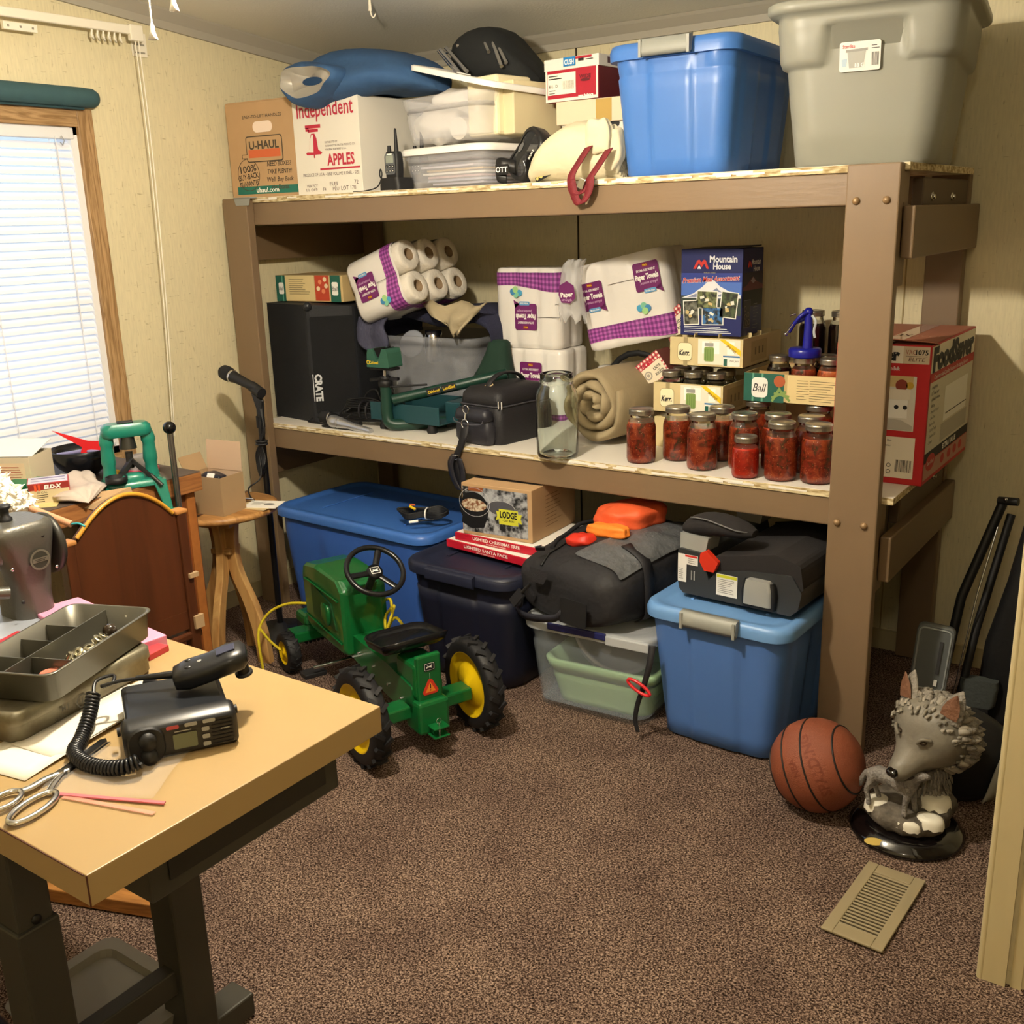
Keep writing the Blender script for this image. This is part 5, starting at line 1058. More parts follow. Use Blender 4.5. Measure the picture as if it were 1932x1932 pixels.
b = MB(); b.loft([[(x, -.295, .405), (x, -.312, .398), (x, -.314, .365), (x, -.305, .36)] for x in (-.10, -.09, .09, .10)], navyl, True); b.build('lid_handle', None, t, bevel=.003)
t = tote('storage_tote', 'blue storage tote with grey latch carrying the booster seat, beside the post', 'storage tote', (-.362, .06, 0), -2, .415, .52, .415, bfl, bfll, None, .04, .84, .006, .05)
b = MB(); b.loft([[(x, -.27, .428), (x, -.292, .424), (x, -.297, .392), (x, -.290, .380), (x, -.28, .385)] for x in (-.085, -.075, .075, .085)], latchg, True).box((.079, -.292, .40), (.008, .012, .045), latchg).box((-.079, -.292, .40), (.008, .012, .045), latchg); b.build('latch', None, t)
cl3 = M('clear_tote_plastic', '#cfdcea', .25, alpha=.15, spec=.6)
t = tote('storage_tote', 'clear see-through storage tote holding a green tub, under the black duffel bag', 'storage tote', (-.793, .065, 0), 3, .42, .55, .295, cl3, None, None, .03, .90, .010, .05, grooves=False)
cll = M('clear_lid_plastic', '#d5dade', .3, alpha=.45)
b = MB(); rg = lambda z, o: [(x, y, z) for x, y in rrect(.43+2*o, .565+2*o, .06, 6)]
b.loft([rg(.272, .008), rg(.290, .010), rg(.300, .006), rg(.302, -.004), rg(.298, -.03)], cll, True, (0, 1)).build('lid', None, t)
b = MB().box((.15, -.294, .285), (.14, .012, .030), cll).build('lid_clip', None, t, bevel=.004)
MB().box((-.02, -.292, .292), (.20, .010, .022), M('dark_blue_clip', '#20245a', .4)).build('latch', None, t, bevel=.004)
gt = M('pale_green_tub', '#a3c79c', .45)
t = tote('green_tub', 'pale green open plastic tub packed inside the clear tote', 'tub', (-.769, .03, .012), 4, .36, .42, .155, gt, None, None, .03, .88, .012, .05, grooves=False)
t = thing('mixing_bowl', 'grey plastic bowl with rim tipped on its side inside the clear tote', 'bowl', (-.795, -.02, .185), rot=(12, 36, 0))
MB().lathe([(.02, -.055), (.07, -.05), (.11, -.02), (.128, .02), (.138, .022), (.139, .028), (.125, .028), (.105, -.014), (.02, -.045)], M('bowl_grey', '#aeb0b6', .45), 36).build('bowl', None, t)
# ---- cable bundle on the long tote
t = thing('cable_bundle', 'tied bundle of black audio cable with yellow plug lying on the long blue lid', 'cable', (-1.62, .06, .452), 20)
for k in range(7): MB().tube(catmull([(-.075-.004*k, .0, .012+.004*k), (-.05, .03-.004*k, .018+.004*k), (.0, .012, .022+.003*k), (.06, .03, .02+.004*k), (.095, .0, .028+.004*(k % 3)), (.06, -.025, .012+.003*k), (.0, -.012, .014+.003*k), (-.05, -.03, .008+.003*k)], 5, True), .0035, black, 6, closed=True).build('cable_loop', None, t)
MB().tube([(.015, .025*math.cos(a/12*2*PI), .024+.02*math.sin(a/12*2*PI)) for a in range(12)], .003, white, 6, closed=True).build('cable_tie', None, t)
MB().cyl((-.045, -.01, .05), (-.02, -.028, .046), .005, kyel, 10).cyl((-.02, -.028, .046), (-.012, -.034, .045), .003, chrome, 8).build('yellow_plug', None, t)
MB().cyl((-.05, .005, .052), (-.03, -.004, .055), .004, orr, 10).build('orange_plug', None, t)
MB().cyl((-.0, -.055, .01), (-.03, -.068, .008), .005, white, 10).cyl((.0, -.055, .01), (.05, -.03, .01), .003, black, 8).build('white_plug', None, t)
# ---- boxed lights and cookware box
xr = M('print_holiday_red', '#b3152c', .45)
for k, (x, y, z, rz, s, s2, w, lab) in enumerate(((-1.225, .075, .412, -7, 'LIGHTED SANTA FACE', 'Cara de Santa iluminada', .37, 'flat red holiday light box reading santa face, directly on the navy lid'), (-1.205, .095, .441, -3, 'LIGHTED CHRISTMAS TREE', 'Arbol de Navidad iluminado', .36, 'flat red holiday light box reading christmas tree, under the cookware box'))):
    t = thing('light_box', lab, 'box', (x, y, z), rz)
    MB().box((0, 0, .0135), (w, .30, .027), xr).build('carton', None, t, bevel=.0015)
    p = MB().at(front(w, .30)); p.text(s, .0, .017, .011, white, w=.20, bold=.02).text(s2, .0, .006, .005, white, w=.085); p.build('printing', None, t)
    MB().box((0, 0, .0275), (w-.01, .29, .001), white).build('lid_edge', None, t)
w, d, h = .275, .29, .178
t = thing('cookware_box', 'brown carton with cast iron picture label stacked on the red light boxes', 'box', (-1.225, .105, .470), 3)
MB().box((0, 0, h/2), (w, d, h), card).build('carton', None, t, bevel=.002)
p = MB().at(front(w, d)); stone = M('photo_stones', '#a5a8ae', .6, noise=1, nscale=45, col2='#17181b', detail=5)
p.rect(-.006, h/2, w-.02, h-.022, stone, .0006).disc(-.088, .092, .058, M('photo_pot', '#15161a', .4), .001, ry=.058).poly([(-.13, .105), (-.14, .04), (-.10, .022), (-.05, .03), (-.034, .07), (-.034, .105)], M('photo_pot', '#15161a', .4), .0012).disc(-.088, .105, .050, M('photo_food', '#c9bda6', .6, noise=1, nscale=120, col2='#7a4a2c'), .0016, ry=.022).disc(-.085, .115, .062, M('photo_rim', '#c2c2c6', .4), .0018, ry=.050, r0=.0605)
p.disc(.02, .105, .055, M('photo_pan', '#4c4d55', .4), .0012, ry=.026).disc(.02, .105, .055, M('photo_rim', '#c2c2c6', .4), .0014, ry=.026, r0=.053).rect(-.08, .16, .06, .014, M('photo_fire', '#8c4a20', .6), .0012)
lg = M('label_lime', '#c8c83a', .5); p.poly([(-.003, .062), (.012, .07), (.012, .058), (.085, .058), (.085, .066), (.10, .06), (.095, .078), (.10, .092), (.085, .094), (.012, .094), (-.0, .096), (.004, .08)], lg, .002).rect(.048, .078, .074, .052, lg, .0022).text('LODGE', .048, .086, .022, ink, w=.066, bold=.045, lift=.0028).text('• CAST IRON •', .048, .066, .007, ink, w=.05, bold=.02, lift=.0028); p.build('printing', None, t)
p = MB().at(right(w, d)); p.lines(.0, .14, .12, 9, .013, .002, M('print_kraft_dark', '#7a5a36', .7), .0008, 3); p.build('side_printing', None, t)
MB().box((0, 0, h+.002), (w-.01, d*.5, .003), M('dark_top_film', '#17171a', .3)).build('top_tape', None, t)
# ---- duffel bag
t = thing('duffel_bag', 'open black and grey duffel bag slumped over the clear tote', 'duffel bag', (-.80, .06, .302), -14); t.scale = (.94, 1, .86)
dn = M('duffel_black', '#1d1c20', .7, bump=.9, bscale=13, noise=.2, nscale=8, col2='#17171a'); dg = M('duffel_grey', '#55575a', .35, bump=1, bscale=26)
DP = [(-.285, .10, .05, .085), (-.28, .185, .09, .10), (-.24, .225, .115, .118), (-.14, .235, .135, .135), (.0, .235, .15, .150), (.14, .225, .145, .145), (.24, .20, .12, .12), (.275, .10, .06, .09)]
def dsurf(y, a, off=0):
    for i in range(len(DP)-1):
        if DP[i][0] <= y <= DP[i+1][0]:
            f_ = (y-DP[i][0])/(DP[i+1][0]-DP[i][0]); hx, hz, zc_ = [DP[i][k]+(DP[i+1][k]-DP[i][k])*f_ for k in (1, 2, 3)]; break
    c, s_ = math.cos(a), math.sin(a); w_ = 1+.022*math.sin(3*a+y*22)+.014*math.sin(6*a-y*37)
    x = (hx+off)*math.copysign(abs(c)**.55, c)*w_; z = zc_+(hz+off)*math.copysign(abs(s_)**.62, s_)*w_
    if s_ > 0: z -= .045*max(0, -x/.22)*s_      # the left shoulder has slumped
    return (x, y, max(0.0, z))
rings = [[dsurf(y, 2*PI*j/40) for j in range(40)] for y in (-.285, -.28, -.26, -.24, -.19, -.14, -.07, 0, .07, .14, .19, .24, .275)]
MB().loft(rings, dn, True).build('bag_body', None, t, sub=1)
b = MB(); sheet(0, 0, 16, 14, lambda u, v: dsurf(-.225+.44*v, R(28+(62-16*v)*u), .006+.003*math.sin(v*21+u*6)), dg, b); b.build('grey_panel', None, t, sub=1)
zb = MB().tube([dsurf(-.27+.46*k/12, R(104-8*math.sin(k/12*PI)), .005) for k in range(13)], .005, M('zip_black', '#0d0d0f', .4), 8); zb.build('zipper', None, t)
rim_ = MB().tube([dsurf(-.2+.38*k/12, R(106+24*math.sin(k/12*PI)), .006) for k in range(13)], .008, dn, 8); rim_.build('opening_rim', None, t)
MB().box((-.105, -.262, .245), (.03, .008, .016), ny, rot=(30, 0, 35)).cyl((-.12, -.272, .25), (-.09, -.268, .262), .002, chrome, 6).build('zipper_pull', None, t)
for x in (.06,): 
    b = MB(); b.loft([[(x+.10+o, -.20+yy, zz) for o, yy, zz in ((-.022, 0, 0), (.022, .012, 0))] for yy, zz in ()], ny, True) if 0 else None
b = MB(); cc = [Vector(dsurf(-.12, R(-50+120*k/14), .008)) for k in range(15)]; b.loft([[(p_.x, p_.y-.02, p_.z), (p_.x, p_.y+.02, p_.z)] for p_ in cc], ny, True, (0, 0), closed=False); b.build('webbing', None, t, solid=.004)
b = MB(); b.at(TR(-.06, -.312, .155) @ RO(78, 0, 0)).poly([(-.045, .035), (.05, .035), (.03, -.012), (-.02, -.012)], ny, .003).tube([(-.02, -.02, .01), (-.05, -.06, .014)], .006, black, 8).box((-.07, -.085, .012), (.035, .06, .010), ny, rot=(0, 0, -35)); b.build('strap_clip', None, t)
b = MB(); cc = catmull([(-.13, -.318, .08), (-.16, -.30, .03), (-.20, -.29, .006), (-.10, -.33, .010), (.02, -.325, .035), (.05, -.315, .06)], 6); b.loft([[(p_.x, p_.y, p_.z-.014), (p_.x, p_.y-.004, p_.z+.014)] for p_ in cc], ny2, True, (0, 0), closed=False); b.build('end_handle', None, t, solid=.005)
MB().at(TR(.10, -.3085, .075) @ RO(86, 0, 4)).poly([(x, y) for x, y in rrect(.11, .09, .008, 3)], M('pocket_black', '#141417', .6), .004).build('end_pocket', None, t, solid=.003)
for nm, c, dd, col, lab in (('orange_garment', (-.79, .10, .575), (.20, .22, .09), M('blaze_orange', '#dd5a30', .6, bump=.3, bscale=30), 'bright orange garment poking out of the open duffel bag'), ('light_orange_sleeve', (-.80, -.03, .555), (.17, .06, .045), M('safety_orange', '#f2862e', .6, bump=.3, bscale=40), 'paler orange sleeve folded in front of the orange garment in the duffel'), ('red_pouch', (-.87, -.08, .53), (.10, .07, .04), M('tomato_red_cloth', '#c9301f', .5), 'small red cloth fold at the front of the open duffel')):
    tag(MB().blob((0, 0, 0), dd, col, amp=.10, seed=len(nm)).build(nm, loc=c, rot=(0, -8, -14), sub=1), lab, 'clothing')
# strap with red carabiner hanging between the totes
t = thing('carabiner_strap', 'black strap with a red carabiner hanging between clear tote and blue tote', 'strap', (-.552, -.245, 0))
b = MB(); cc = catmull([(.008, .02, .30), (.010, .0, .25), (-.004, -.01, .18), (-.022, -.012, .12), (-.028, -.014, .07), (-.018, -.016, .035)], 6); b.loft([[(p_.x-.010*(1-.5*i/len(cc)), p_.y, p_.z), (p_.x+.010*(1-.5*i/len(cc)), p_.y+.004, p_.z)] for i, p_ in enumerate(cc)], ny, True, (0, 0), closed=False); b.build('webbing', None, t, solid=.003)
MB().tube([(-.012+.036*math.cos(a/16*2*PI), -.022, .182+.014*math.sin(a/16*2*PI)-.014*math.cos(a/16*2*PI)) for a in range(16)], .005, M('carabiner_red', '#c8262c', .3), 8, closed=True).build('carabiner', None, t)
# ---- booster seat
t = thing('booster_seat', 'black and grey child booster seat with armrest pad on the blue tote', 'booster seat', (-.338, .115, .427), -4); t.scale = (.86, 1, 1)
dgp = M('charcoal_plastic', '#2e3032', .45); lgp = M('cup_grey', '#8e8f8c', .4); pad = M('seat_fabric', '#1d1a1b', .9, bump=.1, bscale=200); pip = M('seat_piping', '#5f5f5f', .6)
def sd(y, pf, mat, nm, bev=.006):
    MB().loft([[(x, yy, z) for x, z in pf] for yy in y], mat, False).build(nm, None, t, bevel=bev, seg=3)
base = [(-.20, .012), (-.185, 0), (.20, 0), (.225, .02), (.235, .07), (.20, .115), (.05, .105), (-.06, .085), (-.085, .06), (-.09, .055), (-.115, .13), (-.205, .135), (-.212, .06)]
sd((-.22, .20), [(x, z) for x, z in base], dgp, 'base', .014)
sd((-.215, .20), [(-.085, .075), (-.05, .055), (.215, .06), (.238, .08), (.225, .145), (.14, .165), (.0, .14), (-.085, .125)], pad, 'seat_cushion', .02)
for y0 in (-.21, .14): sd((y0, y0+.075), [(-.205, .13), (-.11, .13), (-.10, .175), (-.205, .18)], lgp, 'armrest_bracket', .004)
for y0 in (-.172, .178):
    rings = [[(x, y0+hy*math.cos(2*PI*j/20), z+hz*math.sin(2*PI*j/20)) for j in range(20)] for x, hy, hz, z in ((-.215, .01, .008, .185), (-.205, .035, .022, .19), (-.15, .048, .036, .205), (-.07, .05, .034, .212), (.01, .045, .024, .205), (.045, .02, .010, .20))]
    MB().loft(rings, pad, True).build('armrest_pad', None, t, sub=1)
    MB().tube(catmull([(-.17, y0-.034, .228), (-.10, y0-.048, .232), (.0, y0-.046, .215), (.04, y0-.012, .205)]), .0022, pip, 6).build('piping', None, t)
sd((-.232, -.214), [(-.115, .135), (-.095, .145), (-.05, .115), (-.065, .085), (-.10, .085), (-.118, .11)], M('guide_red', '#c0301c', .4), 'belt_guide', .003)
b = MB().at(TR(.095, -.228, .040)); b.loft([[(x, y, z) for x, y in rrect(w_, .03, .012, 4)] for w_, z in ((.10, -.022), (.098, .02), (.086, .046), (.07, .05))], lgp, True).build('cup_holder', None, t)
MB().at(TR(.095, -.222, .02)).loft([[(x, y, z) for x, y in rrect(w_, .03, .012, 4)] for w_, z in ((.115, -.012), (.125, .03), (.115, .055), (.10, .066))], black, True, (1, 0)).build('cup_recess', None, t)
p = MB().at(TR(0, -.221, 0) @ RO(90, 0, 0)); wl_ = M('warning_white', '#d9d7d0', .5)
p.poly([(-.205, .12), (-.13, .12), (-.13, .09), (-.172, .09), (-.172, .035), (-.205, .035)], wl_, .001).rect(-.155, .116, .045, .006, redl, .0016).lines(-.148, .108, .036, 3, .006, .0012, ink, .0016, 3).lines(-.19, .075, .022, 6, .006, .0012, ink, .0016, 4)
p.build('belt_label', None, t); p = MB().at(TR(0, -.221, 0) @ RO(90, 0, 0)); p.rect(-.022, .05, .076, .064, wl_, .001).rect(-.022, .076, .072, .009, M('warning_yellow', '#bfbe2e', .5), .0016).lines(-.022, .066, .064, 8, .0055, .0014, M('print_greyink', '#6a6a6a', .6), .0016, 6)
for x in (-.152, -.142): MB().at(TR(0, -.221, 0) @ RO(90, 0, 0)).rect(x, .06, .005, .028, lgp, .002).build('belt_slot', None, t)
p.build('warning_label', None, t)
# ---- basketball
BC = Vector((-.021, -.318, .121))
t = thing('basketball', 'worn orange basketball with black seams resting at the foot of the post', 'basketball', BC, rot=(0, 0, 0))
bo = M('basketball_rubber', '#84452c', .55, noise=.5, nscale=12, col2='#6b3824', bump=.35, bscale=420)
MB().ball((0, 0, 0), .119, bo, 28).build('ball', None, t)
sm_ = M('seam_black', '#120d0b', .6); rr_b = .1188
def ori(v):   # seam frame: pole tilted towards the viewer's upper left
    return Vector(v)
def circ(n, off, q=48): 
    n = Vector(n).normalized(); u = n.orthogonal().normalized(); w = n.cross(u); rr = math.sqrt(rr_b**2-off**2)
    return [ori(n*off+(u*math.cos(2*PI*k/q)+w*math.sin(2*PI*k/q))*rr) for k in range(q)]
for n_, o_ in (((.90, .05, .43), .014), ((.90, .05, .43), -.040), ((.90, .05, .43), .083), ((.90, .05, .43), -.092)):
    MB().tube(circ(n_, o_), .0026, sm_, 6, closed=True).build('seam', None, t)
def arc_text(b, s, h, lat, lon0, mat, frame):
    vs, fs, x0, x1, y0, y1 = text_mesh(s, .03, 0); k = h/.72; out = []
    for p in vs:
        a = (p[0]-(x0+x1)/2)*k/.119+lon0; e = (p[1]-.35)*k/.119+lat
        out.append(frame @ Vector((.1194*math.cos(e)*math.sin(a), -.1194*math.cos(e)*math.cos(a), .1194*math.sin(e))))
    b.add(out, fs, mat)
b = MB(); bw_ = M('worn_print', '#6d321c', .7); VF = RO(0, 0, 15) @ RO(-28, 0, 0) @ RO(0, -118, 0)
arc_text(b, 'SPALDING', .026, .02, .0, bw_, VF); arc_text(b, 'NBA', .018, .45, .1, bw_, VF); b.build('lettering', None, t)
# ---- floor register
t = thing('floor_register', 'beige slotted metal floor register set in the carpet at lower right', 'floor vent', (.2255, -.640, 0), 0)
rgm = M('register_beige', '#8f8265', .45, noise=.15, nscale=20); rgd = M('duct_dark', '#2a2118', .9)
MB().box((0, 0, .003), (.098, .255, .003), rgd).build('duct', None, t)
b = MB(); W2, D2 = .132, .292
for s in (-1, 1): b.box((s*(W2/2-.0125), 0, .007), (.025, D2, .006), rgm).box((0, s*(D2/2-.018), .007), (W2-.05, .036, .006), rgm)
b.build('frame', None, t, bevel=.002)
b = MB()
for k in range(19): b.box((0, -.106+k*.0118, .0068), (.084, .0052, .0030), rgm, rot=(10, 0, 0))
b.build('louvers', None, t)
t.rotation_euler = (0, 0, R(-3)); t.location = (.2265, -.641, 0)
# ---- wolf bust
t = thing('wolf_statue', 'grey resin wolf head bust over a small standing wolf on a black base', 'statue', (.205, -.305, 0), 0)
wg = M('wolf_grey', '#8b8478', .6, noise=.7, nscale=22, col2='#55504a', bump=.8, bscale=75); wgs = M('wolf_face', '#7b7568', .5, noise=.7, nscale=14, col2='#575248', bump=.15, bscale=60)
MB().lathe([(.118, 0), (.134, .004), (.136, .012), (.128, .018), (.122, .026), (.108, .034), (0, .034)], M('ebony_base', '#0c090a', .12, coat=.6), 48).build('base', None, t)
MB().at(TR(-.045, -.122, .022) @ RO(58, 0, 20)).disc(0, 0, .022, M('brass_plate', '#c9b46a', .3, .8), .003, ry=.009).build('plaque', None, t, solid=.002)
rock = M('rock_grey', '#6a6257', .8, noise=.8, nscale=24, col2='#3c362e', bump=.6, bscale=50); snowm = M('resin_snow', '#e4dfcf', .4)
b = MB(); rings = []
for z, r_ in ((.034, .086), (.045, .098), (.062, .100), (.080, .094), (.084, .07)):
    rings.append([(r_*math.cos(2*PI*j/30)*(1+.05*math.sin(5*j*.9)), r_*.92*math.sin(2*PI*j/30)*(1+.05*math.sin(4*j*.7)), z) for j in range(30)])
b.loft(rings, rock, True).build('rock', None, t)
def snowcap(cx, cy, cz_, rx, ry, drip, seed, a0=180, a1=360):
    b = MB(); top = []; bot = []; rn = random.Random(seed)
    n = 22; ring1 = []; ring2 = []; ring3 = []
    for j in range(n):
        a = 2*PI*j/n; dx, dy = math.cos(a), math.sin(a)
        ring1.append((cx+rx*.5*dx, cy+ry*.5*dy, cz_+.008)); ring2.append((cx+rx*dx, cy+ry*dy, cz_+.004))
        ring3.append((cx+rx*1.05*dx, cy+ry*1.05*dy, cz_-(drip*(.3+.7*abs(math.sin(j*1.3+seed))) if dy < .3 else .004)))
    b.loft([ring3, ring2, ring1], snowm, True, (0, 1)); return b
snowcap(-.066, -.030, .080, .030, .034, .026, 1).build('snow_cap', None, t, sub=1)
snowcap(.02, -.080, .070, .030, .014, .020, 4).build('snow_cap', None, t, sub=1)
snowcap(.062, .0, .112, .036, .032, .028, 3).build('snow_cap', None, t, sub=1)
snowcap(.062, -.05, .082, .034, .026, .024, 6).build('snow_cap', None, t, sub=1)
MB().blob((.055, .02, .085), (.10, .10, .06), rock, amp=.12, seed=2).build('ledge', None, t)
MB().blob((.035, .035, .14), (.085, .075, .13), wg, amp=.12, seed=6).build('neck', None, t)
# the head: local +x is the muzzle; turned to the lower left
HD = TR(.034, .004, .282) @ RO(0, 0, -118) @ RO(0, 24, 0) @ SC(1.10, 1.16, 1.12)
rings = []
for x, hy, hz, zc_ in ((-.075, .02, .02, -.005), (-.066, .06, .058, -.005), (-.04, .082, .078, -.005), (-.005, .088, .080, -.004), (.025, .078, .068, -.006), (.045, .058, .052, -.012), (.062, .040, .038, -.020), (.085, .030, .028, -.026), (.108, .025, .023, -.030), (.122, .018, .018, -.031), (.127, .008, .008, -.031)):
    rings.append([(x+(.003*math.sin(7*j) if x < .03 else 0), hy*math.cos(2*PI*j/32), zc_+hz*math.sin(2*PI*j/32)*(1 if math.sin(2*PI*j/32) > 0 or x > .03 else .95)) for j in range(32)])
MB().at(HD).loft(rings, wgs, True).build('head', None, t, sub=1)
# ruff of carved fur tufts around the cheeks and neck
rn = random.Random(11); b = MB(); fur_l = M('wolf_fur_light', '#a39b8c', .6, noise=.6, nscale=40, col2='#6c655b')
for k in range(340):
    a = rn.uniform(0, 2*PI); xx = rn.uniform(-.066, .022); q = max(.2, 1-((xx+.005)/.075)**2)**.5
    if xx > .0 and -.25 < math.sin(a): continue
    if xx > -.02 and math.sin(a) > .55: continue
    n_ = Vector((0, math.cos(a), math.sin(a))); p0 = Vector((xx, .086*q*math.cos(a), -.005+.079*q*math.sin(a)))
    dr = (Vector((-.9, .35*math.cos(a), -.55+.2*math.sin(a)))+Vector((rn.uniform(-.2, .2), rn.uniform(-.2, .2), rn.uniform(-.2, .2)))).normalized(); L_ = rn.uniform(.015, .027)
    b.at(HD).tube([p0-n_*.002, p0+dr*L_*.5+n_*.006, p0+dr*L_+n_*.004], [.0085, .0068, .0015], fur_l if k % 3 == 0 else wg, 6)
for k in range(230):
    a = rn.uniform(0, 2*PI); xx = rn.uniform(-.055, .03)
    q = max(.2, 1-((xx+.005)/.078)**2)**.5; n_ = Vector((.15, math.cos(a), math.sin(a))).normalized()
    p0 = Vector((xx, .087*q*math.cos(a), -.005+.079*q*math.sin(a)))
    dr = (Vector((-1, .25*math.cos(a), .15*math.sin(a)))+Vector((rn.uniform(-.2, .2), rn.uniform(-.3, .3), rn.uniform(-.3, .3)))).normalized(); L_ = rn.uniform(.007, .013)
    b.at(HD).tube([p0-n_*.003, p0+dr*L_*.5+n_*.0, p0+dr*L_-n_*.001], [.0045, .0038, .001], wgs if k % 2 else fur_l, 5)
for k in range(90):
    a = rn.uniform(PI*.85, 2*PI*1.05); z = rn.uniform(.09, .20); p0 = Vector((.035+.045*math.cos(a), .035+.04*math.sin(a), z)); b.at().tube([p0, p0+Vector((.006*math.cos(a), .006*math.sin(a), -.008)), p0+Vector((.010*math.cos(a), .01*math.sin(a), -.02))], [.005, .004, .0008], wg, 6)
b.build('fur', None, t); t_w = t
for s in (-1, 1):
    b = MB().at(HD @ TR(-.018, s*.052, .058) @ RO(s*-20, -30, s*16)); 
    rings = [[(dp*.9*math.sin(q_)*.6-.004*kz, wv*math.cos(q_), z) for q_ in [2*PI*j/16 for j in range(16)]] for z, wv, dp, kz in ((-.012, .026, .02, 0), (.01, .026, .018, 0), (.032, .020, .013, 1), (.048, .011, .008, 2), (.058, .002, .002, 3))]
    b.loft(rings, wg, True); b.build('ear', None, t)
    b = MB().at(HD @ TR(-.018, s*.052, .058) @ RO(s*-20, -30, s*16) @ TR(.0085, 0, .004)).loft([[(.005-.003*abs(u)/1+.0*z, u*wv, z) for u in (-1, -.5, 0, .5, 1)] for z, wv in ((-.005, .018), (.012, .018), (.027, .014), (.042, .006), (.050, .001))], M('ear_inner', '#6e4a34', .7, bump=.5, bscale=80), True, (0, 0), closed=False); b.build('ear_lining', None, t)
    MB().at(HD @ TR(.052, s*.031, .026)).ball((0, 0, 0), .0075, M('wolf_eye', '#2c1c10', .1, coat=1), 8, (1, 1.2, .8)).build('eye', None, t)
    MB().at(HD @ TR(.050, s*.034, .035)).tube(catmull([(-.008, s*.010, -.006), (.004, 0, .002), (.012, -s*.010, -.008)]), .004, wgs, 8).build('brow', None, t)
MB().at(HD).blob((.124, 0, -.022), (.022, .026, .018), M('nose_black', '#0c0b0b', .15, coat=.8), 10, .02).build('nose', None, t)
MB().at(HD).tube(catmull([(.124, 0, -.042), (.105, .018, -.047), (.075, .030, -.045), (.05, .042, -.05)]), .0022, M('mouth_dark', '#2a211c', .7), 6).tube(catmull([(.124, 0, -.042), (.105, -.018, -.047), (.075, -.030, -.045), (.05, -.042, -.05)]), .0022, M('mouth_dark', '#2a211c', .7), 6).build('mouth', None, t)
# little howling wolf on the rock (one continuous figure)
lw = M('small_wolf', '#85807a', .55, noise=.6, nscale=60, col2='#4a4542', bump=.6, bscale=160); tanl = M('wolf_leg_tan', '#b08f52', .5)
vs = [(-.028, .0, .150), (-.052, .004, .152), (.0, -.004, .148), (.020, -.008, .152), (.028, -.010, .168), (.036, -.012, .178), (.050, -.014, .180), (.056, -.015, .181),
      (.018, -.018, .13), (.016, -.022, .108), (.018, -.024, .086), (.022, .006, .13), (.026, .006, .108), (.030, .004, .086),
      (-.050, -.008, .132), (-.058, -.010, .115), (-.052, -.012, .100), (-.050, -.016, .086), (-.044, .016, .132), (-.050, .018, .115), (-.044, .018, .100), (-.040, .018, .086),
      (-.064, .006, .145), (-.072, .008, .125), (-.074, .008, .108)]
es = [(0, 1), (0, 2), (2, 3), (3, 4), (4, 5), (5, 6), (6, 7), (3, 8), (8, 9), (9, 10), (3, 11), (11, 12), (12, 13), (1, 14), (14, 15), (15, 16), (16, 17), (1, 18), (18, 19), (19, 20), (20, 21), (1, 22), (22, 23), (23, 24)]
rs_ = [q*1.2 for q in [.018, .016, .019, .018, .013, .012, .007, .004, .008, .0055, .0065, .008, .0055, .0065, .010, .006, .005, .006, .010, .006, .005, .006, .006, .007, .003]]
me = bpy.data.meshes.new('small_wolf'); me.from_pydata([(x*1.3-.012, y*1.3-.048, .083+(z-.086)*1.22) for x, y, z in vs], es, []); me.materials.append(lw); o = bpy.data.objects.new('small_wolf', me); COL.objects.link(o); o.parent = t
md = o.modifiers.new('skin', 'SKIN'); md.use_smooth_shade = True
for i, v in enumerate(me.skin_vertices[0].data): v.radius = (rs_[i], rs_[i]); v.use_root = (i == 0)
o.modifiers.new('sub', 'SUBSURF').levels = 2; o.modifiers['sub'].render_levels = 2
for x, y in ((.032, -.066), (.040, -.056)): MB().at(TR(x-.01, y+.0, .203)).tube([(0, 0, 0), (-.002, .0, .008)], [.004, .001], lw, 6).build('small_ear', None, t)
# ---- dark clutter in the closet corner
t = thing('instrument_bag', 'tall black padded long bag leaning in the closet corner, upper end at frame edge', 'bag', (.30, .42, 0), rot=(0, 5, 0))
rings = [[(x+xo, y, z) for x, y in rrect(w_, .13, .04, 4)] for z, w_, xo in ((.02, .06, -.02), (.05, .14, -.02), (.25, .17, -.01), (.45, .14, 0), (.60, .12, 0), (.78, .09, .0), (.86, .07, 0), (.90, .03, 0))]
MB().loft(rings, M('bag_black', '#0b0b0d', .6, bump=.1, bscale=100), True).build('bag_body', None, t)
MB().tube(catmull([(-.03, -.07, .84), (-.05, -.085, .80), (-.035, -.085, .76), (-.01, -.07, .76)]), .006, black, 8).build('buckle_strap', None, t)
for z in (.74, .77): MB().ball((-.05, -.066, z), .004, chrome, 6).build('rivet', None, t)
t = thing('folding_stand', 'black folding metal stand with a bright edge leaning beside the long bag', 'stand', (.12, .30, 0))
MB().tube([(.0, .05, .06), (.03, .10, .38), (.10, .22, .66)], .014, black, 10).build('leg', None, t)
MB().tube([(.06, .02, .05), (.085, .06, .3), (.125, .20, .62)], .012, black, 10).build('leg', None, t)
MB().tube([(.045, .0, .06), (.082, .05, .42), (.105, .12, .60)], .0028, chrome, 8).build('bright_rod', None, t)
MB().tube([(.085, .21, .655), (.14, .20, .66)], .012, black, 10).ball((.108, .19, .665), .006, chrome, 6).build('pivot', None, t)
t = thing('plastic_case', 'frosted grey plastic flip case standing on edge behind the wolf bust', 'case', (.105, .26, .12), rot=(0, 4, 6))
fc_ = M('case_frost', '#6d7170', .4, alpha=.8)
MB().loft([[(x, y, z+.11) for x, z in rrect(w_, h_, .018, 4)] for y, w_, h_ in ((-.014, .098, .20), (-.012, .102, .205), (.012, .102, .205), (.014, .098, .20))], fc_, True).build('shell', None, t)
MB().tube([(x, -.014, z+.11) for x, z in rrect(.086, .188, .014, 4)], .003, M('case_edge', '#8f9492', .4), 6, closed=True).build('rim', None, t)
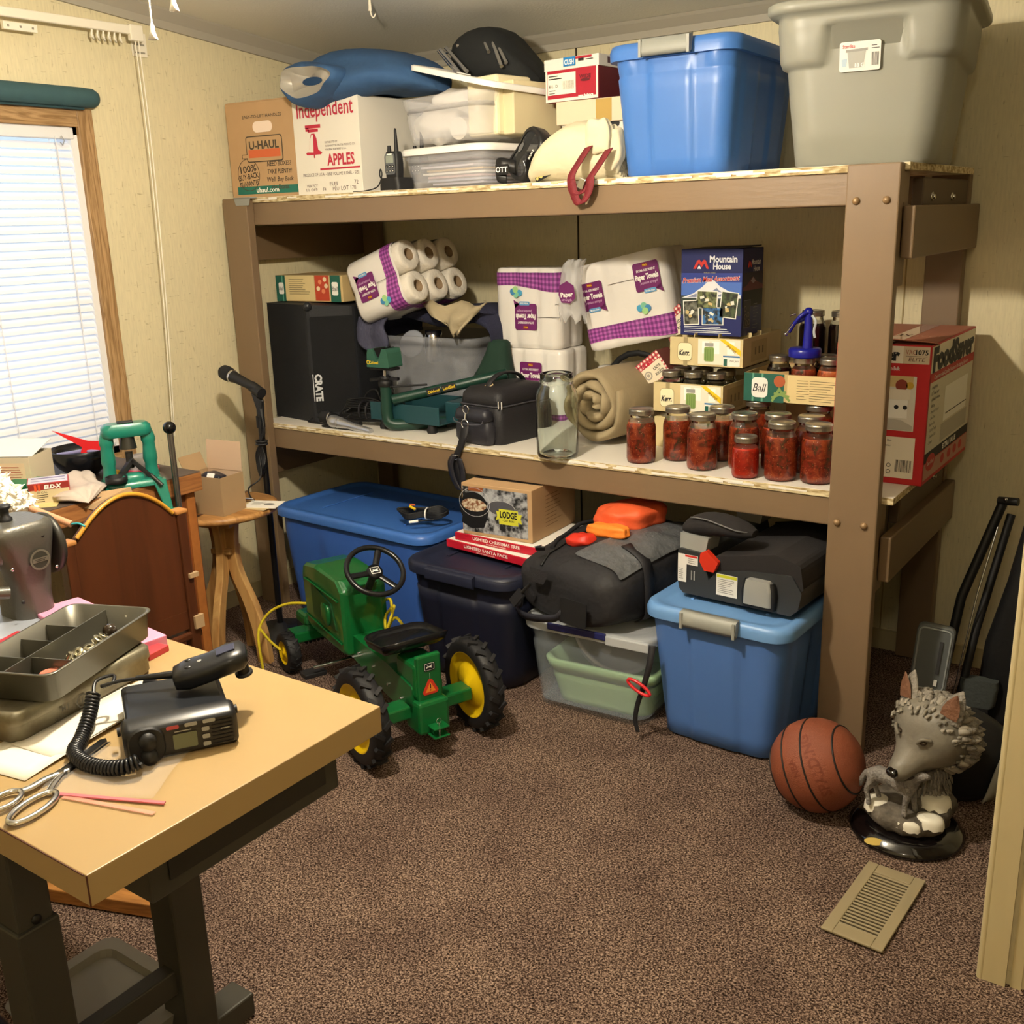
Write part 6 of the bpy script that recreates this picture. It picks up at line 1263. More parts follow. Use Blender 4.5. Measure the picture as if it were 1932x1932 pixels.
MB().box((.02, -.017, .12), (.008, .004, .10), M('case_tape', '#3c3c3e', .5)).box((.02, -.017, .04), (.009, .004, .018), white).build('hinge_label', None, t)
MB().box((0, 0, -.06), (.07, .05, .11), M('case_foot', '#1a1a1c', .6)).build('stand_block', None, t)
t = thing('grey_pouch', 'small grey fabric pouch hanging low on the dark bag behind the wolf bust', 'pouch', (.232, .34, .075), 8)
MB().loft([[(x, y, z) for x, y in rrect(w_, .04, .015, 4)] for z, w_ in ((0, .08), (.01, .095), (.07, .105), (.085, .10))], M('pouch_grey', '#3d4240', .8, bump=.3, bscale=90), True).build('pouch', None, t)
MB().box((0, 0, -.037), (.06, .04, .076), black).build('pouch_base', None, t)
t = thing('round_case', 'dark round case with a pale grey curved panel behind the wolf bust', 'case', (.275, -.055, .118), rot=(-14, 0, 30))
MB().at(RO(90, 0, 0)).lathe([(.02, -.05), (.10, -.05), (.118, -.03), (.118, .03), (.10, .05), (.0, .05)], M('case_black', '#151517', .5), 36).build('case_body', None, t)
b = MB(); pts = [(.117*math.cos(R(a)), -.052, .117*math.sin(R(a))) for a in range(-75, 31, 7)]; ins = [(.117*math.cos(R(a))-.04*math.sin(R((a+75)*180/105))-.002, -.058, .117*math.sin(R(a))+.03*math.sin(R((a+75)*180/105))) for a in range(-75, 31, 7)]
b.loft([pts, ins], M('panel_pale_grey', '#8d897c', .5), True, (0, 0), closed=False).build('pale_panel', None, t, solid=.006)
# ---- pedal tractor
t = thing('pedal_tractor', 'green and yellow ride-on pedal tractor with black steering wheel on the carpet', 'toy tractor', (-1.108, -.600, 0), 158)
TG = M('tractor_green', '#0b5a2a', .28, coat=.4); TY = M('tractor_yellow', '#d9b50f', .35); TB = M('tractor_rubber', '#17171a', .6)
def wheel(x, y, r, w, rimr, nl, nm='wheel'):
    W = MB().at(TR(x, y, r), RO(90, 0, 0)); hw = w/2
    W.lathe([(rimr, -hw), (rimr*1.12, -hw*1.05), (r*.90, -hw), (r*.955, -hw*.7), (r*.955, hw*.7), (r*.90, hw), (rimr*1.12, hw*1.05), (rimr, hw)], TB, 40, (0, 0))
    for k in range(nl):
        for s in (-1, 1):
            a = 2*PI*(k+(.5 if s > 0 else 0))/nl; m = TR(x, y, r) @ RO(90, 0, 0) @ RO(0, 0, math.degrees(a)) @ TR(r*.955, 0, s*hw*.5)
            W.at(m).box((0, s*.0, 0), (r*.085, r*.075, hw*1.15), TB, rot=(s*38, 0, 0))
    wo = W.build(nm, None, t)
    for s in (-1, 1):
        b = MB().at(TR(x, y, r), RO(90 if s < 0 else -90, 0, 0)); b.lathe([(rimr*1.01, hw*.98), (rimr*.97, hw*1.0), (rimr*.93, hw*.55), (rimr*.68, hw*.35), (rimr*.62, hw*.75), (rimr*.18, hw*.95), (rimr*.16, hw*1.1), (0, hw*1.1)], TY, 36, (0, 0)); b.build('hub', None, wo)
    return wo
wheel(0, .185, .146, .052, .102, 18); wheel(0, -.185, .146, .052, .102, 18)
wheel(.735, .125, .072, .042, .042, 15, 'front_wheel'); wheel(.735, -.125, .072, .042, .042, 15, 'front_wheel')
hood = [(.34, .175), (.345, .39), (.38, .422), (.56, .425), (.66, .408), (.672, .37), (.655, .20), (.62, .185)]
b = MB(); b.loft([[(x, y, z) for x, z in [( (px-.5)*k+.5, (pz-.32)*k+.32) for px, pz in hood]] for y, k in ((-.078, .93), (-.066, 1), (.066, 1), (.078, .93))], TG, False); b.build('hood', None, t, bevel=.012, seg=3)
for s in (-1, 1):
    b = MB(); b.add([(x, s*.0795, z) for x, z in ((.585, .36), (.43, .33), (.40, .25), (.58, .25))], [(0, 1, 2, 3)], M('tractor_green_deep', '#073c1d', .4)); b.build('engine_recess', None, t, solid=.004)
    MB().tube([(.37, s*.082, .355), (.64, s*.082, .362)], .003, TG, 6).tube([(.36, s*.081, .215), (.65, s*.081, .232)], .003, TG, 6).build('trim_line', None, t)
    MB().blob((.47, s*.083, .285), (.07, .02, .07), TG, 8, .1).build('engine_boss', None, t)
b = MB().loft([[(x, y, z) for x, z in ((-.05, .135), (-.05, .215), (.10, .235), (.35, .245), (.62, .205), (.62, .175), (.35, .165), (.10, .125))] for y in (-.05, .05)], TG, False); b.build('frame', None, t, bevel=.008)
b = MB().box((-.005, 0, .23), (.12, .09, .11), TG); b.build('gearbox', None, t, bevel=.012)
b = MB().box((-.06, 0, .225), (.02, .078, .17), TG); b.build('rear_plate', None, t, bevel=.006)
b = MB().box((-.045, 0, .125), (.09, .10, .10), TG); b.build('rear_casting', None, t, bevel=.010)
for s in (-1, 1): b = MB().loft([[(x, s*y, .13+z) for x, z in ((-.035, -.02), (.03, -.02), (.03, .02), (-.035, .02))] for y in (.045, .155)], TG, False); b.build('axle_arm', None, t, bevel=.006)
for z in (.078, .105): MB().box((-.105, 0, z), (.05, .05, .004), TG).build('hitch_plate', None, t, bevel=.001)
MB().cyl((-.112, 0, .075), (-.112, 0, .118), .004, chrome, 8).tube([(-.112, .008*math.cos(a), .122+.008*math.sin(a)) for a in [k*PI/6 for k in range(12)]], .0012, chrome, 6, closed=True).build('hitch_pin', None, t)
MB().box((-.08, 0, .09), (.05, .03, .02), TG).build('hitch_bracket', None, t)
p = MB().at(TR(-.0705, 0, .24) @ RO(0, 0, -90) @ RO(90, 0, 0)); p.poly([(x, y+.035) for x, y in rrect(.036, .026, .004, 3)], ink, .001).poly([(x, y+.035) for x, y in rrect(.031, .021, .003, 3)], white, .0012).poly([(x, y+.035) for x, y in rrect(.029, .019, .003, 3)], ink, .0014)
deer = [(-.011, -.006), (-.006, -.003), (.0, -.003), (.008, -.006), (.006, -.001), (.009, .003), (.006, .004), (.003, .001), (-.004, .001), (-.008, .006), (-.006, .001), (-.010, -.001)]
p.poly([(x, y+.036) for x, y in deer], white, .002)
p.poly([(-.026, -.042), (-.020, -.050), (.020, -.050), (.026, -.042), (.006, -.004), (-.006, -.004)], M('sign_red', '#c8321e', .5), .001).poly([(-.017, -.043), (.017, -.043), (0, -.012)], M('sign_orange', '#e8862a', .5), .0015).rect(0, -.025, .003, .014, ink, .002).rect(0, -.037, .003, .003, ink, .002).rect(0, .006, .0015, .02, M('faint_white', '#9ab09a', .5), .001)
p.build('decals', None, t)
b = MB(); sr = lambda w_, d_, z, dx=0: [(x+dx, y, z) for x, y in rrect(d_, w_, .045, 6)]
b.loft([sr(.17, .14, .288), sr(.20, .175, .296), sr(.215, .19, .318), sr(.205, .18, .322), sr(.18, .15, .308)], M('seat_black', '#0f1013', .25), True); 
for i, v in enumerate(b.v):
    b.v[i] = (v[0]+.065, v[1], v[2]+max(0, -(v[0]+.02))*.42)
b.build('seat', None, t)
MB().cyl((.06, 0, .28), (.06, 0, .30), .03, black, 12).build('seat_post', None, t)
SW = TR(.25, 0, .475) @ RO(0, -38, 0)
MB().at(SW).tube([(.088*math.cos(a*PI/18), .088*math.sin(a*PI/18), 0) for a in range(36)], .0085, M('wheel_black', '#101114', .28), 10, closed=True).build('steering_wheel', None, t)
b = MB().at(SW).lathe([(.022, -.018), (.026, -.01), (.024, .0), (.0, .002)], M('wheel_black', '#101114', .28), 20)
for a in (90, 210, 330): b.tube([(.02*math.cos(R(a)), .02*math.sin(R(a)), -.008), (.086*math.cos(R(a)), .086*math.sin(R(a)), -.002)], .008, M('wheel_black', '#101114', .28), 8, flat=(1.3, .6))
b.build('steering_spokes', None, t)
MB().at(SW @ TR(0, 0, .002) @ RO(0, 0, -90)).poly(rrect(.03, .024, .003, 3), white, .0006).poly(rrect(.027, .021, .003, 3), ink, .001).poly([(x*1.1, y*1.1) for x, y in deer], white, .0016).build('steering_badge', None, t)
MB().at(SW).cyl((0, 0, -.015), (0, 0, -.10), .012, black, 12).build('steering_column', None, t)
MB().box((.345, 0, .395), (.02, .08, .05), TG, rot=(0, -30, 0)).build('dash', None, t, bevel=.004)
# front axle, weights, pedals
b = MB().loft([[(x, s, .125+z) for x, z in ((.70, -.018), (.77, -.018), (.77, .02), (.70, .02))] for s in (-.11, -.04, .04, .11)], TG, False); b.build('front_axle', None, t, bevel=.006)
b = MB().box((.80, 0, .155), (.10, .10, .045), TG); b.build('nose_block', None, t, bevel=.014)
for k in range(7): MB().box((.80, -.045+.015*k, .105), (.07, .010, .07), TB).build('front_weight', None, t, bevel=.003)
MB().box((.68, 0, .155), (.10, .06, .05), TG).build('nose_neck', None, t, bevel=.01)
MB().cyl((.42, -.16, .135), (.42, .16, .135), .006, chrome, 8).build('pedal_crank', None, t)
for s in (-1, 1):
    MB().box((.42+s*.03, s*.15, .105 if s > 0 else .165), (.05, .075, .016), TB).build('pedal', None, t, bevel=.003)
    for x, z in ((.30, .20), (.20, .19), (.10, .17), (.02, .155)): MB().cyl((x, s*.05, z), (x, s*.055, z), .004, chrome, 8).build('bolt', None, t)
ropem = M('yellow_rope', '#c8b41e', .8, bump=.4, bscale=300)
t = thing('tow_rope', 'yellow rope looped over the tractor nose and knotted beside the hood', 'rope', (0, 0, 0))
MB().tube(catmull([(-1.86, -.54, .035), (-1.875, -.535, .12), (-1.90, -.505, .17), (-1.88, -.47, .22), (-1.82, -.44, .252), (-1.74, -.42, .262), (-1.66, -.40, .262)], 8), .0048, ropem, 8).tube(catmull([(-1.90, -.505, .17), (-1.86, -.50, .13), (-1.82, -.49, .10)], 6), .0045, ropem, 8).build('nose_loop', None, t)
MB().tube(catmull([(-1.44, -.36, .315), (-1.40, -.38, .325), (-1.365, -.42, .285), (-1.38, -.43, .245), (-1.40, -.41, .28), (-1.37, -.40, .32), (-1.355, -.43, .30), (-1.365, -.45, .25), (-1.385, -.44, .235), (-1.35, -.42, .29), (-1.31, -.42, .262), (-1.28, -.43, .26), (-1.29, -.44, .235)], 6), .0048, ropem, 8).build('knot', None, t)
# ================================================================ left side: sewing table, chair, bench, side table
TZ = .74
lam = M('birch_laminate', '#9d845a', .38, noise=.25, nscale=10, col2='#93794c', stretch=(1, 1, 1)); lamd = M('laminate_seam', '#4a2214', .6)
t = thing('sewing_table', 'industrial sewing table with blond laminate top on dark steel legs, lower left', 'table', (-1.14, -1.84, 0))
b = MB().box((0, 0, TZ-.0225), (1.61, .53, .045), lam); b.build('tabletop', None, t, bevel=.0015)
MB().box((.8055, -.2655, TZ-.022), (.0016, .0016, .044), lamd).box((0, -.2655, TZ-.0015), (1.6, .0012, .0016), lamd).build('edge_seam', None, t)
st = M('steel_stand', '#3f3d36', .5, .3, noise=.2, nscale=30); std = M('steel_dark', '#171715', .5)
b = MB().box((.70, .03, TZ-.045-.045), (.105, .36, .09), st); b.build('drawer_box', None, t, bevel=.003)
MB().box((.754, .03, TZ-.045-.038), (.003, .30, .062), M('drawer_face', '#2b2a26', .45, .3)).build('drawer_front', None, t, bevel=.001)
def tleg(x, y, w, d, top, nm='leg'): 
    b = MB().box((x, y, top/2+.2), (w, d, top-.4), st).box((x, y, .23), (w+.012, d+.012, .46), st); b.build(nm, None, t, bevel=.004)
tleg(.425, -.165, .06, .058, TZ-.046); tleg(.425, .10, .055, .055, TZ-.046); tleg(-.70, -.10, .062, .055, TZ-.046)
MB().box((.425, -.03, .18), (.035, .22, .05), st).build('cross_rail', None, t, bevel=.003)
MB().box((.425, -.03, .03), (.062, .50, .05), st).build('foot_rail', None, t, bevel=.004)
MB().box((-.70, -.10, .03), (.06, .46, .05), st).build('foot_rail', None, t, bevel=.004)
for z in (.47, .40): MB().at(TR(.4562, -.165, z), RO(0, 90, 0)).lathe([(.008, 0), (.008, .002), (0, .002)], std, 12, (0, 1)).build('adjuster_hole', None, t)
MB().cyl((.42, -.195, .24), (.42, -.215, .24), .03, M('worn_brass', '#6a5a34', .4, .8), 20).build('pedal_hub', None, t)
MB().cyl((-.5, -.02, .40), (.40, -.12, .30), .012, M('blued_steel', '#3a3d48', .35, .7), 10).cyl((-.5, -.12, .22), (.40, -.20, .23), .012, M('blued_steel', '#3a3d48', .35, .7), 10).cyl((-.4, -.12, .10), (.40, -.16, .10), .012, M('blued_steel', '#3a3d48', .35, .7), 10).build('treadle_rod', None, t)
b = MB().loft([[(x, y, z) for x, y in rrect(w_, d_, .03, 4, .27, .02)] for z, w_, d_ in ((.07, .28, .22), (.10, .30, .24), (.10, .25, .19), (.085, .24, .18))], M('treadle_grey', '#77736a', .5), False); b.build('treadle', None, t)
o = MB().box((0, 0, .02), (.38, .09, .035), wood_mat('pine_stick', '#b07a3f', '#8a5a28', 8, 0)); tag(o.build('wood_offcut', loc=(-1.27, -1.56, .0), rot=(0, 0, 20), bevel=.003), 'orange-brown wood offcut on the carpet under the sewing table', 'wood')
# ---- sewing machine
t = thing('sewing_machine', 'old grey metal industrial sewing machine head at the left frame edge', 'sewing machine', (-1.215, -1.655, TZ))
mg = M('hammertone_grey', '#57554e', .35, .35, noise=.25, nscale=12, bump=.08, bscale=200, col2='#4a4842')
def mr(w, d, z, cy=0, cx=0): return [(x, y, z) for x, y in rrect(w, d, .035, 5, cx, cy)]
MB().loft([mr(.105, .085, 0), mr(.105, .082, .06), mr(.115, .10, .12, -.003), mr(.125, .125, .165, -.008), mr(.13, .135, .19, -.010), mr(.125, .13, .205, -.01), mr(.11, .115, .21, -.01)], mg, True).build('pillar', None, t)
MB().loft([[(x, y, z+.165) for x, z in rrect(.095-abs(k)*.0, .075, .03, 5)] for y, k in ((-.03, 0), (-.12, 0), (-.24, 0), (-.40, 0))], mg, True).build('arm', None, t)
MB().loft([[(-.04, -.045, .12), (.03, -.045, .12), (.03, -.045, .15), (-.04, -.045, .15)], [(-.04, -.10, .135), (.03, -.10, .135), (.03, -.10, .15), (-.04, -.10, .15)]], mg, False).build('arm_gusset', None, t, bevel=.008)
MB().box((0, -.19, .008), (.18, .46, .014), M('bed_plate', '#b9c0cc', .3, .5)).build('bed', None, t, bevel=.004)
MB().at(TR(0, .062, .145), RO(90, 0, 0)).lathe([(.0, -.012), (.05, -.012), (.062, -.006), (.064, 0), (.062, .008), (.04, .006), (0, .006)], M('handwheel_dark', '#3a3935', .4, .5), 32).build('handwheel', None, t)
MB().lathe([(.013, 0), (.013, .006), (.008, .01), (.009, .022), (.014, .028), (.014, .032), (0, .032)], black, 18, c=(.0, -.015, .21)).build('tension_knob', None, t)
MB().lathe([(.02, 0), (.02, .004), (.012, .006), (0, .006)], M('cap_dark', '#4a4a46', .3, .5), 18, c=(-.02, -.055, .208)).build('oil_cap', None, t)
b = MB().at(TR(.064, .006, .135) @ RO(0, 0, 90) @ RO(90, 0, 0)); b.disc(0, 0, .021, M('badge_ring', '#7c7a70', .3, .6), .002, r0=.017).disc(0, 0, .017, M('badge_green', '#2c2d26', .4), .0018).rect(0, 0, .032, .009, M('badge_ring', '#7c7a70', .3, .6), .0026).rect(0, .0015, .022, .0012, ink, .0032).rect(0, -.0015, .018, .0012, ink, .0032); b.build('emblem', None, t)
b = MB().tube([(.055, -.06, .085), (.03, -.14, .10), (.03, -.17, .10)], .012, mg, 10); b.build('stitch_lever', None, t)
for y, z in ((.02, .18), (-.04, .06), (.04, .11), (-.05, .13)): MB().at(TR(.061, y, z), RO(0, 90, 0)).lathe([(.0035, 0), (.0035, .003), (0, .003)], chrome if z in (.11, .13) else std, 10).build('screw', None, t)
# ---- papers, binder behind the tin
o = MB().box((0, 0, .0015), (.30, .21, .003), M('paper_bluish', '#dfe6f2', .7)); tag(o.build('paper_sheet', loc=(-1.33, -1.90, TZ+.015), rot=(0, 0, 20)), 'pale paper sheet lying on the machine bed at the left edge', 'paper')
o = MB().box((0, 0, .012), (.34, .10, .022), M('pink_binder', '#d58aa8', .5)); tag(o.build('pink_binder', loc=(-1.02, -1.630, TZ), rot=(0, 0, -6), bevel=.002), 'pink binder behind the metal tray, its edge showing', 'binder')
o = MB().box((0, 0, .01), (.16, .12, .02), M('red_tin', '#a32c34', .4)); tag(o.build('red_case', loc=(-1.03, -1.76, TZ), rot=(0, 0, 20), bevel=.003), 'dark red flat case between sewing machine and metal tray', 'case')
o = MB().box((0, 0, .006), (.05, .05, .012), M('red_tab', '#b8363c', .4)); tag(o.build('red_packet', loc=(-.845, -1.64, TZ), rot=(0, 0, 10), bevel=.001), 'small red packet peeking out behind the rusty tin', 'packet')
# ---- rusty tin
t = thing('tin_box', 'closed rusty olive metal tin under the divided tray, on white papers', 'tin', (-.845, -1.845, TZ+.003), 101)
rt = M('aged_tin', '#85806c', .4, .5, noise=.8, nscale=16, col2='#544a36', bump=.1, bscale=60)
rs2 = lambda w_, d_, z: [(x, y, z) for x, y in rrect(w_, d_, .022, 5)]
MB().loft([rs2(.29, .20, 0), rs2(.295, .205, .004), rs2(.295, .205, .033)], rt, True).build('base', None, t)
MB().loft([rs2(.299, .209, .027), rs2(.300, .210, .029), rs2(.299, .209, .044), rs2(.290, .20, .049), rs2(.28, .19, .0485)], rt, True).build('lid', None, t)
p = MB().at(TR(0, -.1052, .017) @ RO(90, 0, 0)); dkt = M('tin_ink', '#3b3526', .5)
p.disc(-.02, 0, .012, dkt, .001, r0=.0095).text('1', -.02, 0, .010, dkt, bold=.04).text('M J', -.055, .004, .008, dkt, bold=.03).text('. R R', .03, .004, .008, dkt).text('Q J .', -.07, -.008, .006, dkt)
p.build('markings', None, t)
# ---- divided tray of bobbins
t = thing('divided_tray', 'grey metal divided tray of bobbins and bits set askew on the rusty tin', 'tray', (-.822, -1.815, TZ+.053), 112)
tm = M('tray_metal', '#6c6a60', .35, .7, noise=.3, nscale=14, col2='#57554b')
b = MB().loft([rs2(.268, .150, 0), rs2(.278, .158, .003), rs2(.284, .163, .046), rs2(.292, .171, .048), rs2(.292, .171, .050), rs2(.282, .161, .050), rs2(.276, .156, .006), rs2(.266, .148, .003)], tm, True, (1, 1)); b.build('tray_body', None, t)
for c, d_ in (((0, .010, .024), (.276, .0015, .040)), ((-.065, -.034, .022), (.0015, .088, .036)), ((-.07, .045, .022), (.0015, .068, .036)), ((.0, .045, .022), (.0015, .068, .036)), ((.065, .045, .022), (.0015, .068, .036))): MB().box(c, d_, tm).build('divider', None, t)
for x, y in ((.12, .03),): MB().at(TR(.1385, -.03, .034), RO(0, -90, 0)).disc(0, 0, .0022, white, .001).build('rivet_hole', None, t)
bobm = M('bobbin_steel', '#b9b39a', .25, .9)
def bobbin(loc, rot, label):
    t = thing('bobbin', label, 'bobbin', loc, rot=rot, group='loose metal bobbins in the tray')
    MB().lathe([(.004, 0), (.011, 0), (.011, .001), (.004, .001)], bobm, 20, (0, 0)).lathe([(.004, .008), (.011, .008), (.011, .009), (.004, .009)], bobm, 20, (0, 0)).lathe([(.0045, 0), (.0045, .009)], bobm, 14, (0, 0)).build('spool', None, t)
for k, (x, y, z, a, c) in enumerate(((-.800, -1.800, .074, 40, 20), (-.806, -1.778, .072, 10, 0), (-.815, -1.757, .077, 20, 60), (-.792, -1.822, .076, 65, 10), (-.826, -1.740, .074, 30, 0))):
    bobbin((x, y, TZ+z-.005), (a, c*.5, k*40), 'loose metal bobbin lying among others in the divided tray')
o = MB().ball((0, 0, 0), .0125, M('dark_ball', '#2b2118', .15), 12); tag(o.build('dark_knob', loc=(-.835, -1.718, TZ+.076)), 'round dark brown knob at the far end of the divided tray', 'knob')
o = MB().blob((0, 0, 0), (.05, .026, .018), M('pink_cloth_bit', '#a8604c', .9), amp=.15, seed=3); tag(o.build('cloth_scrap', loc=(-.762, -1.878, TZ+.070), rot=(0, 0, 110)), 'crumpled pinkish cloth scrap in the near compartment of the tray', 'cloth')
o = MB().tube([(0, 0, 0), (.012, .006, .012), (.02, .012, .03)], .004, bobm, 8); tag(o.build('thread_clip', loc=(-.79, -1.845, TZ+.062)), 'small pale metal clip standing among the bobbins', 'clip')
for k, (x, y, rz, w, d, lab) in enumerate(((-.70, -1.885, 100, .30, .13, 'white paper sheets sticking out from under the rusty tin'), (-.69, -1.84, 96, .26, .10, 'second folded white paper beside the tin, near the radio'))):
    b = MB(); sheet(0, 0, 12, 4, lambda u, v, k=k: (w*(u-.5), d*(v-.5), .0015+.003*k+.006*math.sin(u*PI)*(1-v)), M('paper_white', '#dcd6c8', .8), b); tag(b.build('paper_sheet', loc=(x, y, TZ), rot=(0, 0, rz), solid=.0006), lab, 'paper')
# ---- two-way radio base
t = thing('mobile_radio', 'black mobile two-way radio with small display on the blond table', 'radio', (-.552, -1.802, TZ), 58)
rb = M('radio_black', '#15161a', .32); rbs = M('radio_top_steel', '#2a2d33', .3, .6)
b = MB().loft([[(x, y, z) for x, z in [(px, pz+.028) for px, pz in rrect(w_, h_, .008, 3)]] for y, w_, h_ in ((-.045, .150, .046), (.085, .150, .046))], rbs, False); b.build('chassis', None, t)
b = MB().loft([[(x, y, z+.028) for x, z in rrect(w_, h_, .010, 4)] for y, w_, h_ in ((-.088, .150, .044), (-.084, .162, .054), (-.045, .164, .055))], rb, True); b.build('front_panel', None, t)
p = MB().at(TR(0, -.0885, .028) @ RO(90, 0, 0)); lcd = M('radio_lcd', '#5e6450', .2); btn = M('button_grey', '#8c8d8a', .4)
p.poly([(x+.004, y-.004) for x, y in rrect(.034, .024, .002, 3)], lcd, .001).rect(.002, .012, .024, .0016, btn, .001)
for k, m_ in enumerate((M('button_red', '#a8444a', .4), btn, btn)): p.poly([(x-.012+k*.026, y+.020) for x, y in rrect(.018, .006, .002, 3)], m_, .0012)
for k in range(3): p.poly([(x+.034, y+.008-k*.012) for x, y in rrect(.011, .007, .002, 3)], btn, .0012)
for k in range(7): p.rect(.058, .016-k*.006, .03, .0022, black, .001)
p.rect(.062, .004, .013, .0014, btn, .002); p.build('faceplate_print', None, t)
for z, r_ in ((.037, .0125), (.013, .0115)): MB().at(TR(-.048, -.088, z), RO(90, 0, 0)).lathe([(r_*1.1, 0), (r_*1.1, .003), (r_, .005), (r_*.92, .017), (0, .018)], black, 24).build('knob', None, t)
MB().at(TR(-.05, -.088, .027), RO(90, 0, 0)).loft([[(x, y, z) for x, y in rrect(w_, h_, .02, 5)] for z, w_, h_ in ((0, .052, .058), (.004, .048, .054))], black, True).build('knob_bezel', None, t)
for s in (-1, 1): MB().cyl((s*.083, -.03, .03), (s*.088, -.03, .03), .007, black, 12).build('side_bolt', None, t)
MB().blob((.02, .095, .026), (.04, .03, .03), black, 8, .05).build('rear_plug', None, t)
# handset
t = thing('handset_microphone', 'black push-to-talk microphone resting on top of the mobile radio', 'microphone', (-.545, -1.735, TZ+.078), rot=(8, -8, 50))
rings = []
for x, hy, hz, zz in ((-.058, .008, .006, .0), (-.055, .022, .014, .0), (-.035, .029, .018, .001), (0, .029, .017, .004), (.03, .031, .018, .010), (.052, .029, .017, .012), (.060, .018, .010, .012)):
    rings.append([(x, hy*math.copysign(abs(math.cos(2*PI*j/28))**.6, math.cos(2*PI*j/28)), zz+hz*math.copysign(abs(math.sin(2*PI*j/28))**.7, math.sin(2*PI*j/28))) for j in range(28)])
MB().loft(rings, rb, True).build('shell', None, t)
for x, y in ((-.03, .012), (-.03, -.010), (-.012, .0)): MB().ball((x, y, .018), .006, btn if x > -.02 else rb, 8, (1, .8, .5)).build('button', None, t)
MB().box((.03, 0, .028), (.03, .02, .003), M('grille_blue_sheen', '#30344a', .3), rot=(0, -8, 0)).build('speaker_slots', None, t, bevel=.001)
MB().cyl((.048, 0, -.006), (.048, 0, -.020), .010, black, 12).lathe([(.014, -.024), (.014, -.020), (0, -.020)], black, 14, c=(.048, 0, 0)).build('hang_button', None, t)
# coiled cord: helix along a path
def helix(path, r, turns, wr, mat, per=10):
    P_ = catmull(path, 10); L_ = [0]
    for i in range(1, len(P_)): L_.append(L_[-1]+(P_[i]-P_[i-1]).length)
    out = []; n = turns*per; k = 0
    for i in range(n+1):
        s_ = L_[-1]*i/n
        while k < len(P_)-2 and L_[k+1] < s_: k += 1
        f_ = (s_-L_[k])/max(1e-9, L_[k+1]-L_[k]); c = P_[k].lerp(P_[k+1], f_); tg = (P_[k+1]-P_[k]).normalized(); x = tg.cross(Vector((0, 0, 1))).normalized(); y = x.cross(tg); a = 2*PI*i/per
        out.append(c+x*r*math.cos(a)+y*r*math.sin(a))
    return MB().tube(out, wr, mat, 6)
t = thing('coiled_cord', 'black coiled microphone cord curling in front of the mobile radio', 'cord', (0, 0, 0))
z0 = TZ+.0125
helix([(-.672, -1.862, TZ+.055), (-.655, -1.885, TZ+.03), (-.634, -1.915, z0), (-.605, -1.945, z0), (-.565, -1.955, z0), (-.53, -1.95, z0), (-.497, -1.937, z0+.004), (-.484, -1.918, TZ+.022)], .0095, 44, .0026, rb).build('coil', None, t)
MB().tube(catmull([(-.672, -1.862, TZ+.055), (-.688, -1.845, TZ+.066), (-.676, -1.822, TZ+.07), (-.66, -1.835, TZ+.066), (-.668, -1.85, TZ+.064), (-.645, -1.825, TZ+.070), (-.61, -1.795, TZ+.072), (-.585, -1.772, TZ+.073)], 8), .003, rb, 8).build('lead', None, t)
MB().tube([(-.63, -1.812, TZ+.072), (-.585, -1.772, TZ+.074)], .0045, rb, 8, r2=.007).build('strain_relief', None, t)
MB().tube(catmull([(-.69, -1.70, TZ+.010), (-.66, -1.72, TZ+.014), (-.64, -1.70, TZ+.012), (-.61, -1.69, TZ+.012)]), .006, black, 8).cyl((-.72, -1.735, TZ+.012), (-.67, -1.735, TZ+.012), .009, rb, 12).build('power_plug', None, t)
# ---- scissors
t = thing('scissors', 'chrome dressmaking scissors lying on the blond table', 'scissors', (-.578, -1.985, TZ+.004), 107)
b = MB().loft([[(.0, -.008, z), (.0, .006, z), (.095, .010, z), (.102, .004, z), (.095, -.004, z)] for z in (.001, .004)], M('blade_steel', '#77777a', .22, 1), False).build('blade', None, t)
MB().loft([[(.0, -.010, z), (.0, .0, z), (.098, -.002, z), (.100, -.006, z)] for z in (-.003, .0005)], chrome, False).build('blade', None, t)
MB().cyl((.0, 0, -.002), (.0, 0, .006), .005, chrome, 16).build('pivot_screw', None, t)
MB().tube(catmull([(.01, -.004, .002), (-.02, .008, .003), (-.045, .012, .003), (-.06, .02, .003)]), [.006]*19, chrome, 8, flat=(1, .6)).tube([(-.083+.026*math.cos(a), .022+.017*math.sin(a), .003) for a in [k*PI/14 for k in range(28)]], .0042, chrome, 8, closed=True).build('handle', None, t)
MB().tube(catmull([(.01, .002, .000), (-.02, -.008, .001), (-.035, -.014, .001), (-.05, -.022, .001)]), [.006]*19, chrome, 8, flat=(1, .6)).tube([(-.085+.040*math.cos(a), -.028+.018*math.sin(a), .002) for a in [k*PI/14 for k in range(28)]], .0045, chrome, 8, closed=True).build('handle', None, t)
# ---- zip bag
t = thing('zip_bag', 'clear plastic zip bag with pink seal lying under the cord and scissors', 'plastic bag', (-.52, -1.935, TZ+.001), 30)
b = MB(); sheet(0, 0, 14, 10, lambda u, v: (.17*(u-.5), .14*(v-.5), .0015+.004*abs(math.sin(u*9+v*4))*math.sin(v*PI)), M('clear_film', '#ffffff', .08, alpha=.06, spec=1), b); b.build('film', None, t, solid=.0004)
MB().box((.02, -.072, .002), (.175, .006, .002), M('pink_zip', '#d9707c', .4, alpha=.8), rot=(0, 0, -6)).build('zip_seal', None, t); MB().box((.03, -.088, .0015), (.15, .008, .001), M('pink_zip_soft', '#e2a08c', .5, alpha=.45), rot=(0, 0, -14)).build('zip_seal', None, t)
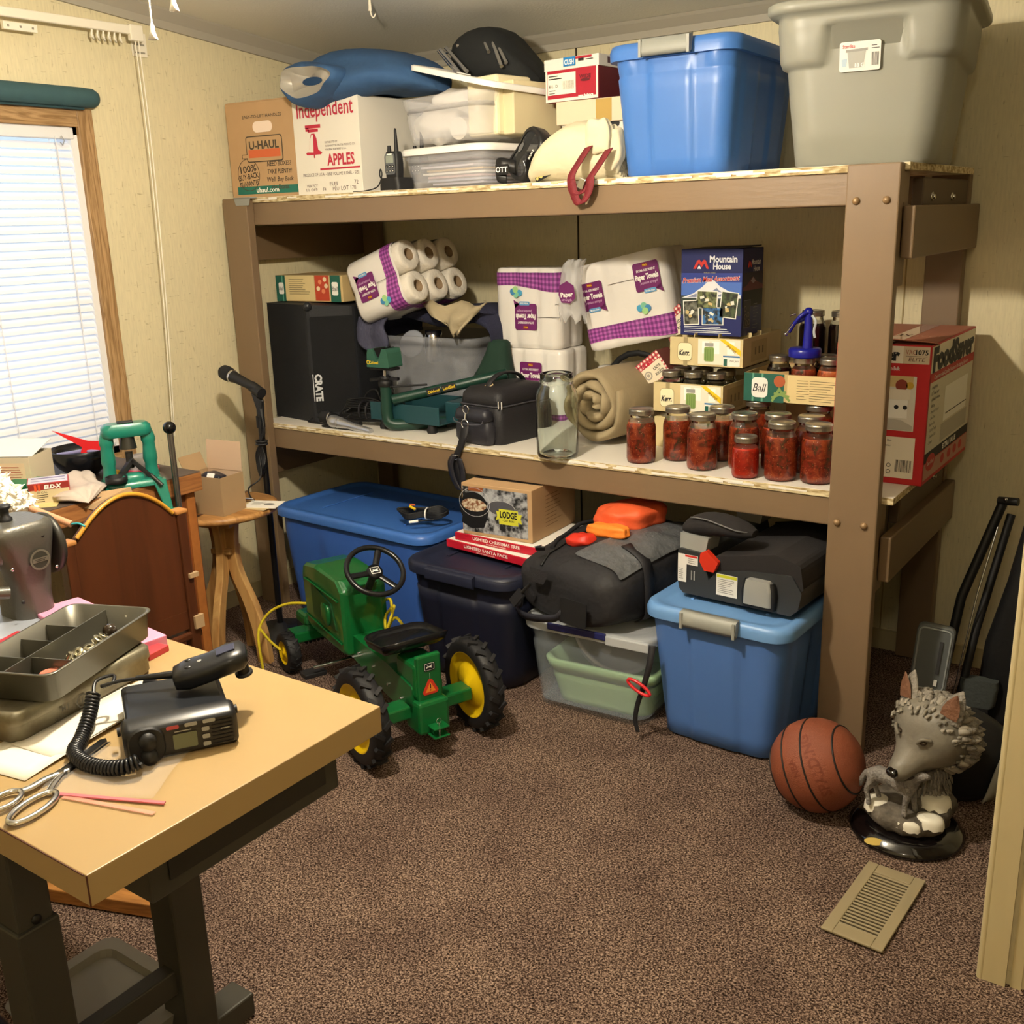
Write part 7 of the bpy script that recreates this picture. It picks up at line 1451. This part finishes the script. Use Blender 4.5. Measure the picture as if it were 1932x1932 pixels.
# ---- chair
t = thing('wooden_chair', 'dark brown wooden chair with arched back facing the workbench', 'chair', (-1.46, -1.252, 0))
dw = wood_mat('dark_veneer', '#4c2713', '#3c1e0e', 3, 2, .35, 1); ytr = M('worn_yellow_edge', '#b8852c', .35)
arc = [(-.150, .52), (-.150, .775), (-.135, .800)]+[(-.128+.256*k/14, .800+.074*math.sin(PI*k/14)**.8) for k in range(1, 14)]+[(.135, .795), (.150, .79), (.152, .52)]
pr = [(y, z) for y, z in arc]
MB().loft([[(x, y, z) for y, z in pr] for x in (-.008, .008)], dw, False).build('back_panel', None, t, bevel=.003)
MB().tube([(.009, y, z) for y, z in arc[2:-2]], .0055, ytr, 8).build('edge_trim', None, t)
for s in (-1, 1):
    MB().loft([[(x+.0, s*.158+yy, z) for x, yy in ((-.016, -.014), (.016, -.014), (.016, .014), (-.016, .014))] for z in (0, .45, .79)], dw, False).build('leg', None, t, bevel=.004)
    MB().box((0, s*.158, .793), (.036, .036, .012), M('post_cap_oak', '#a36f3a', .5)).build('post_cap', None, t, bevel=.004)
    MB().box((-.36, s*.158, .225), (.032, .03, .45), dw).build('leg', None, t, bevel=.004)
    MB().box((-.18, s*.16, .30), (.33, .018, .03), dw).build('stretcher', None, t)
MB().box((-.185, 0, .455), (.40, .36, .022), dw).build('seat', None, t, bevel=.006)
MB().box((0, 0, .50), (.018, .30, .05), dw).build('lower_rail', None, t)
for z in (.62, .49): MB().box((.018, .168, z), (.012, .028, .035 if z < .6 else .012), M('peg_tan', '#a58a68', .6)).build('peg', None, t)
# ---- workbench
t = thing('workbench', 'scuffed wooden workbench under the window with a thick worn top edge', 'workbench', (-2.215, -1.075, 0))
wt = M('bench_top_dark', '#544741', .55, noise=.5, nscale=9, col2='#40352f'); we = wood_mat('bench_edge', '#a06a3a', '#6b3f1e', 6, 1, .6); wl2 = wood_mat('bench_leg_wood', '#7a4322', '#552a14', 6, 2, .5, 1)
MB().box((0, 0, .7485), (.57, .85, .003), wt).box((0, 0, .718), (.572, .852, .058), we).build('benchtop', None, t, bevel=.002)
for y in (.36, -.36):
    MB().box((.235, y, .344), (.045, .11, .688), wl2).build('leg', None, t, bevel=.003); MB().box((-.235, y, .344), (.045, .11, .688), wl2).build('leg', None, t, bevel=.003)
    MB().box((.262, y+.03, .344), (.008, .03, .688), M('raw_leg_edge', '#a8672f', .6, noise=.5, nscale=40)).build('edge_strip', None, t)
    MB().box((0, y+.03, .42), (.44, .02, .52), wl2).build('end_panel', None, t)
o = MB().box((0, 0, .10), (.30, .26, .20), M('ultramarine_bin', '#1a1f7a', .4)); tag(o.build('blue_bin', loc=(-1.92, -1.05, 0), bevel=.01), 'dark blue bin on the floor beneath the workbench edge, behind the chair', 'bin')
o = MB().box((0, 0, 0), (.16, .30, .004), M('blue_green_sheet', '#6a8f9a', .5)); tag(o.build('printed_sheet', loc=(-1.50+.0, -1.25-.2, .745), rot=(0, 12, 0)), 'blue-green printed sheet behind the sewing machine, left of the chair', 'paper') if 0 else None
BZ = .7502
# press
t = thing('reloading_press', 'teal cast metal reloading press bolted to the corner of the workbench', 'press', (-1.985, -.86, BZ), 62)
tl = M('teal_enamel', '#1d7a68', .32, coat=.4)
MB().loft([[(x, y, z) for x, y in rrect(w_, d_, .02, 4)] for z, w_, d_ in ((0, .17, .12), (.014, .17, .12), (.02, .15, .10))], tl, True).build('base_plate', None, t)
for s in (-1, 1): MB().tube(catmull([(s*.062, .01, .01), (s*.060, .005, .07), (s*.060, 0, .13), (s*.055, 0, .165)]), [.017, .0165, .016, .015, .0145, .014]*3+[.014], tl, 10, flat=(1, 1.3)).build('column', None, t)
MB().loft([[(x, y, z) for x, y in rrect(w_, d_, .022, 5)] for z, w_, d_ in ((.148, .13, .05), (.155, .142, .06), (.178, .142, .06), (.188, .12, .05))], tl, True).build('crown', None, t)
MB().box((.0, -.0, .190), (.045, .03, .006), black).build('die_bushing', None, t, bevel=.002)
MB().cyl((0, 0, .148), (0, 0, .110), .02, M('press_steel', '#4a4a48', .3, .8), 16, r2=.026).cyl((0, 0, .05), (0, 0, .10), .011, M('press_steel', '#4a4a48', .3, .8), 14).build('ram', None, t)
MB().box((-.02, -.01, .045), (.012, .04, .09), black, rot=(0, 38, 0)).box((.03, -.01, .045), (.012, .04, .09), black, rot=(0, -42, 0)).build('toggle_link', None, t, bevel=.002)
MB().lathe([(.03, 0), (.032, .004), (.032, .018), (.028, .018), (.027, .006), (0, .006)], black, 22, c=(-.05, -.055, .022)).build('primer_cup', None, t)
MB().blob((.0, -.03, .02), (.07, .05, .04), tl, 10, .05).build('yoke', None, t)
MB().loft([[(.05, -.06, .015), (.09, -.06, .015), (.09, -.03, .015), (.05, -.03, .015)], [(.08, -.08, -.09), (.10, -.08, -.09), (.10, -.055, -.09), (.08, -.055, -.09)]], tl, False).build('linkage_arm', None, t, bevel=.004)
MB().cyl((.05, -.05, .03), (.075, -.075, .0), .006, M('press_steel', '#4a4a48', .3, .8), 10).build('pin', None, t)
MB().cyl((.118, -.055, -.10), (.118, -.055, .155), .0095, M('lever_steel', '#8a8a88', .25, .9), 16).build('lever', None, t)
MB().ball((.118, -.055, .168), .0195, M('ball_black', '#0d0d0f', .12), 16).build('lever_knob', None, t)
MB().cyl((.085, -.06, -.09), (.118, -.055, -.09), .012, tl, 12).build('lever_socket', None, t)
# bowl and contents
t = thing('black_bowl', 'black glazed bowl holding a red gauge tool on the workbench', 'bowl', (-2.235, -.86, BZ))
bg = M('bowl_glaze', '#14161c', .25)
MB().lathe([(.03, 0), (.045, .004), (.075, .03), (.093, .06), (.099, .085), (.096, .087), (.088, .062), (.068, .03), (0, .014)], bg, 40, (1, 0)).build('bowl', None, t)
o = MB().loft([[(-.07, y, .07), (.06, y, .02), (.09, y, .045), (.02, y, .058), (.085, y, .075), (.08, y, .092), (-.02, y, .085), (-.11, y, .118)] for y in (-.012, -.009)], M('gauge_red', '#d8262c', .35), False).poly([], None) if 0 else MB().loft([[(-.02, y, .03), (.06, y, .05), (.07, y, .105), (.02, y, .11), (-.08, y, .150), (.0, y, .092)] for y in (-.012, -.008)], M('gauge_red', '#d8262c', .35), False)
tag(o.build('powder_trickler_arm', loc=(-2.225, -.86, BZ), rot=(0, 0, 50)), 'bright red plastic tool sticking out of the black bowl', 'tool')
o = MB().tube([(-.06, 0, .07), (.02, .01, .078), (.07, .0, .074)], .006, M('lilac_plastic', '#8a86b0', .3), 8); tag(o.build('lilac_tool', loc=(-2.23, -.88, BZ), rot=(0, 0, 40)), 'pale lilac handled tool lying in the black bowl', 'tool')
# carton with flap
t = thing('tool_carton', 'open white and mint cardboard carton on the workbench by the window', 'box', (-2.27, -1.055, BZ), 30)
mint = M('mint_card', '#cfe6e2', .7); krf = M('pale_card', '#cfc2a8', .75)
b = MB(); W2, D2, H2 = .155, .13, .105
b.box((-W2/2, 0, H2/2), (.002, D2, H2), mint).box((W2/2, 0, H2/2), (.002, D2, H2), krf).box((0, -D2/2, H2/2), (W2, .002, H2), krf).box((0, D2/2, H2/2), (W2, .002, H2), krf).box((0, 0, .001), (W2, D2, .002), krf); b.build('carton', None, t)
MB().box((0, .01, H2+.014), (W2+.004, D2*.95, .002), M('bright_flap', '#f2f0ea', .6), rot=(14, 0, 0)).build('top_flap', None, t)
MB().at(TR(-.03, -D2/2-.001, 0) @ RO(90, 0, 0)).rect(.05, .05, .085, .075, M('panel_peach', '#e0c9a8', .7), .0006).lines(.05, .075, .07, 8, .0075, .003, M('print_salmon2', '#b87a62', .6), .001, 5).rect(-.06+.02, .052, .0001, .0001, ink).build('printing', None, t)
MB().at(TR(-W2/2-.001, 0, .055) @ RO(0, 0, -90) @ RO(90, 0, 0)).disc(0, 0, .026, M('print_greyteal', '#8aa5a8', .5), .0006, r0=.0245).text('LEE', 0, 0, .012, M('print_greyteal', '#8aa5a8', .5), w=.032, bold=.01, lift=.0008).build('side_printing', None, t)
o = MB().box((0, 0, .02), (.12, .10, .04), M('green_case', '#1b7a52', .4)); tag(o.build('green_case', loc=(-2.16, -1.085, BZ), rot=(0, 0, 25), bevel=.004), 'dark green plastic cartridge case beside the mint carton', 'case')
o = MB().box((0, 0, .04), (.10, .08, .08), M('orange_card', '#e8681f', .55)); tag(o.build('orange_box', loc=(-2.12, -1.235, BZ), rot=(0, 0, 20), bevel=.003), 'bright orange box at the left frame edge on the workbench', 'box')
o = MB().lathe([(.014, 0), (.016, .004), (.016, .02), (.008, .024), (0, .024)], M('ivory_cap', '#e6dcc0', .4), 18); tag(o.build('ivory_cap', loc=(-2.12, -1.225, BZ+.082)), 'ivory screw cap standing on the orange box', 'cap')
o = MB().lathe([(.02, 0), (.022, .004), (.022, .03), (0, .034)], M('teal_cap', '#1f8a70', .4), 18); tag(o.build('teal_cap', loc=(-2.155, -1.265, BZ+.082)), 'teal cap at the frame edge beside the ivory cap', 'cap')
t = thing('bullet_box', 'red and cream small printed box at the front of the workbench', 'box', (-2.035, -1.10, BZ), 58)
MB().box((0, 0, .03), (.11, .09, .06), M('bullet_red', '#b5202c', .45)).build('carton', None, t, bevel=.0015)
p = MB().at(front(.11, .09)); p.rect(0, .03, .108, .058, M('bullet_cream', '#c9b992', .5), .0006).rect(0, .050, .108, .018, M('bullet_maroon', '#8c2a24', .5), .001).rect(-.053, .03, .004, .058, M('bullet_teal', '#3f9a7c', .5), .001).text('ELD-X', .012, .049, .011, white, w=.045, bold=.06, shear=.2, lift=.0016).rect(-.034, .048, .006, .018, M('bullet_orange', '#d2502a', .5), .0016).rect(-.024, .048, .006, .018, M('bullet_orange', '#d2502a', .5), .0016).text('30 CAL', -.018, .034, .006, dki, w=.028, lift=.0012).lines(-.018, .026, .03, 4, .006, .002, dki, .0012, 2); p.build('printing', None, t)
MB().at(topf(.06)).rect(0, 0, .104, .084, M('bullet_top', '#d6d2e0', .3), .0006).rect(0, .02, .09, .012, M('print_violet', '#7a6a9a', .4), .001).rect(.0, -.015, .09, .006, M('print_violet', '#7a6a9a', .4), .001).build('top_printing', None, t)
o = MB().box((0, 0, .001), (.09, .05, .002), M('cream_note', '#d8c88a', .7)); tag(o.build('paper_note', loc=(-1.995, -1.155, BZ), rot=(0, 0, 50)), 'cream note lying in front of the red and cream box', 'paper')
# rag
t = thing('work_rag', 'greyish pink cotton rag bunched on the workbench front edge', 'cloth', (-2.03, -.985, BZ))
rg3 = M('rag_cloth', '#cdbfb4', .9, noise=.4, nscale=20, col2='#ab9d92', bump=.5, bscale=30)
b = MB(); rings = []
for i in range(25):
    k = i/24; w_ = .085*(math.sin(PI*min(1, k*1.02+.02))**.45)*(1+.15*math.sin(k*11)); h_ = .062*(math.sin(PI*min(1, k*1.02+.02))**.5)*(.75+.3*math.sin(k*7+1))
    rings.append([(-.135+.27*k, -.03+.11*(.5-k)+w_*math.cos(2*PI*j/32)*(1+.06*math.sin(j*1.3+i*.5)), max(.001, h_*.5+h_*.5*math.sin(2*PI*j/32)*(1+.28*math.sin(j*1.9+i*.22)))) for j in range(32)])
b.loft(rings, rg3, True); b.build('rag', None, t, sub=1)
b = MB(); b.add([(.085, -.02, .012), (.112, .07, .010), (.118, .075, -.03), (.114, -.0, -.055), (.10, -.08, -.02)], [(0, 4, 3, 2, 1)], M('rag_tan_corner', '#b59670', .9)); b.build('hanging_corner', None, t, solid=.003)
t = thing('screwdriver', 'screwdriver with amber handle behind the teal press', 'screwdriver', (-2.09, -.85, BZ+.014), 118)
MB().at(RO(0, 90, 0)).lathe([(.010, -.045), (.013, -.04), (.0125, .02), (.008, .03), (0, .03)], M('amber_plastic', '#d6a80c', .15, alpha=.9), 12).build('handle', None, t); MB().cyl((.03, 0, 0), (.13, 0, -.008), .0035, chrome, 10).build('shaft', None, t)
t = thing('brass_punch', 'short brass and black punch lying next to the rag', 'tool', (-2.005, -.93, BZ+.006), 20)
MB().cyl((-.03, 0, 0), (.03, 0, 0), .005, brass, 10).cyl((-.05, 0, 0), (-.03, 0, 0), .0055, black, 10).build('punch', None, t)
t = thing('tape_roll', 'clear plastic tub with pink rim behind the press lever', 'tub', (-2.10, -.74, BZ), 0)
MB().lathe([(.05, 0), (.052, .006), (.05, .012), (0, .012)], M('pink_rim', '#d9506a', .4), 26).lathe([(.045, .012), (.047, .05), (.0, .05)], M('tub_clear', '#dfe0e6', .3, alpha=.6), 26).build('tub', None, t)
# duster
t = thing('feather_duster', 'fluffy cream lambswool duster with wooden handle at the left frame edge', 'duster', (-1.40, -1.52, .90), rot=(0, 0, 0))
fz = M('lambswool', '#efe9dc', .95, bump=.8, bscale=60)
b = MB(); rn = random.Random(5); A_, B_ = Vector((-.17, -.03, .055)), Vector((-.005, .008, .012))
b.tube([A_, A_.lerp(B_, .5), B_], [.05, .042, .012], fz, 16)
for k in range(520):
    q = rn.random(); c = A_.lerp(B_, q); r_ = .05*(1-q*.78); a = rn.uniform(0, 2*PI); n_ = Vector((.15, math.cos(a), math.sin(a))).normalized(); L_ = rn.uniform(.006, .018)
    b.tube([c+n_*r_*.7, c+n_*(r_+L_*.6)+Vector((rn.uniform(-.008, .008), 0, 0)), c+n_*(r_+L_)+Vector((rn.uniform(-.015, .015), rn.uniform(-.01, .01), rn.uniform(-.01, .006)))], [.005, .004, .0006], fz, 5)
b.build('wool_head', None, t)
MB().cyl((-.02, .004, .016), (.085, .045, -.022), .0075, M('duster_handle', '#b98a6a', .5), 12).build('handle', None, t)
MB().cyl((-.015, -.01, .0), (-.015, -.01, -.05), .008, M('duster_peg', '#7a3a22', .5), 10).build('peg', None, t)
MB().tube(catmull([(.085, .045, -.022), (.10, .052, -.020), (.115, .058, -.026)]), .0025, M('teal_loop', '#2f8a90', .5), 6).build('loop', None, t)
o = MB().blob((0, 0, 0), (.12, .10, .06), M('lightblue_film', '#b8d0dc', .2, alpha=.75), amp=.15, seed=4); tag(o.build('plastic_wad', loc=(-1.62, -1.50, .82)), 'crumpled pale blue plastic under the fluffy duster', 'plastic')
o = MB().box((0, 0, .035), (.20, .12, .07), std); tag(o.build('thread_rack', loc=(-1.62, -1.66, TZ)), 'dark block behind the machine under the plastic wad', 'block')
# ---- round side table
t = thing('side_table', 'small round pine side table with curved legs by the left post', 'side table', (-2.095, -.455, 0), 0)
pine = wood_mat('pine_banded', '#b98a52', '#8f6234', 7, 0, .42, 1); pine2 = wood_mat('pine_pale', '#c39a60', '#9a6c3a', 5, 2, .42, 1)
b = MB().lathe([(.165, .540), (.19, .546), (.196, .556), (.192, .566), (.18, .570), (0, .570)], pine, 48); b.build('tabletop', None, t)
for a in (20, 110, 200, 290): MB().at(RO(0, 0, a), TR(.098, 0, .5705)).box((0, 0, 0), (.185, .012, .0012), M('walnut_inlay', '#5c3a2a', .4)).build('inlay', None, t)
for a in (-68, 12, 112, 192):
    ca, sa = math.cos(R(a)), math.sin(R(a)); ps = catmull([(.035, .54), (.03, .44), (.045, .34), (.085, .24), (.115, .13), (.125, .0)], 6) if 0 else None
    pts = catmull([Vector((.045*ca, .045*sa, .54)), Vector((.028*ca, .028*sa, .43)), Vector((.04*ca, .04*sa, .33)), Vector((.085*ca, .085*sa, .22)), Vector((.115*ca, .115*sa, .11)), Vector((.125*ca, .125*sa, .0))], 6)
    sx = Vector((-sa, ca, 0)); rd = Vector((ca, sa, 0))
    MB().loft([[tuple(p_+sx*u*.014+rd*v*(.026-.006*(i/len(pts)))) for u, v in ((-1, -1), (1, -1), (1, 1), (-1, 1))] for i, p_ in enumerate(reversed(pts))], pine2, False).build('leg', None, t, bevel=.003)
MB().box((0, 0, .41), (.075, .075, .02), pine2, rot=(0, 0, 20)).box((0, 0, .52), (.11, .11, .04), pine2, rot=(0, 0, 20)).build('stretcher_block', None, t, bevel=.003)
# box on it
t = thing('small_carton', 'open plain brown carton with raised flaps on the round side table', 'box', (-2.045, -.510, .5705), 8)
kr = M('kraft', '#a68a66', .8, noise=.15, nscale=20); kri = M('kraft_inner', '#c4a88c', .8)
b = MB(); W2, D2, H2 = .155, .11, .13
b.box((0, 0, .001), (W2, D2, .002), kr).box((0, -D2/2, H2/2), (W2, .002, H2), kr).box((0, D2/2, H2/2), (W2, .002, H2), kri).box((-W2/2, 0, H2/2), (.002, D2, H2), kr).box((W2/2, 0, H2/2), (.002, D2, H2), kr); b.build('carton', None, t)
MB().box((0, D2/2+.002, H2+.05), (W2-.004, .002, .10), kri, rot=(-4, 0, 0)).build('flap', None, t); MB().box((-W2/2-.012, 0, H2+.028), (.002, D2-.006, .06), kr, rot=(0, -24, 0)).build('flap', None, t)
o = MB().blob((0, 0, 0), (.10, .06, .05), M('dark_plastic_bits', '#1c1f2c', .3), amp=.1, seed=3); tag(o.build('plastic_bag_part', loc=(-2.06, -.505, .675)), 'dark bagged parts showing at the mouth of the small carton', 'parts')
o = MB().box((0, 0, 0), (.03, .002, .018), white); tag(o.build('barcode_tag', loc=(-2.03, -.535, .698), rot=(-30, 0, 8)), 'white barcode tag on the bagged parts in the small carton', 'tag')
t = thing('leaflet_stack', 'white leaflet with grey drawing on the round side table', 'paper', (-1.955, -.385, .5715), 25)
MB().box((0, 0, .001), (.12, .09, .002), white).box((-.02, -.02, -.0), (.12, .08, .0015), M('tan_leaflet', '#c9b48a', .8), rot=(0, 0, -12)).build('sheets', None, t)
MB().at(TR(0, 0, .0022)).disc(.02, 0, .02, M('drawing_grey', '#7a7a78', .6), .0006, ry=.012).lines(-.02, .02, .05, 4, .008, .002, M('drawing_grey', '#7a7a78', .6), .0006).build('drawing', None, t)
# ---- microphone stand
t = thing('microphone_stand', 'black microphone on a floor stand with coiled cable before the left post', 'microphone stand', (-2.115, -.225, 0))
MB().lathe([(.118, 0), (.125, .006), (.12, .018), (.03, .028), (.016, .05), (0, .05)], black, 40).build('base', None, t)
MB().cyl((0, 0, .03), (0, 0, .90), .0115, M('stand_tube', '#141416', .35, .3), 14).build('shaft', None, t)
MB().cyl((0, 0, .80), (0, 0, .84), .016, black, 14).build('clutch', None, t)
MB().cyl((0, 0, .89), (.005, 0, .925), .014, black, 12).cyl((.006, -.016, .92), (.006, .016, .92), .009, black, 12).build('clip_pivot', None, t)
MB().cyl((.03, -.008, .925), (-.03, .002, .945), .019, black, 14).build('mic_clip', None, t)
M_ = TR(-.165, .004, .985) @ RO(0, 0, -3) @ RO(0, 105-0, 0)
MB().at(M_).lathe([(0, -.030), (.016, -.026), (.026, -.012), (.0275, .006), (.026, .022), (.022, .032)], mh, 24).build('mic_grille', None, t)
MB().at(M_).lathe([(.0225, .032), (.0235, .034), (.0235, .040), (.0225, .042)], chrome, 24).build('mic_band', None, t)
MB().at(M_).lathe([(.021, .042), (.0185, .07), (.0165, .12), (.0155, .175), (.013, .18)], black, 22).build('mic_body', None, t)
for k in range(9): MB().tube(catmull([(.01+.003*k, -.012, .90), (.045-.004*k, -.025+.004*k, .80+.01*k), (.022, -.024, .755), (-.012+.006*k, -.026, .70), (.0+.005*k, -.024-.002*k, .62+.006*k), (.032-.002*k, -.022, .68), (.018, -.024, .755), (.02, -.018, .83), (.03-.006*k, -.012, .90+.003*k)], 5), .0032, black, 6).build('cable_loop', None, t)
for z in (.755, .745): MB().tube([(.018+.022*math.cos(a), -.02+.018*math.sin(a), z) for a in [k*PI/6 for k in range(12)]], .0035, black, 6, closed=True).build('cable_tie', None, t)
MB().tube(catmull([(.01, -.03, .70), (.03, -.05, .63), (.02, -.10, .60), (.07, -.14, .585), (.10, -.15, .578)], 6), .003, black, 6).build('cable_tail', None, t)
MB().cyl((.10, -.15, .5785), (.055, -.16, .5785), .006, chrome, 12).build('plug', None, t)
# ================================================================ sub-parts: small fittings belong to the part they sit on
OWN = {'core': ('roll',), 'ear_lining': ('ear',), 'piping': ('armrest_pad', 'side_pocket'), 'steering_badge': ('steering_wheel',), 'hitch_pin': ('hitch_plate',), 'cradle_liner': ('cradle_bag',), 'cradle_logo': ('cradle_bag',),
 'logo': ('grille',), 'zip_pull': ('zipper',), 'zipper_pull': ('zipper',), 'buckle': ('shoulder_strap', 'strap'), 'handle_tab': ('carry_handle',), 'mic_band': ('mic_body',), 'emblem': ('pillar',), 'screw': ('pillar',), 'drawer_front': ('drawer_box',),
 'edge_trim': ('back_panel',), 'post_cap': ('leg',), 'keypad': ('casing',), 'plug': ('cable_tail',), 'strap_clip': ('shoulder_strap', 'end_handle'), 'chrome_rod': ('lever',), 'lever_knob': ('lever',), 'faceplate_print': ('front_panel',), 'knob': ('knob_bezel', 'casing'),
 'button': ('shell',), 'speaker_slots': ('shell',), 'cup_holder': ('cup_recess',), 'engine_boss': ('hood',), 'engine_recess': ('hood',), 'trim_line': ('hood',), 'decals': ('rear_plate',), 'tilt_hook': ('headrail',), 'inlay': ('tabletop',), 'edge_seam': ('tabletop',), 'edge_strip': ('leg',), 'adjuster_hole': ('leg',), 'lag_bolt': ('ledger',), 'carriage_bolt': ('post',), 'tape_patch': ('post',), 'decal': ('main_tube',), 'pocket_flap': ('side_pocket',), 'lens_glint': ('lens',), 'frame_lettering': ('frame',)}
def _mid(o):
    n = len(o.data.vertices); s_ = Vector()
    for v in o.data.vertices: s_ += v.co
    return s_/max(1, n)
_k = {}
for o in COL.objects:
    if o.parent is not None and o.parent.parent is None and o.type == 'MESH': _k.setdefault(o.parent, []).append(o)
for r_, ch in _k.items():
    for o in ch:
        for pn in OWN.get(o.name.split('.')[0], ()):
            c = [q for q in ch if q is not o and q.name.split('.')[0] == pn and q.parent is r_]
            if c:
                m_ = _mid(o); o.parent = min(c, key=lambda q: (_mid(q)-m_).length); break
